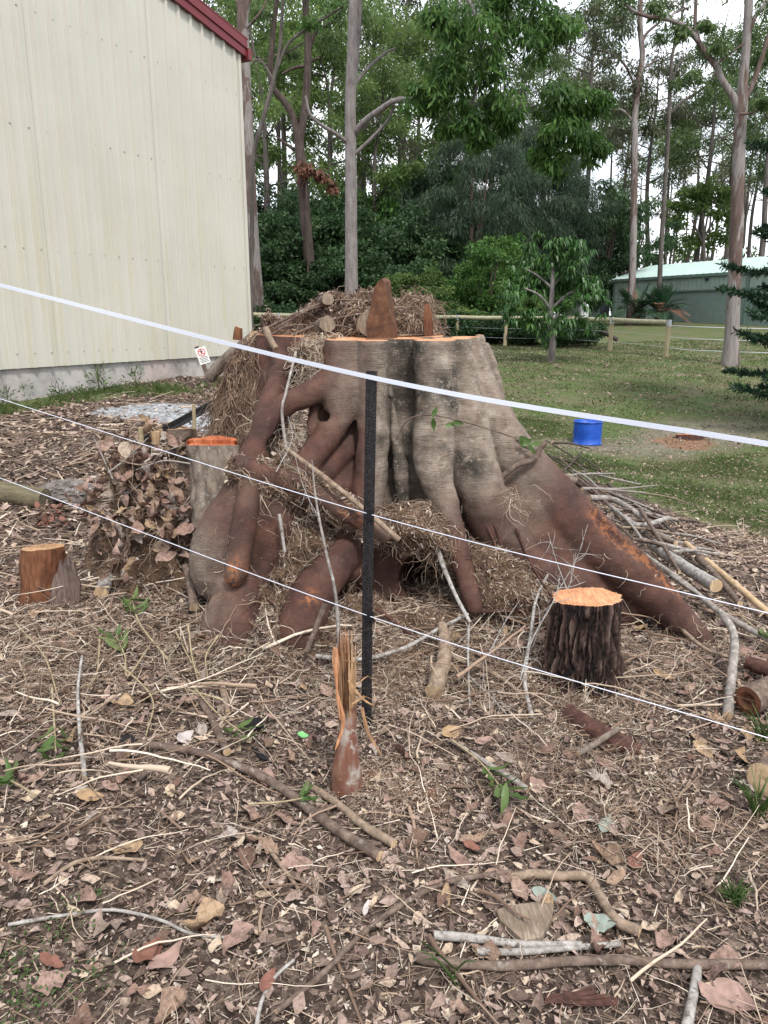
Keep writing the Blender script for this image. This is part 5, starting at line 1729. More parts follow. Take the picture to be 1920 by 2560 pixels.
# cut canes: yellow peg, green stem
stick('cut_cane', 'short yellow cane peg standing in the dead leaves', 'cane', [(352, 1110, 4.4), (352, 1068, 4.4)], .020, .017, 'cane', None, Y=True)
stick('cut_cane', 'thin green cut stem standing behind the wet orange stump', 'cane', [(486, 1072, 4.4), (484, 1010, 4.4)], .012, .010, 'cane', None, Y=True)
stick('cut_cane', 'splintered yellow cane stub between the two pegs', 'cane', [(390, 1110, 4.42), (388, 1078, 4.42)], .024, .026, 'cut_pale', None, Y=True)

# leafy orchid canes thrown on the mulch
def cane(label, pts, r, leaves, L=.08, h=.05):
    L = L * 1.3
    P = np.array([hit(p[0], p[1], p[2] if len(p) > 2 else h) for p in pts])
    root = thing('orchid_cane', P[0], label, 'plant')
    V, F, cp = tube(P, np.linspace(r * .75, r * .45, len(P)), 24, 7, .35, 25)
    part('cane_stem', V, [F] + cp, M['cane'], root)
    Q, _ = spline(P, [r] * len(P), 30)
    for k in range(leaves):
        t = 29 - int((k // 2) * 3.2)
        me = build_mesh('leaf', *leaf_shape(L * rng.uniform(.7, 1.2), L * .24, .35, .35, .3, 7, .02, 200 + k), M['leaf_green'], attrs={'rnd': np.full(21, rng.uniform(.3, 1))})
        o = link('leaf', me, root)
        d = Q[t] - Q[t - 1]
        yaw = math.atan2(d[1], d[0]) + (-1) ** k * rng.uniform(.4, 1.0)
        o.location = Q[t] + np.array([math.cos(yaw), math.sin(yaw), .15]) * L * .45
        o.rotation_euler = (rng.normal(0, .3), -.25 + rng.normal(0, .25), yaw)
    return root


cane('leafy cane with upright green leaves left of the feet', [(370, 1620), (320, 1690), (312, 1640), (290, 1590)], .006, 6)
cane('leafy cane pointing up beside the bent left foot', [(420, 1650), (350, 1560), (330, 1500)], .007, 8, .085, .06)
cane('yellow cane with green leaves tucked under the rootlets at left', [(130, 1720), (135, 1800), (140, 1880)], .007, 8, .08)
cane('green leafy cane tip at the far left edge', [(90, 1990), (60, 1970), (20, 1948)], .006, 5, .08)
cane('cane with broad green leaves beside the brown smooth stick', [(470, 1700), (540, 1780), (610, 1835)], .006, 6, .085)
cane('drooping green leafy cane over the grey green stick', [(1130, 1850), (1200, 1905), (1265, 1985)], .006, 10, .085)
cane('green cane lying below the end of the long curved branch', [(620, 2010), (700, 2005), (760, 1995)], .005, 4, .07)
cane('leafy cane at the right edge beside the branch heap', [(1840, 1530, .1), (1890, 1570, .1), (1925, 1590, .1)], .006, 8, .075)
cane('bare yellow cane leaning on the left foot', [(470, 1560, .1), (480, 1640, .05), (500, 1720, .02)], .007, 0)
cane('second bare yellow cane left of the foot', [(545, 1590, .1), (515, 1640, .05), (520, 1700, .02)], .006, 1, .07)
cane('long bare yellow cane in the left mulch', [(440, 1580, .05), (470, 1640, .03), (500, 1690, .02)], .006, 0)
for k, (a, b, c) in enumerate([((300, 1660), (380, 1745), (365, 1840)), ((560, 1750), (430, 1720), (330, 1765)), ((40, 1560), (110, 1640), (150, 1760)), ((250, 1590), (240, 1690), (200, 1720))]):
    cane(['pale cane slanting across the left mulch towards the silvery leaf', 'pale cane lying level above the brown smooth stick', 'long pale cane through the matted rootlets at far left', 'short pale cane upright among left rootlets'][k], [a, b, c], .006, 0)

# green sprig hanging over the fig trunk and one at the right root
def sprig(label, pts, leaves, L):
    P = np.array([at(*p) for p in pts])
    root = thing('vine_sprig', P[0], label, 'vine')
    Q, Rr = spline(P, [.004] * len(P), 30)
    V, F = tubes(Q[None], Rr[None], 5)
    part('stem', V, F, M['bark_brown'], root)
    for (px, py, Y, yaw, droop) in leaves:
        me = build_mesh('leaf', *leaf_shape(L, L * .42, .25, .3, .2, 8, .03, int(px)), M['leaf_green'], attrs={'rnd': np.full(24, rng.uniform(.3, .8))})
        o = link('leaf', me, root)
        o.location = at(px, py, Y)
        o.rotation_euler = (R(75) + rng.normal(0, .2), droop, yaw)


sprig('green vine sprig hanging in front of the fig trunk', [(990, 1100, 3.88), (1020, 1050, 3.85), (1080, 1038, 3.82), (1180, 1060, 3.8), (1290, 1095, 3.85)],
      [(1087, 1030, 3.8, .1, -1.2), (1084, 1062, 3.8, 0, 1.5), (1145, 1058, 3.8, .1, .15), (1128, 1062, 3.8, .1, -.2)], .062)
sprig('green leaves sprouting at the upper edge of right root', [(1290, 1095, 4.15), (1310, 1110, 4.15), (1325, 1120, 4.15)],
      [(1305, 1110, 4.12, .3, .9), (1320, 1105, 4.1, 0, -.6), (1330, 1125, 4.1, 0, .9), (1312, 1098, 4.15, 0, .3), (1340, 1110, 4.15, 0, -.3)], .07)
stick('branch', 'brown cut vine bent over the upper right root', 'vine', [(1245, 1200, 4.06), (1290, 1165, 4.05), (1335, 1147, 4.08), (1352, 1120, 4.1), (1366, 1104, 4.1)], .017, .014, 'bark_brown', None, Y=True)
stick('branch', 'long pale stick lying on the fibrous sash of the stump', 'branch', [(715, 1122, 3.78), (800, 1185, 3.66), (900, 1265, 3.6), (998, 1350, 3.56)], .012, .014, 'bark_tan', None, Y=True)
stick('branch', 'thin stick standing before the left hollow of the stump', 'branch', [(740, 880, 4.1), (715, 980, 3.9), (705, 1030, 3.85), (715, 1120, 3.8)], .007, .008, 'bark_grey', None, Y=True)
stick('branch', 'slender twig rising in front of second foot to wires', 'branch', [(850, 1630, 3.2), (838, 1480, 3.3), (815, 1380, 3.35), (790, 1250, 3.5), (780, 1150, 3.55)], .009, .004, 'bark_grey', None, Y=True)
stick('branch', 'short white stick hanging beside the left root bulge', 'branch', [(698, 1285, 3.58), (712, 1380, 3.55)], .009, .008, 'bark_white', None, Y=True)
stick('branch', 'brown stick propped against the second foot', 'branch', [(812, 1510, 3.35), (790, 1570, 3.3), (765, 1630, 3.25)], .014, .012, 'bark_brown', None, Y=True)
# ------------------------------------------------------------------ the cream shed on the left
DSC = .55
SC = np.array([-4.08 * DSC, 24.06 * DSC])                 # corner nearest the stump, seen from above
SD = unit(np.array([-.4595, -.8882]))                     # along the gable wall, back towards the left edge of the picture
SN = np.array([.8882, -.4595])                            # out of the wall, towards the camera
ZB, ZE, SLOPE = CAM_H - DSC, 5.62, math.tan(R(10))


def sw(s, n, z):
    """point on the shed: s along the wall from the corner, n out of it, z up"""
    s, n, z = np.broadcast_arrays(np.asarray(s, float), np.asarray(n, float), np.asarray(z, float))
    return np.stack([SC[0] + SD[0] * s + SN[0] * n, SC[1] + SD[1] * s + SN[1] * n, z], -1)


shed = thing('metal_shed', (SC[0], SC[1], float(H(*SC))), 'tall cream ribbed metal shed with maroon roof edge and concrete base', 'shed')
PIT, LEN = .244, 9.4
nsheet = int(LEN / (PIT * 4)) + 1
for k in range(nsheet):
    prof = []
    s0 = .03 + k * PIT * 4
    for r in range(4):
        b = s0 + r * PIT
        mid = b + PIT * .5
        prof += [(b, 0), (mid - .034, 0), (mid - .020, .030), (mid + .014, .030), (mid + .026, 0), (mid + .06, 0), (mid + .066, .0035), (mid + .075, .0035), (mid + .081, 0)]
    prof += [(s0 + PIT * 4 + .012, .0)]
    pr = np.array(prof)
    off = .0015 * (k % 2)
    zs = np.linspace(0, 1, 7)
    V = np.concatenate([sw(pr[:, 0], pr[:, 1] + .002 + off + .0025 * np.sin(pr[:, 0] * 3.1 + z * 7), ZB + (ZE + SLOPE * pr[:, 0] - .02 - ZB) * z) for z in zs])
    V[:, :2] += SN * (.004 * (k % 2))
    n_ = len(pr)
    i = np.arange(6)[:, None] * n_
    j = np.arange(n_ - 1)[None]
    F = np.stack([i + j, i + n_ + j, i + n_ + j + 1, i + j + 1], -1).reshape(-1, 4)
    part('cladding_sheet', V, F, M['cream'], shed, smooth=False)
sc_ = MB()
u = np.arange(8) * math.pi / 4
for row, z0 in enumerate([ZB + .17, 2.42, 3.75, 5.0]):
    for r in range(int(LEN / PIT)):
        s_ = .03 + (r + .5) * PIT - .002
        if row == 3 and r < 0:
            continue
        ring = sw(s_ + .012 * np.cos(u), .0325, z0 + .012 * np.sin(u))
        tip = sw(s_ + .007 * np.cos(u), .042, z0 + .007 * np.sin(u))
        sc_.add(np.concatenate([ring, tip]), [np.stack([np.arange(8), (np.arange(8) + 1) % 8, 8 + (np.arange(8) + 1) % 8, 8 + np.arange(8)], -1), 8 + np.arange(8)])
o = sc_.obj('screws', [M['screw']], shed)
o['kind'] = 'stuff'


def wall_box(name, s0, s1, n0, n1, z0, z1, mat, zl=0.0):
    V = [sw(s, n, z + (zl * s if zi else zl * s)) for zi, z in enumerate((z0, z1)) for n in (n0, n1) for s in (s0, s1)]
    return part(name, np.array(V), np.array([[0, 2, 3, 1], [4, 5, 7, 6], [0, 1, 5, 4], [2, 6, 7, 3], [0, 4, 6, 2], [1, 3, 7, 5]]), M[mat], shed, smooth=False)


# concrete base, slightly uneven on its face
ss = np.linspace(-.01, LEN, 90)
zz = np.linspace(.0, ZB + .02, 9)
S_, Z_2 = np.meshgrid(ss, zz, indexing='ij')
V = sw(S_, -.035 + .006 * fbm(S_ * 5, Z_2 * 5, 0, 3), Z_2).reshape(-1, 3)
i = np.arange(89)[:, None] * 9
j = np.arange(8)[None]
F = np.stack([i + j, i + j + 1, i + 9 + j + 1, i + 9 + j], -1).reshape(-1, 4)
part('concrete_base', V, F, M['concrete'], shed)
wall_box('wall_core', 0, LEN, -6, -.05, ZB - 1.0, ZE - .05, 'concrete')
wall_box('corner_flashing', -.012, .05, -.06, .027, ZB, ZE - .03, 'cream')
wall_box('barge_board', -.10, LEN, .03, .075, ZE - .03, ZE + .20, 'maroon', SLOPE)
wall_box('barge_lip', -.10, LEN, .075, .095, ZE + .085, ZE + .205, 'maroon', SLOPE)
wall_box('barge_cap', -.12, LEN, -.20, .10, ZE + .208, ZE + .228, 'maroon', SLOPE)
wall_box('roof_sheet', -.16, LEN, -6.3, -.205, ZE + .10, ZE + .14, 'maroon', SLOPE)
wall_box('soffit', -.10, LEN, -.02, .028, ZE - .012, ZE + .10, 'grey_paint', SLOPE)
wall_box('eave_gutter', -.20, -.102, -6.3, .105, ZE - .085, ZE + .075, 'maroon', 0)

# ------------------------------------------------------------------ warning sign on a leaning stake
sy = 11.4
sg = thing('warning_sign', at(535, 975, sy), 'small white prohibition sign on a leaning timber stake', 'sign')
a, b = at(536, 985, sy), at(491, 866, sy)
ax = unit(b - a)
side = unit(np.cross(ax, np.array([0, 1, 0.])))
fr = np.cross(side, ax)
if fr[1] > 0:
    fr = -fr
side = unit(np.cross(fr, ax))
if side[0] < 0:
    side = -side


def sp_(u_, v_, w_):
    return a + side * u_ + ax * v_ + fr * w_


def sbox(name, u0, u1, v0, v1, w0, w1, mat, par):
    V = [sp_(x, y, z) for z in (w0, w1) for y in (v0, v1) for x in (u0, u1)]
    return part(name, np.array(V), np.array([[0, 2, 3, 1], [4, 5, 7, 6], [0, 1, 5, 4], [2, 6, 7, 3], [0, 4, 6, 2], [1, 3, 7, 5]]), M[mat], par, smooth=False)


Ls = np.linalg.norm(b - a)
sbox('stake', -.028, .028, -.15, Ls, -.02, .02, 'timber_old', sg)
bw, b0, b1 = .078, Ls - .27, Ls - .03
bd = sbox('sign_board', -.035, .125, b0, b1, .021, .024, 'white_paint', sg)
cx, cy, cr = .045, b1 - .075, .056
t = np.linspace(0, 2 * math.pi, 40, endpoint=False)
V = np.concatenate([[sp_(cx + cr * math.cos(q), cy + cr * math.sin(q), .0255) for q in t], [sp_(cx + cr * .80 * math.cos(q), cy + cr * .80 * math.sin(q), .0255) for q in t]])
s = np.arange(40)
part('red_ring', V, np.stack([s, (s + 1) % 40, 40 + (s + 1) % 40, 40 + s], -1), M['red_paint'], bd, smooth=False)
V = [sp_(cx + x, cy + y, .0262) for x, y in [(-.034, .042), (-.042, .034), (.034, -.042), (.042, -.034)]]
part('red_bar', np.array(V), np.array([[0, 1, 2, 3]]), M['red_paint'], bd, smooth=False)
fig_ = MB()
for pl in [[(-.006, .028), (.006, .028), (.008, .038), (0, .043), (-.008, .038)], [(-.010, .026), (.012, .026), (.010, .0), (-.006, .0)], [(-.008, .0), (.000, .0), (-.008, -.034), (-.016, -.034)], [(.002, .0), (.010, .0), (.016, -.02), (.008, -.022)], [(.010, .024), (.026, .008), (.022, .003), (.008, .016)]]:
    fig_.add([sp_(cx + x, cy + y, .0248) for x, y in pl], np.arange(len(pl)))
fig_.obj('pictogram', [M['black_print']], bd)
tx = MB()
for r_, y in enumerate([.088, .066, .044, .022]):
    x = -.012 + .006 * (r_ % 2)
    while x < .10:
        w = rng.uniform(.008, .022)
        tx.add([sp_(q, b0 + yy, .0248) for q, yy in [(x, y), (min(x + w, .11), y), (min(x + w, .11), y + .010), (x, y + .010)]], np.arange(4))
        x += w + .005
tx.obj('lettering', [M['black_print']], bd)

# ------------------------------------------------------------------ electric fence in front of the stump
pb = hit(922, 1815)
PX, PY = float(pb[0]), float(pb[1])
ptop = at(929, 927, PY)
fp = thing('fence_post', pb, 'black steel fence post standing upright in front of the stump', 'fence post')
# Y-shaped picket section with one broad flange towards the camera
w_ = .0205
prof = [(-w_, -.008), (-.004, -.013), (-.004, -.016), (.004, -.016), (.004, -.013), (w_, -.008), (w_, -.004), (.005, -.006), (.004, .028), (-.004, .028), (-.005, -.006), (-w_, -.004)]
n_ = len(prof)
V = np.array([[p[0] + PX + dx, p[1] + PY, z] for z, dx in ((pb[2] - .25, -.012), (pb[2] + .6, -.002), (ptop[2], float(ptop[0]) - PX)) for p in prof])
s = np.arange(n_)
F = [np.stack([k * n_ + s, k * n_ + (s + 1) % n_, (k + 1) * n_ + (s + 1) % n_, (k + 1) * n_ + s], -1) for k in (0, 1)] + [2 * n_ + s]
part('picket', V, F, M['black'], fp, smooth=False)
for z in (1285, 1540):
    c = at(926, z, PY - .02)
    part('clip', *(lambda q: (q.V[0], q.F))(MB().box((c[0] - .014, c[1] - .006, c[2] - .018), (c[0] + .014, c[1] + .004, c[2] + .018))), M['black_plastic'], fp, smooth=False)


def strand(name, label, pts, w, h, mat):
    """flat tape or round cord through points"""
    P, _ = spline(pts, [1] * len(pts), 60)
    if h:
        tw = .12 * np.sin(np.linspace(0, 25, 60))
        N = np.column_stack([np.zeros(60), .35 * np.sin(tw) - .12, np.cos(tw) * .95])
        N = unit(N)
        T = unit(np.gradient(P, axis=0))
        B = unit(np.cross(T, N)) * .0006
        V = np.concatenate([P + N * h / 2 + B, P - N * h / 2 + B, P - N * h / 2 - B, P + N * h / 2 - B])
        s = np.arange(59)
        F = np.concatenate([np.stack([k * 60 + s, k * 60 + s + 1, ((k + 1) % 4) * 60 + s + 1, ((k + 1) % 4) * 60 + s], -1) for k in range(4)])
        o = part(name, V, F, M[mat], smooth=False)
    else:
        V, F = tubes(P[None], np.full((1, 60), w), 6)
        o = part(name, V, F, M[mat])
    return tag(o, label, 'fence wire', 'strands of the electric fence')


def far_pts(px, py, Yl, pr, pyr, Yr, post):
    L0, R0 = at(px, py, Yl), at(pr, pyr, Yr)
    m_ = at(*post)
    return [L0 + (L0 - m_) * .8, L0, m_, R0, R0 + (R0 - m_) * .9]


strand('fence_tape', 'broad white tape running across the top of the black post', far_pts(0, 713, 3.67, 1920, 1110, 2.22, (930, 944, PY - .02)), .006, .0165, 'tape')
strand('fence_strand', 'upper thin white cord crossing in front of the stump', far_pts(0, 997, 3.67, 1920, 1533, 2.22, (926, 1286, PY - .022)), .0019, 0, 'wire')
strand('fence_strand', 'lower thin white cord crossing near the feet of the stump', far_pts(0, 1195, 3.67, 1920, 1845, 2.22, (922, 1540, PY - .022)), .0019, 0, 'wire')
# spare black picket lying behind the left stumps
q0, q1 = at(325, 1130, 4.75), at(560, 1003, 5.35)
d = unit(q1 - q0)
sd = unit(np.cross(d, np.array([0, 0, 1.])))
uu = np.cross(sd, d)
pr2 = np.array([(-.022, 0), (0, .006), (.022, 0), (.022, .005), (.004, .012), (.004, .036), (-.004, .036), (-.004, .012), (-.022, .005)]) * 1.3
V = np.array([q + sd * p[0] + uu * p[1] for q in (q0, q1) for p in pr2])
s = np.arange(9)
tag(part('fence_post', V, [np.stack([s, (s + 1) % 9, 9 + (s + 1) % 9, 9 + s], -1), s[::-1], 9 + s], M['black'], smooth=False), 'spare black steel post lying aslant behind the cut stumps', 'fence post')

# ------------------------------------------------------------------ timber rail fence beyond the lawn
FP = [(470, 868, 36.5), (697, 862, 36), (905, 858, 35.8), (1144, 860, 35.5), (1265, 862, 34.5), (1390, 868, 33), (1530, 874, 31), (1673, 891, 28)]
posts = [at(x, 800, Y) for x, y, Y in FP]
fe = thing('rail_fence', (posts[4][0], posts[4][1], float(H(posts[4][0], posts[4][1]))), 'pine post and rail fence curving round the far lawn', 'fence')
tops = []
for (x, y, Y), p in zip(FP, posts):
    g = float(H(p[0], p[1]))
    V, F, cp = tube([(p[0], p[1], g - .3), (p[0], p[1], g + 1.12)], [.085, .08], 8, 12, .03, 4)
    po = part('post', V, [F] + cp, M['timber'], fe)
    tops.append(np.array([p[0], p[1], g + 1.2]))
    V, F, cp = tube([(p[0], p[1], g + 1.06), (p[0], p[1], g + 1.295)], [.095, .095], 4, 10)
    part('bracket', V, [F] + cp, M['steel'], po)
for a_, b_2 in zip(tops[:-1], tops[1:]):
    V, F, cp = tube([a_, (a_ + b_2) / 2 + np.array([0, 0, -.015]), b_2], [.085, .088, .085], 14, 12, .03, 3)
    part('rail', V, [F] + cp, M['timber_pole'], fe)
for dz in (.35, .75):
    P, _ = spline([t_ - np.array([0, .09, 1.2 - dz]) for t_ in tops], [1] * len(tops), 60)
    V, F = tubes(P[None], np.full((1, 60), .004), 4)
    part('wire', V, F, M['wire'], fe)
# plain wires carrying on to a thin black picket at the gum tree
pk = hit(1826, 900)
pk = at(1826, 906, float(pk[1]) - .35)
gz = float(H(pk[0], pk[1]))
tag(part('fence_post', *(lambda q: (q.V[0], q.F))(MB().box((pk[0] - .035, pk[1] - .03, gz - .2), (pk[0] + .035, pk[1] + .03, gz + 1.12))), M['black'], smooth=False), 'thin black post standing against the pale gum trunk', 'fence post')
endp = np.array([pk[0] + 9, pk[1] - 3.0, 0])
wf_ = thing('wire_fence', (endp[0], endp[1], float(H(endp[0], endp[1]))), 'plain white wires running right from the rail fence past the gum', 'fence')
for dz, r in ((1.10, .011), (.70, .008), (.32, .008)):
    P, _ = spline([tops[-1] - np.array([0, .09, 1.2 - dz]), np.array([pk[0], pk[1] - .04, gz + dz]), np.array([endp[0], endp[1], float(H(endp[0], endp[1])) + dz])], [1, 1, 1], 40)
    V, F = tubes(P[None], np.full((1, 40), r), 4)
    part('wire', V, F, M['wire'], wf_)
V, F, cp = tube([(endp[0], endp[1], float(H(endp[0], endp[1])) - .2), (endp[0], endp[1], float(H(endp[0], endp[1])) + 1.2)], [.03, .03], 6, 8)
part('end_post', V, [F] + cp, M['black'], wf_)

# ------------------------------------------------------------------ blue half drum on the lawn
db = hit(1467, 1108)
scl = 70 / FPX * float(db[1]) / 2
u = np.linspace(0, 2 * math.pi, 48, endpoint=False)
ht = scl * 1.60
ringp = [(1.02, 0), (1.03, .012), (.985, .03), (.99, .3), (1.0, .5), (.992, .8), (.985, .97), (.985, 1.0), (.955, 1.0), (.955, .5), (.94, .03)]
V = np.concatenate([np.column_stack([db[0] + scl * r * np.cos(u), db[1] + scl * r * np.sin(u), np.full(48, db[2] - .01 + z * ht)]) for r, z in ringp])
s = np.arange(48)
F = [np.stack([k * 48 + s, k * 48 + (s + 1) % 48, (k + 1) * 48 + (s + 1) % 48, (k + 1) * 48 + s], -1) for k in range(len(ringp) - 1)] + [(len(ringp) - 1) * 48 + s]
drum = thing('drum', db, 'bright blue plastic half drum standing open on the lawn', 'drum')
part('drum_body', V, F, M['drum_blue'], drum)
for zf in (.02, .985):
    t_ = np.column_stack([db[0] + scl * 1.01 * np.cos(u), db[1] + scl * 1.01 * np.sin(u), np.full(48, db[2] + zf * ht)])
    P = np.vstack([t_, t_[:1]])
    V, F = tubes(P[None], np.full((1, 49), .012), 6)
    part('rim', V, F, M['drum_blue'], drum)

# ------------------------------------------------------------------ green shed with roller doors
gl, gr = at(1530, 800, 58), at(2240, 800, 40)
gd = unit((gr - gl)[:2])
gn = np.array([gd[1], -gd[0]])
if gn[1] > 0:
    gn = -gn
g0 = 1.55


def gw(s, n, z):
    return np.array([gl[0] + gd[0] * s + gn[0] * n, gl[1] + gd[1] * s + gn[1] * n, z])


GL = float(np.linalg.norm((gr - gl)[:2]))
gs = thing('green_shed', (gl[0], gl[1], g0), 'long green metal shed with roller doors and pale roof', 'shed')


def gbox(name, s0, s1, n0, n1, z0, z1, mat, par=None):
    V = [gw(s_, n, z) for z in (z0, z1) for n in (n0, n1) for s_ in (s0, s1)]
    return part(name, np.array(V), np.array([[0, 2, 3, 1], [4, 5, 7, 6], [0, 1, 5, 4], [2, 6, 7, 3], [0, 4, 6, 2], [1, 3, 7, 5]]), M[mat], par or gs, smooth=False)


def pxs(px):
    """shed coordinate that is seen at photo column px"""
    lo, hi = 0, GL
    for _ in range(40):
        m_ = (lo + hi) / 2
        p = gw(m_, 0, 2.0)
        q = 960 + FPX * p[0] / (p[1] * _c + 0.0)
        if q < px: lo = m_
        else: hi = m_
    return lo


ge = 4.30
d0, d1 = pxs(1668), pxs(1856)
e0, e1 = pxs(1868), GL - .6
DH = 3.42
# ribbed wall panels
def ribbed(name, s0, s1, z0, z1):
    pr = []
    x = s0
    while x < s1:
        pr += [(x, 0), (min(x + .26, s1), 0), (min(x + .28, s1), .03), (min(x + .31, s1), .03), (min(x + .33, s1), 0)]
        x += .34
    pr = np.array(pr + [(s1, 0)])
    V = np.array([gw(p[0], p[1], z) for z in (z0, z1) for p in pr])
    n_ = len(pr)
    s = np.arange(n_ - 1)
    return part(name, V, np.stack([s, s + 1, n_ + s + 1, n_ + s], -1), M['green_wall'], gs, smooth=False)


ribbed('wall_panel', 0, d0, g0 - .5, ge)
ribbed('wall_panel', d0, d1, DH, ge)
ribbed('wall_panel', d1, e0, g0 - .5, ge)
ribbed('wall_panel', e0, e1, DH, ge)
ribbed('wall_panel', e1, GL, g0 - .5, ge)
gbox('wall_core', 0, GL, -7, -.35, g0 - .5, ge, 'green_wall')
for (x0, x1) in ((d0, d1), (e0, e1)):
    dr = gbox('roller_door', x0, x1, -.20, -.15, g0 - .4, DH, 'green_door')
    z = g0 - .3
    while z < DH - .05:
        gbox('slat', x0, x1, -.148, -.115, z, z + .055, 'green_door', dr)
        z += .105
    gbox('door_frame', x0 - .12, x0, -.2, .035, g0 - .4, DH + .06, 'green_trim')
    gbox('door_frame', x1, x1 + .12, -.2, .035, g0 - .4, DH + .06, 'green_trim')
    gbox('door_head', x0, x1, -.2, .034, DH, DH + .10, 'green_trim')
gbox('corner_trim', -.08, .06, -.1, .045, g0 - .5, ge, 'green_trim')
gbox('downpipe', d1 + .12, d1 + .24, .04, .14, g0 - .3, ge, 'green_trim')
gbox('gutter', -.2, GL, .0, .2, ge, ge + .17, 'green_trim')
rl = 3.6
rz = ge + 1.25
V = np.array([gw(-.2, .15, ge + .175), gw(GL, .15, ge + .175), gw(GL, -rl, rz), gw(-.2, -rl, rz), gw(-.2, -2 * rl, ge + .15), gw(GL, -2 * rl, ge + .15)])
rs = 120
x = np.linspace(-.2, GL, rs)
V = np.concatenate([[gw(q, .15, ge + .175 + .02 * (k % 3 == 0)) for k, q in enumerate(x)], [gw(q, -rl, rz + .02 * (k % 3 == 0)) for k, q in enumerate(x)], [gw(q, -2 * rl, ge + .175) for q in x]])
s = np.arange(rs - 1)
part('roof', V, np.concatenate([np.stack([s, s + 1, rs + s + 1, rs + s], -1), np.stack([rs + s, rs + s + 1, 2 * rs + s + 1, 2 * rs + s], -1)]), M['green_roof'], gs, smooth=False)
V = np.array([gw(-.19, .1, ge), gw(-.19, -2 * rl, ge), gw(-.19, -rl, rz)])
part('gable_end', V, np.array([[0, 1, 2]]), M['green_wall'], gs, smooth=False)
vp = gw(pxs(1738), -rl * .9, rz)
uu_ = np.linspace(0, 2 * math.pi, 20, endpoint=False)
rp = [(.28, -.15), (.28, .12), (.42, .18), (.45, .38), (.40, .55), (.22, .66), (.02, .68)]
V = np.concatenate([np.column_stack([vp[0] + r * np.cos(uu_), vp[1] + r * np.sin(uu_), np.full(20, vp[2] + z)]) for r, z in rp])
s = np.arange(20)
part('roof_vent', V, [np.stack([k * 20 + s, k * 20 + (s + 1) % 20, (k + 1) * 20 + (s + 1) % 20, (k + 1) * 20 + s], -1) for k in range(len(rp) - 1)], M['green_roof'], gs)
lp = gw(pxs(1757), .05, ge - .2)
part('flood_light', *(lambda q: (q.V[0], q.F))(MB().box((lp[0] - .09, lp[1] - .15, lp[2] - .06), (lp[0] + .09, lp[1], lp[2] + .1))), M['black_plastic'], gs, smooth=False)

# small weatherboard outbuilding and a white tank to its left
ob = at(1497, 800, 60)
gz = float(H(ob[0], ob[1]))
og = thing('garden_shed', (ob[0], ob[1], gz), 'small green weatherboard outbuilding left of the green shed', 'shed')
for k in range(13):
    z = gz + k * .19
    part('weatherboard', *(lambda q: (q.V[0], q.F))(MB().box((ob[0] - 2.2, ob[1] - .03 * (1 - .0), z), (ob[0] + .75, ob[1] + 3, z + .175))), M['green_wall'], og, smooth=False)
part('window_shutter', *(lambda q: (q.V[0], q.F))(MB().box((ob[0] + .05, ob[1] - .12, gz + .3), (ob[0] + .7, ob[1] - .05, gz + 2.0))), M['grey_paint'], og, smooth=False)
V = np.array([(ob[0] - 2.6, ob[1] - .3, gz + 3.7), (ob[0] + 1.0, ob[1] - .3, gz + 2.5), (ob[0] + 1.0, ob[1] + 3.4, gz + 2.5), (ob[0] - 2.6, ob[1] + 3.4, gz + 3.7)])
part('roof', np.concatenate([V, V - np.array([0, 0, .12])]), [np.array([0, 1, 2, 3]), np.array([7, 6, 5, 4])] + [np.array([k, k + 4, (k + 1) % 4 + 4, (k + 1) % 4]) for k in range(4)], M['green_trim'], og, smooth=False)
tb = at(1458, 792, 57)
gz = float(H(tb[0], tb[1]))
u = np.linspace(0, 2 * math.pi, 24, endpoint=False)
rp = [(.34, 0), (.36, .08), (.36, 1.0), (.33, 1.1), (.16, 1.22), (.10, 1.24), (.10, 1.32), (.01, 1.33)]
V = np.concatenate([np.column_stack([tb[0] + r * np.cos(u), tb[1] + r * np.sin(u), np.full(24, gz + z)]) for r, z in rp])
s = np.arange(24)
tag(part('water_tank', V, [np.stack([k * 24 + s, k * 24 + (s + 1) % 24, (k + 1) * 24 + (s + 1) % 24, (k + 1) * 24 + s], -1) for k in range(len(rp) - 1)], M['white_tank']), 'small white tank half hidden behind the mango tree', 'tank')
stick('branch', 'dark fallen branch leaning through the rail fence', 'branch', [(1470, 806, 33), (1500, 826, 32.6), (1545, 850, 32.2)], .07, .09, 'trunk_brown', None, Y=True)
# ------------------------------------------------------------------ trees
def leaf_cloud(C, Rad, n, L, W, droop=.5, squash=.75, hollow=.35, tone=(.0, 1.0)):
    """n leaves in each clump: C (m,3) centres, Rad (m,) radii; rhombic leaves, drooping, tone random per leaf and per clump"""
    C, Rad = np.asarray(C, float), np.asarray(Rad, float)
    m = len(C)
    n = np.broadcast_to(np.asarray(n, int), (m,))
    idx = np.repeat(np.arange(m), n)
    N = len(idx)
    d = unit(rng.normal(size=(N, 3)))
    rad = (hollow + (1 - hollow) * rng.random(N)) ** .8
    P = C[idx] + d * (rad * Rad[idx])[:, None] * np.array([1, 1, squash])
    P += .12 * Rad[idx][:, None] * rng.normal(size=(N, 3))
    ax = unit(d * np.array([1, 1, .4]) + .8 * rng.normal(size=(N, 3)) + np.array([0, 0, -droop * 1.6]))
    sd = unit(np.cross(ax, rng.normal(size=(N, 3))))
    l = L * rng.uniform(.6, 1.35, N)[:, None]
    w = W * rng.uniform(.6, 1.3, N)[:, None]
    V = np.stack([P, P + ax * l * .45 + sd * w, P + ax * l, P + ax * l * .45 - sd * w], 1).reshape(-1, 3)
    F = np.arange(N * 4).reshape(-1, 4)
    tn = np.clip(rng.uniform(tone[0], tone[1], N) * .7 + np.repeat(rng.uniform(-.1, .35, m), n), 0, 1)
    return V, F, np.repeat(tn, 4)


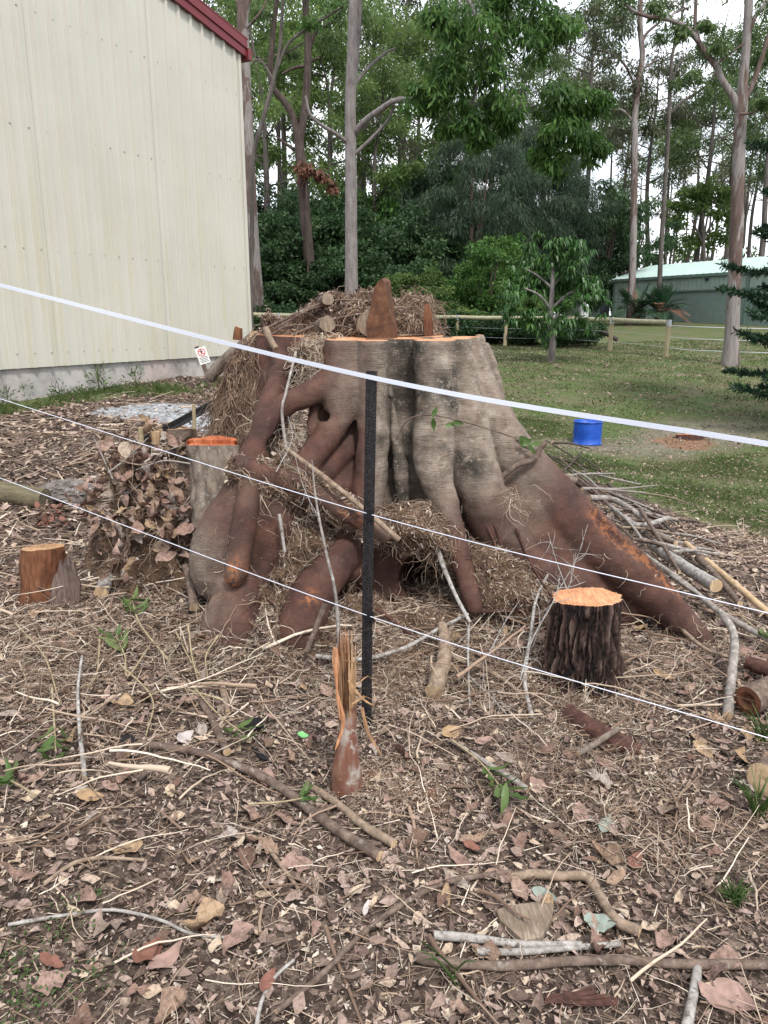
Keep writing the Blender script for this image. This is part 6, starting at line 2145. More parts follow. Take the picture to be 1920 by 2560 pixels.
def limb(P, Rr, m=18, sides=9, rough=.06):
    V, F, cp = tube(P, Rr, m, sides, rough, 2.0, seed=rng.uniform(0, 40))
    return V, [F] + cp


def join(meshes):
    V, F, off = [], [], 0
    for v, f in meshes:
        V.append(v)
        for q in f:
            q = np.asarray(q)
            F.append((q[None] if q.ndim == 1 else q) + off)
        off += len(v)
    by = {}
    for f in F:
        by.setdefault(f.shape[1], []).append(f)
    return np.concatenate(V), [np.concatenate(x) for x in by.values()]


def clumps_on(branches, k, spread):
    C = []
    for P in branches:
        Q, _ = spline(P, [1] * len(P), 12)
        for q in Q[5:]:
            for _ in range(k):
                C.append(q + rng.normal(0, spread, 3) * np.array([1, 1, .7]))
    return np.array(C)


# ---- hero trees, from photo pixels at their own distance
def px_tree(name, label, Y, trunk, limbs, clumps, bark, fol, L, W, n, droop=.6, group=None, base=None, extra_r=1.0):
    s = Y / FPX
    tp = [at(x, y, Y + dy) for x, y, r, dy in trunk]
    b = tp[0].copy()
    b[2] = float(H(b[0], b[1]))
    root = thing(name, b, label, 'tree', group)
    P = [np.array([b[0], b[1], b[2] - .3])] + tp
    V, F = limb(P, [trunk[0][2] * s * 1.12] + [q[2] * s for q in trunk], 40, 14, .05)
    tr = part('trunk', V, F, M[bark], root)
    ms = []
    for lb in limbs:
        Q = [at(x, y, Y + dy) for x, y, r, dy in lb]
        V, F = limb(Q, [q[2] * s for q in lb], 20, 8, .08)
        part('limb', V, F, M[bark], root)
    if clumps:
        C = np.array([at(x, y, Y + dy) for x, y, r, dy in clumps])
        rr = np.array([q[2] * s for q in clumps])
        # break each mass into several smaller clumps
        C2, R2 = [], []
        for c, r in zip(C, rr):
            k = 9
            C2.append(c + unit(rng.normal(size=(k, 3))) * r * rng.uniform(.25, .95, (k, 1)) * np.array([1, 1, .8]))
            R2.append(np.full(k, r * .38) * rng.uniform(.7, 1.3, k))
        V, F, a = leaf_cloud(np.concatenate(C2), np.concatenate(R2), max(8, n // 9), L, W, droop)
        part('crown', V, F, M[fol], root, attrs={'rnd': a}, smooth=False)
    return root


px_tree('gum_tree', 'straight grey trunked gum rising just behind the stump', 29, [(879, 735, 16, 0), (878, 600, 14.5, 0), (877, 400, 13.5, 0), (876, 250, 12.5, 0), (884, 120, 14, 0), (888, 20, 15, 0), (890, -140, 14, 0), (885, -400, 11, 0)],
        [[(885, 335, 8, 0), (915, 300, 7.5, -.3), (950, 275, 7, -.6), (985, 252, 6.5, -1), (1030, 250, 6, -1), (1090, 262, 5, -1.2), (1180, 262, 4, -1.2), (1260, 268, 3, -1.3), (1340, 280, 2.5, -1.2), (1400, 275, 2, -1.2)],
         [(882, 390, 5, 0), (925, 350, 4, -.3), (970, 300, 3.2, -.6), (985, 262, 3, -.8)], [(872, 360, 5.5, 0), (840, 335, 4.5, -.4), (800, 310, 4, -.8), (775, 285, 3.2, -1), (764, 240, 2.5, -1)],
         [(884, 215, 4.5, 0), (915, 175, 3.8, .3), (960, 135, 3, .5), (990, 120, 2, .6)], [(880, -60, 7, 0), (980, -160, 6, -1), (1090, -120, 5, -2), (1180, 20, 4, -2), (1210, 140, 3, -2)], [(895, -100, 6, 0), (1050, -260, 5, -1), (1250, -220, 4, -2), (1330, -60, 3, -2)],
         [(1290, 270, 3, -1.3), (1350, 262, 3, -1.3), (1400, 230, 2.4, -1.4), (1440, 260, 2, -1.4)], [(1180, 262, 3.2, -1.2), (1200, 190, 3, -1.6), (1240, 90, 2.6, -1.8), (1250, -20, 2, -1.8)]],
        [(1190, 70, 95, -2), (1120, 180, 75, -1.6), (1230, 190, 85, -1.8), (1060, 250, 52, -1.4), (1160, 290, 62, -1.3), (1255, 290, 55, -1.3), (1320, 90, 75, -1.8), (1280, -30, 90, -1.8), (1400, 70, 50, -1.8), (1395, 240, 70, -1.4), (1470, 250, 52, -1.4), (1430, 320, 70, -1.4), (1480, 370, 48, -1.4), (1370, 330, 45, -1.4),
         (1100, 60, 50, -1.6), (1000, -120, 90, -1), (1130, -160, 120, -1.5), (1300, -180, 120, -2), (860, -380, 120, 0), (760, -330, 100, 0), (1380, 400, 45, -1.4), (1200, 340, 40, -1.3)],
        'trunk_grey', 'fol_bright', .30, .036, 1000, 1.1)
px_tree('gum_tree', 'tall brown gum showing past the corner of the cream shed', 38, [(648, 815, 17, 0), (636, 640, 14, 0), (628, 500, 13, 0), (621, 330, 12, 0), (613, 180, 12, 0), (607, 60, 13, 0), (606, 0, 11, 0), (600, -150, 10, 0), (590, -350, 8, 0)],
        [[(612, 50, 7, 0), (622, -10, 6, 0), (640, -120, 5, 0)], [(603, 60, 4, 0), (590, -20, 5, 0), (570, -120, 4, 0)], [(612, 75, 3.5, 0), (640, 45, 2.6, -.5), (665, 5, 2, -.5), (680, -60, 1.6, -.5)]],
        [(600, -260, 110, 0), (680, -180, 90, 0), (520, -240, 90, 0), (640, -80, 60, 0), (560, -60, 45, 1)], 'trunk_gum', 'fol_gum', .30, .03, 420, .9)
px_tree('gum_tree', 'slender grey sapling leaning out beside the brown gum', 35, [(628, 770, 5, 0), (630, 560, 5, 0), (632, 400, 5.5, 0), (660, 290, 5, 0), (684, 200, 5, 0), (700, 120, 4, 0), (706, 20, 3.4, 0), (716, -80, 3, 0)],
        [[(690, 178, 4, 0), (720, 110, 3.4, 0), (770, 70, 3, 0), (820, 40, 2.6, 0), (870, 5, 2.2, 0), (900, -40, 1.8, 0)], [(688, 140, 3, .2), (720, 130, 2.5, .2), (760, 105, 1.8, .2)], [(684, 200, 2.6, 0), (650, 150, 2.2, .4), (625, 165, 1.6, .4)]],
        [(900, -30, 60, 0), (830, 10, 45, 0), (720, -60, 55, 0), (775, 60, 30, 0)], 'trunk_far', 'fol_bright', .22, .03, 300, .8)
px_tree('gum_tree', 'dark twisted forked trunk standing between sapling and grey gum', 42, [(776, 700, 13, 0), (768, 600, 13, 0), (760, 500, 12.5, 0), (754, 420, 13, 0), (749, 350, 10, 0), (762, 280, 9, 0), (768, 190, 8.5, 0), (770, 110, 8, 0), (764, 20, 7, 0), (770, -120, 6, 0)],
        [[(748, 370, 9, 0), (735, 300, 8, 0), (712, 255, 8, 0), (684, 222, 7, 0), (676, 175, 6.5, 0), (682, 90, 6, 0), (690, 20, 5, 0), (705, -80, 4.5, 0)], [(770, 130, 6, 0), (790, 80, 5, 0), (830, 55, 4, 0), (870, 5, 3, 0)], [(764, 165, 4, 0), (735, 170, 3.5, 0), (705, 185, 3, 0)], [(768, 165, 3.4, 0), (783, 150, 3, 0), (800, 145, 2, 0)], [(745, 380, 4, .3), (715, 360, 3.4, .3), (690, 340, 2.5, .3)]],
        [(700, -60, 80, 0), (800, -70, 90, 0), (860, 20, 50, 0), (820, 90, 45, .5), (650, 40, 45, .5), (720, 130, 30, .8), (910, 40, 40, 1)], 'trunk_brown', 'fol_gum', .32, .035, 420, .8)
db_ = px_tree('dead_branch', 'clump of hanging dead red brown leaves on the forked trunk', 41.3, [(766, 470, 2.5, 0), (772, 440, 2.2, 0), (790, 425, 2, 0)], [[(772, 440, 1.8, 0), (810, 432, 1.5, 0), (835, 460, 1, 0)]], [(768, 430, 28, 0), (800, 440, 20, 0), (832, 465, 15, 0), (765, 412, 18, 0)], 'trunk_brown', 'fol_brown', .28, .06, 180, 1.2)
px_tree('gum_tree', 'pale pink gum with high forked limbs at the right', 25.5, [(1826, 905, 22, 0), (1829, 840, 17, 0), (1836, 700, 15.5, 0), (1842, 560, 15, 0), (1846, 420, 14, 0), (1850, 320, 13.5, 0), (1854, 262, 14, 0), (1858, 200, 11, 0), (1866, 110, 9.5, 0), (1872, 0, 9, 0), (1876, -150, 8, 0)],
        [[(1846, 275, 10, 0), (1835, 245, 8.5, 0), (1805, 200, 7.5, 0), (1790, 165, 7, 0), (1762, 130, 6.5, 0), (1740, 95, 6, 0), (1710, 65, 5.5, -.2), (1670, 48, 5, -.4), (1620, 42, 4, -.6), (1580, 25, 3, -.8), (1545, -5, 2.5, -.8)],
         [(1744, 98, 5, 0), (1738, 60, 4.5, 0), (1740, 0, 4, 0), (1745, -90, 3, 0)], [(1858, 255, 7.5, 0), (1880, 215, 6, 0), (1900, 160, 5.5, 0), (1918, 100, 5, 0), (1950, 20, 4, 0)], [(1866, 90, 5, 0), (1890, 40, 4.5, 0), (1915, 5, 4, 0), (1950, -70, 3, 0)],
         [(1850, 285, 3, -.3), (1880, 282, 2.5, -.4), (1905, 268, 2, -.5)], [(1785, 165, 3, -.2), (1830, 130, 2.6, -.4), (1860, 110, 2, -.5)], [(1670, 48, 3, -.4), (1690, 30, 2.6, 0), (1720, 20, 2, 0)], [(1876, -60, 5, 0), (1790, -140, 4, 0), (1700, -160, 3, 0)]],
        [(1560, -20, 36, -.8), (1640, 20, 30, -.4), (1745, -60, 50, 0), (1930, 40, 50, 0), (1960, -60, 70, 0), (1870, -220, 110, 0), (1700, -160, 80, 0), (1800, 110, 26, -.3), (1905, 255, 22, -.5), (1690, 85, 24, -.2), (1770, 60, 22, 0), (1900, 130, 26, .3)], 'trunk_gum', 'fol_gum', .24, .024, 330, .9)
px_tree('gum_tree', 'tall gum with peeling pale lower trunk before the green shed', 50, [(1577, 770, 9.5, 0), (1581, 680, 8.5, 0), (1584, 560, 8, 0), (1586, 400, 8, 0), (1588, 280, 7.5, 0), (1598, 190, 7, 0), (1606, 140, 6, 0), (1600, 60, 6, 0), (1602, -40, 5, 0), (1604, -150, 4, 0)],
        [[(1606, 100, 4, 0), (1620, 80, 3, 0), (1650, 55, 2.4, 0)], [(1580, 300, 3, 0), (1555, 275, 2.6, 0), (1530, 275, 2, 0)], [(1590, 220, 3, 0), (1560, 160, 2.6, 0), (1520, 130, 2, 0), (1480, 125, 1.6, 0)], [(1598, 180, 2.6, 0), (1640, 150, 2, 0)]],
        [(1500, 110, 48, 0), (1560, 60, 45, 0), (1540, 160, 45, 0), (1600, 210, 40, 0), (1570, 250, 45, .5), (1620, 260, 34, 0), (1530, 220, 36, 0), (1480, 40, 45, 0), (1640, 10, 50, 0), (1560, -60, 70, 0), (1560, 320, 40, .8), (1620, 330, 30, .8)], 'trunk_gum', 'fol_olive', .38, .045, 330, .7)
px_tree('gum_tree', 'slim dark gum with low side limb before the shed roof', 52, [(1646, 770, 6.5, 0), (1652, 640, 5.5, 0), (1660, 500, 5, 0), (1668, 380, 4.6, 0), (1672, 290, 4.6, 0), (1676, 200, 4, 0), (1682, 130, 3.4, 0), (1700, 80, 3, 0), (1710, -20, 2.5, 0)],
        [[(1676, 283, 3.6, 0), (1705, 255, 3, 0), (1745, 230, 2.8, 0), (1775, 205, 2.4, 0), (1790, 175, 2, 0)], [(1680, 200, 2, 0), (1700, 160, 1.8, 0), (1730, 140, 1.4, 0)], [(1692, 100, 2, 0), (1720, 85, 1.6, 0), (1740, 60, 1.2, 0)]],
        [(1690, 205, 26, 0), (1730, 190, 30, 0), (1760, 215, 26, 0), (1790, 190, 26, 0), (1710, 60, 34, 0), (1660, 90, 24, 0), (1720, -20, 44, 0), (1750, 130, 24, 0), (1800, 240, 30, 0)], 'trunk_far', 'fol_gum', .36, .04, 260, .7)

# ---- kinds that stand many times in the wood behind
def proto_gum(kind, seed, fol, hgt=24, n=34, L=.42, W=.05, lo=.42):
    """a slender forest gum at the origin"""
    lr = np.random.default_rng(seed)
    root = thing(kind, (0, 0, 0), 'x', 'tree')
    ms = []
    sway = lr.normal(0, .5, (5, 2)).cumsum(0) * .5
    tp = [(0, 0, -.4)] + [(sway[k][0], sway[k][1], hgt * f) for k, f in enumerate((.25, .5, .7, .85, 1.0))]
    V, F = limb(tp, [.30, .24, .19, .14, .09, .04], 26, 8, .06)
    part('trunk', V, F, M['trunk_far'], root)
    T, _ = spline(tp, [1] * 6, 40)
    br, bm = [], []
    for k in range(15):
        z = lo + (1 - lo) * (k + lr.random()) / 15
        p = T[min(39, int(z * 39))]
        a = lr.uniform(0, 6.3)
        ln = hgt * lr.uniform(.10, .20) * (1.25 - .6 * (z - lo) / (1 - lo))
        e = p + np.array([math.cos(a) * ln, math.sin(a) * ln, ln * lr.uniform(.15, .8)])
        q = [p, (p + e) / 2 + np.array([0, 0, -.12 * ln]), e]
        br.append(q)
        bm.append(limb(q, [.075, .05, .02], 8, 5, .1))
    part('limb_set', *join(bm), M['trunk_far'], root)['kind'] = 'stuff'
    C = np.concatenate([[np.array(q[2]) + lr.normal(0, .7, 3), np.array(q[1]) * .4 + np.array(q[2]) * .6 + lr.normal(0, .7, 3)] for q in br] + [[T[39], T[37]]])
    V, F, a = leaf_cloud(C, lr.uniform(.8, 1.6, len(C)), 215, L, W * 1.1, .7, .7, .2)
    part('crown', V, F, M[fol], root, attrs={'rnd': a}, smooth=False)
    return root


def proto_bush(kind, seed, fol, w=3.2, hgt=5.5, n=120, L=.26, W=.075, stems=3, low=.05, cl=60, droop=.35, bark='trunk_brown'):
    """dense rounded tree or shrub with foliage nearly to the ground"""
    lr = np.random.default_rng(seed)
    root = thing(kind, (0, 0, 0), 'x', 'tree')
    bm = []
    for k in range(stems):
        a = lr.uniform(0, 6.3)
        e = np.array([math.cos(a) * w * .35, math.sin(a) * w * .35, hgt * lr.uniform(.6, .9)])
        bm.append(limb([(0, 0, -.2), e * .45 + np.array([0, 0, .2]), e], [.05 * hgt / 3, .035 * hgt / 3, .01], 10, 6, .1))
    part('trunk', *join(bm), M[bark], root)
    d = unit(lr.normal(size=(cl, 3)))
    rad = lr.uniform(.45, 1, cl) ** .6
    C = np.column_stack([d[:, 0] * w * rad, d[:, 1] * w * rad, hgt * (.5 + low) + d[:, 2] * hgt * .48 * rad])
    k = 1 + .22 * lr.normal(size=cl)
    C[:, :2] *= k[:, None]
    V, F, a = leaf_cloud(C, lr.uniform(.16, .30, cl) * w, n, L, W, droop, .7, .3)
    V[:, 2] = np.maximum(V[:, 2], .02)
    part('crown', V, F, M[fol], root, attrs={'rnd': a}, smooth=False)
    return root


def place(pro, lst, labels, group):
    """copies of a kind: (px, distance, scale, scale up, turn)"""
    for k, (px, Y, s, sz, rz) in enumerate(lst):
        o = pro if not pro.get('used') else copy_tree(pro)
        pro['used'] = 1
        p = at(px, 800, Y)
        o.location = (p[0], p[1], float(H(p[0], p[1])))
        o.scale = (s, s, sz)
        o.rotation_euler = (0, 0, rz)
        o['label'] = labels[k] if isinstance(labels, list) else labels
        o['group'] = group
        if 'used' in o and o is not pro:
            del o['used']


GA = proto_gum('forest_gum', 1, 'fol_gum')
GB = proto_gum('forest_gum', 2, 'fol_olive', 26, lo=.35)
GC = proto_gum('forest_gum', 3, 'fol_light', 22, lo=.30)
GD = None
ga = [(1215, 62, 1, 1, 1.0), (1450, 70, 1, 1.05, 2.0), (1730, 72, 1, .95, .5), (1800, 80, 1, .9, 3.0), (1880, 66, 1, .95, 4.0), (1990, 75, 1, 1, 1.4), (1040, 75, 1, 1.05, 5.0), (560, 60, 1, 1, 2.4), (1540, 95, 1, 1, 4.4), (1650, 105, 1, 1, 3.4), (1765, 110, 1, .95, .4), (1850, 100, 1, .95, 5.2)]
place(GA, ga, ['forest gum with a thin trunk %s' % w for w in ('behind the mango tree', 'behind the small outbuilding', 'behind the green shed roof vent', 'over the right roller door', 'behind the pale pink gum', 'past the right edge by the pine', 'right of the grey gum far back', 'above the cream shed roof', 'far behind the peeling gum', 'far behind the slim dark gum', 'far back over the shed roof', 'far back left of pink gum')], 'gums in the wood behind')
gb = [(1000, 66, 1, 1, .3), (1140, 85, 1, 1.1, 1.9), (1340, 80, 1, 1, 2.9), (1610, 76, 1, .85, 3.9), (1700, 90, 1, .8, .9), (1940, 95, 1, .9, 5.4), (1260, 100, 1, 1, 4.2), (1420, 90, 1, 1, .2)]
place(GB, gb, ['olive leaved forest gum %s' % w for w in ('between grey gum and hanging foliage', 'far behind the hanging foliage', 'above the mango tree far back', 'behind the peeling gum trunk', 'far behind the roof of green shed', 'at the far right edge of the wood', 'deep in the wood above the mango', 'deep in the wood left of outbuilding')], 'olive gums in the wood behind')
gc = [(650, 50, .9, .85, .4), (800, 54, .9, .8, 1.4), (960, 52, .8, .7, 3.4), (1030, 64, 1.1, 1, 4.4), (690, 58, 1, 1, .7), (820, 60, 1, 1, 2.2), (930, 56, .95, .9, 3.1), (740, 74, 1.1, 1.1, 4.1), (610, 72, 1.1, 1.05, 5.1), (880, 80, 1.1, 1.1, .2), (1090, 58, .8, .75, 1.2)]
place(GC, gc, ['light green forest tree %s' % w for w in ('close beside the shed corner', 'near behind the dead red leaves', 'near right of the grey gum', 'left of the hanging foliage', 'behind the slender sapling', 'between forked trunk and grey gum', 'just right of the grey gum', 'far behind the forked trunk', 'far back past the shed corner', 'far behind the grey gum', 'behind the casuarinas')], 'light green trees in the wood behind')
BA = proto_bush('evergreen_tree', 11, 'fol_dark', 3.0, 6.8, 210, .26, .075, 3)
BB = proto_bush('evergreen_tree', 12, 'fol_dark', 3.4, 8.0, 220, .26, .075, 3)
BC = proto_bush('leafy_shrub', 13, 'fol_bright', 2.0, 4.4, 170, .17, .055, 4, cl=45)
BD = proto_bush('leafy_shrub', 14, 'fol_light', 1.7, 3.6, 150, .15, .05, 4, cl=40)
BE = proto_bush('bamboo_clump', 15, 'fol_dark', 3.2, 9.5, 200, .34, .05, 7, droop=1.1, cl=60)
BF = proto_bush('low_shrub', 16, 'fol_dark', 1.5, 1.3, 130, .15, .05, 4, cl=36)
CA = proto_bush('casuarina', 21, 'fol_blue', 3.4, 12.5, 330, .42, .022, 3, cl=70, droop=1.2, low=.08)
gd = [(1175, 50, 1, 1, .5), (1290, 54, 1.05, 1.0, 2.5), (1100, 52, .95, .85, 4.5), (1235, 56, 1, 1.1, 1.5), (1375, 58, 1, .9, 3.5), (1330, 62, 1.1, 1.05, .1), (1040, 58, .95, .85, 5.1)]
place(CA, gd, ['blue green casuarina %s' % w for w in ('at the centre of the dark clump', 'on the right of the dark clump', 'at the left of the dark clump', 'just behind the centre of the clump', 'rising behind the mango tree', 'at the back of the dark clump', 'right of the dark evergreens')], 'casuarinas behind the lawn')
ba = [(655, 44, 1, 1, 0), (780, 46, 1, 1.05, 1), (905, 45, 1, .95, 2), (1000, 47, 1, 1, 3), (1085, 50, 1, .95, 4), (840, 42.5, .8, .62, 5), (700, 42, .8, .62, .6), (960, 42.5, .75, .6, 1.6), (590, 46, 1, 1, 2.6), (520, 48, 1, 1, 4.4)]
place(BA, ba, ['dense dark evergreen %s' % w for w in ('right beside the shed corner', 'under the forked trunk', 'behind the grey gum trunk', 'right of the grey gum', 'left of the casuarina clump', 'low in front left of the grey gum', 'low in front near the shed corner', 'low in front right of the grey gum', 'hidden mostly by the shed corner', 'behind the cream shed')], 'dark evergreens behind the rail fence')
bb = [(730, 50, 1.05, 1.1, .5), (860, 52, 1.05, 1.15, 1.5), (1030, 54, 1, 1, 2.5), (620, 53, 1.1, 1.15, 3.5), (945, 56, 1.1, 1.1, 4.5), (1150, 55, 1, .9, 5.5), (1300, 60, 1, .9, 2.8), (1420, 62, 1, .8, .9)]
place(BB, bb, ['taller dark evergreen %s' % w for w in ('behind the dead red leaves', 'back row left of the grey gum', 'back row right of the grey gum', 'back row beside the shed corner', 'back row far right of the grey gum', 'back row behind the casuarinas', 'back row behind the mango tree', 'back row left of the outbuilding')], 'tall evergreens behind the rail fence')
bc = [(1010, 52, 1.5, 2.4, 1.9), (1210, 40, 1, 1.05, .3), (1285, 41, 1.05, .8, 1.3), (1180, 42, .9, .75, 2.3), (1250, 45, 1.15, 1.25, 3.3), (1340, 42, .9, .75, 4.3)]
place(BC, bc, ['bright green leafy shrub %s' % w for w in ('tall behind the pointed wedge', 'left of the mango tree', 'touching the left of mango tree', 'beyond the fence right of the stump', 'tallest of the shrubs behind the fence', 'hidden behind the mango trunk')], 'green shrubs behind the fence')
bd = [(1035, 38.5, 1, .95, .3), (1085, 40, .7, .5, 1.4), (1160, 37.5, .7, .45, 2.4), (1310, 39, .8, .6, 3.4)]
place(BD, bd, ['pale green feathery shrub %s' % w for w in ('just right of the root heap', 'low behind the rail near the stump', 'behind the second fence post', 'beyond the fence at the mango')], 'pale shrubs behind the fence')
be = [(1500, 61, 1.15, 1.05, .3), (1440, 63, 1.15, .95, 1.7), (1560, 66, 1.1, .9, 3.1)]
place(BE, be, ['arching olive bamboo clump %s' % w for w in ('behind the small outbuilding', 'left of the small outbuilding', 'behind the left end of green shed')], 'bamboo behind the sheds')
bf = [(1120, 36.8, 1, 1, .3), (1200, 36.3, 1, .95, 1.3), (1290, 35.6, 1, 1, 2.3), (1370, 34.6, 1, .9, 3.3), (1440, 33.4, .95, .85, 4.3), (1060, 37.2, 1, 1.1, 5.3), (980, 37.4, 1, 1.1, .9), (900, 37.6, 1, 1.2, 1.9), (820, 37.8, 1, 1.2, 2.9), (740, 38, 1, 1.2, 3.9), (660, 38.2, 1, 1.2, 4.9)]
place(BF, bf, ['low dark shrub under the rail %s' % w for w in ('at first post right of stump', 'between first and second posts', 'just right of the second post', 'behind the mango trunk', 'at the fallen branch', 'right behind the root heap', 'behind the pointed wedge', 'behind the top of the stump', 'behind the left of the root heap', 'left of the root heap', 'at the shed corner')], 'low shrubs along the rail fence')
# rounder light tree above the green shed, and a mass of wood far behind
px_tree('shade_tree', 'round yellow green tree above the green shed roof', 70, [(1760, 700, 5, 0), (1758, 600, 4.5, 0), (1755, 520, 4, 0)], [[(1757, 600, 3, 0), (1790, 540, 2, 0)], [(1757, 610, 3, 0), (1730, 550, 2, 0)]],
        [(1720, 490, 30, 0), (1760, 475, 32, 0), (1800, 490, 34, 0), (1830, 480, 28, 0), (1745, 520, 32, 0), (1790, 530, 32, 0), (1700, 520, 26, 0), (1770, 600, 40, 1), (1720, 610, 34, 1), (1820, 600, 36, 1), (1770, 470, 34, 0), (1700, 560, 30, 0), (1820, 540, 34, 0)], 'trunk_far', 'fol_light', .36, .09, 380, .3)
far_c, far_r = [], []
for k in range(150):
    a = rng.uniform(-.62, .62)
    Y = rng.uniform(115, 150)
    h_ = rng.uniform(1, 9) if rng.random() < .8 else rng.uniform(6, 18)
    far_c.append((a * Y, Y, 2 + h_))
    far_r.append(rng.uniform(1.8, 3.4))
V, F, a = leaf_cloud(far_c, far_r, 240, .7, .16, .4, .8, .2)
fw = part('far_woodland', V, F, M['fol_gum'], attrs={'rnd': a}, smooth=False)
ms = []
for k in range(70):
    x, Y = rng.uniform(-.6, .62), rng.uniform(85, 140)
    p = np.array([x * Y, Y, 1.6])
    ms.append(limb([p, p + np.array([rng.normal(0, .3), 0, 10]), p + np.array([rng.normal(0, .6), 0, 20])], [.22, .16, .08], 8, 6, .05))
tk = part('far_trunks', *join(ms), M['trunk_far'], fw)
tk['kind'] = 'stuff'
tag(fw, 'far mass of woodland seen between the nearer trunks', 'woodland', kind='stuff')

# ---- young mango tree on the lawn
mb = hit(1378, 903)
my = float(mb[1])
mg = px_tree('mango_tree', 'young mango tree with drooping glossy leaves on the lawn', my, [(1378, 903, 9, 0), (1380, 850, 7.5, 0), (1376, 790, 6.5, 0), (1380, 730, 5.5, 0), (1382, 670, 4, 0), (1378, 630, 2.5, 0)],
             [[(1379, 850, 5, 0), (1390, 820, 4.5, 0), (1395, 780, 3, 0)], [(1378, 780, 4, 0), (1350, 740, 3, -.3), (1310, 720, 2, -.4)], [(1380, 770, 4, 0), (1420, 735, 3, 0), (1460, 720, 2, 0)], [(1380, 720, 3.4, 0), (1410, 680, 2.6, .2), (1450, 660, 1.6, .2)], [(1380, 720, 3.4, 0), (1345, 690, 2.4, .1), (1310, 670, 1.4, .1)], [(1378, 810, 2.4, 0), (1330, 800, 1.6, -.3)], [(1380, 800, 2.4, 0), (1430, 790, 1.6, -.3)]],
             None, 'trunk_grey', None, 0, 0, 0)
s = my / FPX
C, Rr = [], []
for (mx, mz, mr, n_) in [(1300, 700, 34, 16), (1290, 770, 34, 14), (1340, 640, 34, 18), (1390, 625, 30, 16), (1440, 640, 36, 20), (1475, 690, 34, 18), (1480, 750, 30, 14), (1420, 720, 40, 20), (1350, 720, 40, 18), (1330, 800, 36, 14), (1400, 800, 34, 12), (1455, 800, 26, 8), (1380, 680, 40, 16), (1490, 720, 22, 8), (1275, 735, 20, 8), (1370, 840, 26, 7)]:
    cc = at(mx, mz, my + rng.normal(0, .5))
    for _ in range(n_):
        C.append(cc + rng.normal(0, .52, 3) * mr * s)
        Rr.append(12 * s)
C, Rr = np.array(C), np.array(Rr)
# whorls of long drooping leaves
Vv, Ff, Aa, off = [], [], [], 0
for c in C:
    n = 20
    az = rng.uniform(0, 6.3, n)
    out = np.column_stack([np.cos(az), np.sin(az), rng.uniform(-.5, .5, n)])
    L = rng.uniform(.24, .40, n)[:, None]
    mid = c + out * L * .5 + np.array([0, 0, -.02])
    tip = mid + unit(out * .5 + np.array([0, 0, -1.0])) * L * .6
    sd = unit(np.cross(out, np.array([0, 0, 1.]))) * rng.uniform(.026, .04, n)[:, None]
    V = np.stack([np.broadcast_to(c, mid.shape), mid + sd, tip, mid - sd], 1).reshape(-1, 3)
    Vv.append(V)
    Ff.append(np.arange(n * 4).reshape(-1, 4) + off)
    Aa.append(np.repeat(np.clip(rng.uniform(0, .6, n) + rng.uniform(0, .4) ** 1.5, 0, 1), 4))
    off += n * 4
part('crown', np.concatenate(Vv), np.concatenate(Ff), M['fol_mango'], mg, attrs={'rnd': np.concatenate(Aa)}, smooth=False)

# ---- hoop pine reaching in at the right edge
pb_ = np.array([9.15, 15.6])
pz = float(H(*pb_))
pn = thing('hoop_pine', (pb_[0], pb_[1], pz), 'dark hoop pine whose tufted branches reach in from the right edge', 'tree')
V, F = limb([(pb_[0], pb_[1], pz - .3), (pb_[0], pb_[1], pz + 4), (pb_[0], pb_[1], pz + 9)], [.22, .16, .04], 20, 12)
part('trunk', V, F, M['trunk_brown'], pn)
Vn, Fn, An, off = [], [], [], 0
for lev in range(17):
    z = pz + .75 + lev * .46
    nb = 6
    for b in range(nb):
        a = b * 6.283 / nb + lev * .5 + rng.normal(0, .12)
        ln = (2.25 - lev * .045) * rng.uniform(.75, 1.15)
        z = pz + .75 + lev * .46 + rng.normal(0, .13)
        tip_ = rng.normal(.02, .10)
        d = np.array([math.cos(a), math.sin(a), 0])
        P = np.array([(pb_[0], pb_[1], z)]) + np.outer(np.linspace(0, 1, 4), d * ln) + np.column_stack([np.zeros((4, 2)), [0, -.04, -.02 + tip_ * .4, .05 + tip_]]) * ln * .9
        V, F = limb(P, [.03, .022, .014, .006], 10, 5, .05)
        part('branch', V, F, M['trunk_brown'], pn)
        Q, _ = spline(P, [1] * 4, 40)
        # side sprays with needles
        q = Q[8:]
        sgn = np.tile([1, -1], 16)
        sdv = np.cross(d, [0, 0, 1.])
        n = 8
        for j, (c, s_) in enumerate(zip(q, sgn)):
            sl = .42 * (1 - .55 * j / 32) * rng.uniform(.7, 1.2)
            tw = c + np.outer(np.linspace(.1, 1, n), (sdv * s_ * .8 + d * .55 + np.array([0, 0, .25 * rng.random()])) * sl)
            for rep in range(3):
                nd = unit(rng.normal(size=(n, 3)) + (sdv * s_ + d) * .7 + np.array([0, 0, .35]))
                L = rng.uniform(.09, .17, n)[:, None]
                sw_ = unit(np.cross(nd, rng.normal(size=(n, 3)))) * .017
                Vn.append(np.stack([tw, tw + nd * L * .5 + sw_, tw + nd * L, tw + nd * L * .5 - sw_], 1).reshape(-1, 3))
                Fn.append(np.arange(n * 4).reshape(-1, 4) + off)
                An.append(np.repeat(rng.uniform(0, 1, n), 4))
                off += n * 4
part('crown', np.concatenate(Vn), np.concatenate(Fn), M['fol_pine'], pn, attrs={'rnd': np.concatenate(An)}, smooth=False)

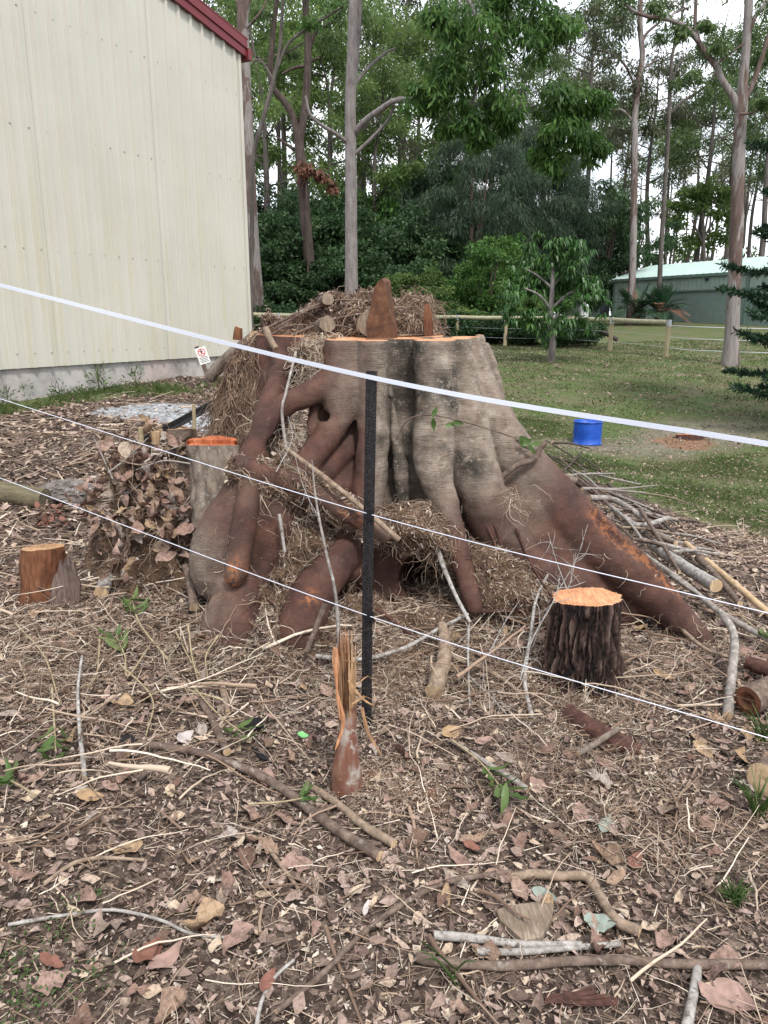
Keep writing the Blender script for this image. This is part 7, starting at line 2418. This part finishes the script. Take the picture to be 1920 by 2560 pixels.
# ---- cycad clumps in front of the green shed
def cycad(px, py, Y, rad, label):
    b = at(px, py, Y)
    b[2] = float(H(b[0], b[1]))
    root = thing('cycad', b, label, 'plant', 'cycads before the green shed')
    V, F = limb([b + np.array([0, 0, -.1]), b + np.array([0, 0, rad * .30])], [rad * .16, rad * .12], 6, 10, .2)
    part('trunk', V, F, M['trunk_brown'], root)
    for k in range(34):
        a = rng.uniform(0, 6.3)
        el = rng.uniform(.05, 1.3)
        d = np.array([math.cos(a) * math.cos(el), math.sin(a) * math.cos(el), math.sin(el)])
        o_ = b + np.array([0, 0, rad * .30])
        P = np.array([o_, o_ + d * rad * .5, o_ + d * rad + np.array([0, 0, -rad * .35 * math.cos(el)])])
        Q, _ = spline(P, [1] * 3, 14)
        sd = unit(np.cross(d, [0, 0, 1.]))
        VV = []
        for j in range(1, 14):
            w = rad * .17 * math.sin(math.pi * (j + 1) / 15)
            t = unit(Q[j] - Q[j - 1])
            for s_ in (-1, 1):
                VV.append([Q[j], Q[j] + sd * s_ * w + t * w * .5 + np.array([0, 0, .02]), Q[j] + sd * s_ * w * .9 + t * w * .75, Q[j] + t * rad * .05])
        part('frond', np.array(VV).reshape(-1, 3), np.arange(len(VV) * 4).reshape(-1, 4), M['fol_brown' if k > 29 else 'fol_pine'], root, attrs={'rnd': np.full(len(VV) * 4, rng.uniform(.2, 1))}, smooth=False)


cycad(1588, 800, 50, 2.3, 'left cycad with dark arching fronds before the green shed')
cycad(1648, 800, 49.5, 2.1, 'right cycad with dark arching fronds before the roller door')

# ---- weeds along the concrete base
for k, (x, y, hgt) in enumerate([(248, 978, .34), (300, 985, .16), (340, 975, .28), (400, 985, .18), (548, 1000, .3), (60, 1000, .22), (150, 1000, .2), (200, 990, .14), (20, 1010, .2), (500, 985, .14)]):
    b = hit(x, y)
    root = thing('weed', b, ['tall green weed against the concrete base', 'small weed beside the tall weed', 'bushy weed left of the sign', 'spreading weed left of the sign stake', 'weed at the foot of the sign stake', 'weed near the left edge by the wall', 'weed in the grass strip at left', 'short weed left of tall weed', 'weed at the very left edge', 'short weed just left of sign'][k], 'weed', 'weeds along the concrete base')
    V, F, a = leaf_cloud([b + np.array([0, 0, hgt * .55])], [hgt * .55], 60, hgt * .3, hgt * .035, -.6, 1.0, .1)
    V[:, 2] = np.maximum(V[:, 2], b[2])
    part('leaf_tuft', V, F, M['leaf_green'], root, attrs={'rnd': a}, smooth=False)['kind'] = 'stuff'
    V, F = limb([b, b + np.array([0, 0, hgt])], [.006, .003], 6, 5)
    part('stem', V, F, M['leaf_green'], root, attrs={'rnd': np.full(len(V), .3)})
# ---- grass tufts in the litter at the right edge
for k, (x, y, hgt, lb) in enumerate([(1890, 2040, .16, 'tuft of thin green grass below the pale sawn log end'), (1905, 1850, .14, 'upright green grass blades above the pale sawn log end'), (1130, 2450, .14, 'single green grass blades over the long dark branch'), (1830, 2260, .08, 'small green seedling at the right of lower mulch')]):
    b = hit(x, y)
    n = 5 if k == 2 else 26
    a = rng.uniform(0, 6.3, n)
    tip = b + np.column_stack([np.cos(a) * hgt * .7, np.sin(a) * hgt * .5, hgt * rng.uniform(.4, 1.1, n)])
    root = thing('grass_tuft', b, lb, 'grass')
    for q in range(n):
        P, Rr = spline([b + rng.normal(0, .012, 3) * np.array([1, 1, 0]), (b + tip[q]) / 2 + np.array([0, 0, hgt * .2]), tip[q]], [.003, .0026, .0006], 7)
        V, F = tubes(P[None], Rr[None], 3)
        part('blade_of_grass', V, F, M['leaf_green'], root, attrs={'rnd': np.full(len(V), rng.uniform(.1, .8))})
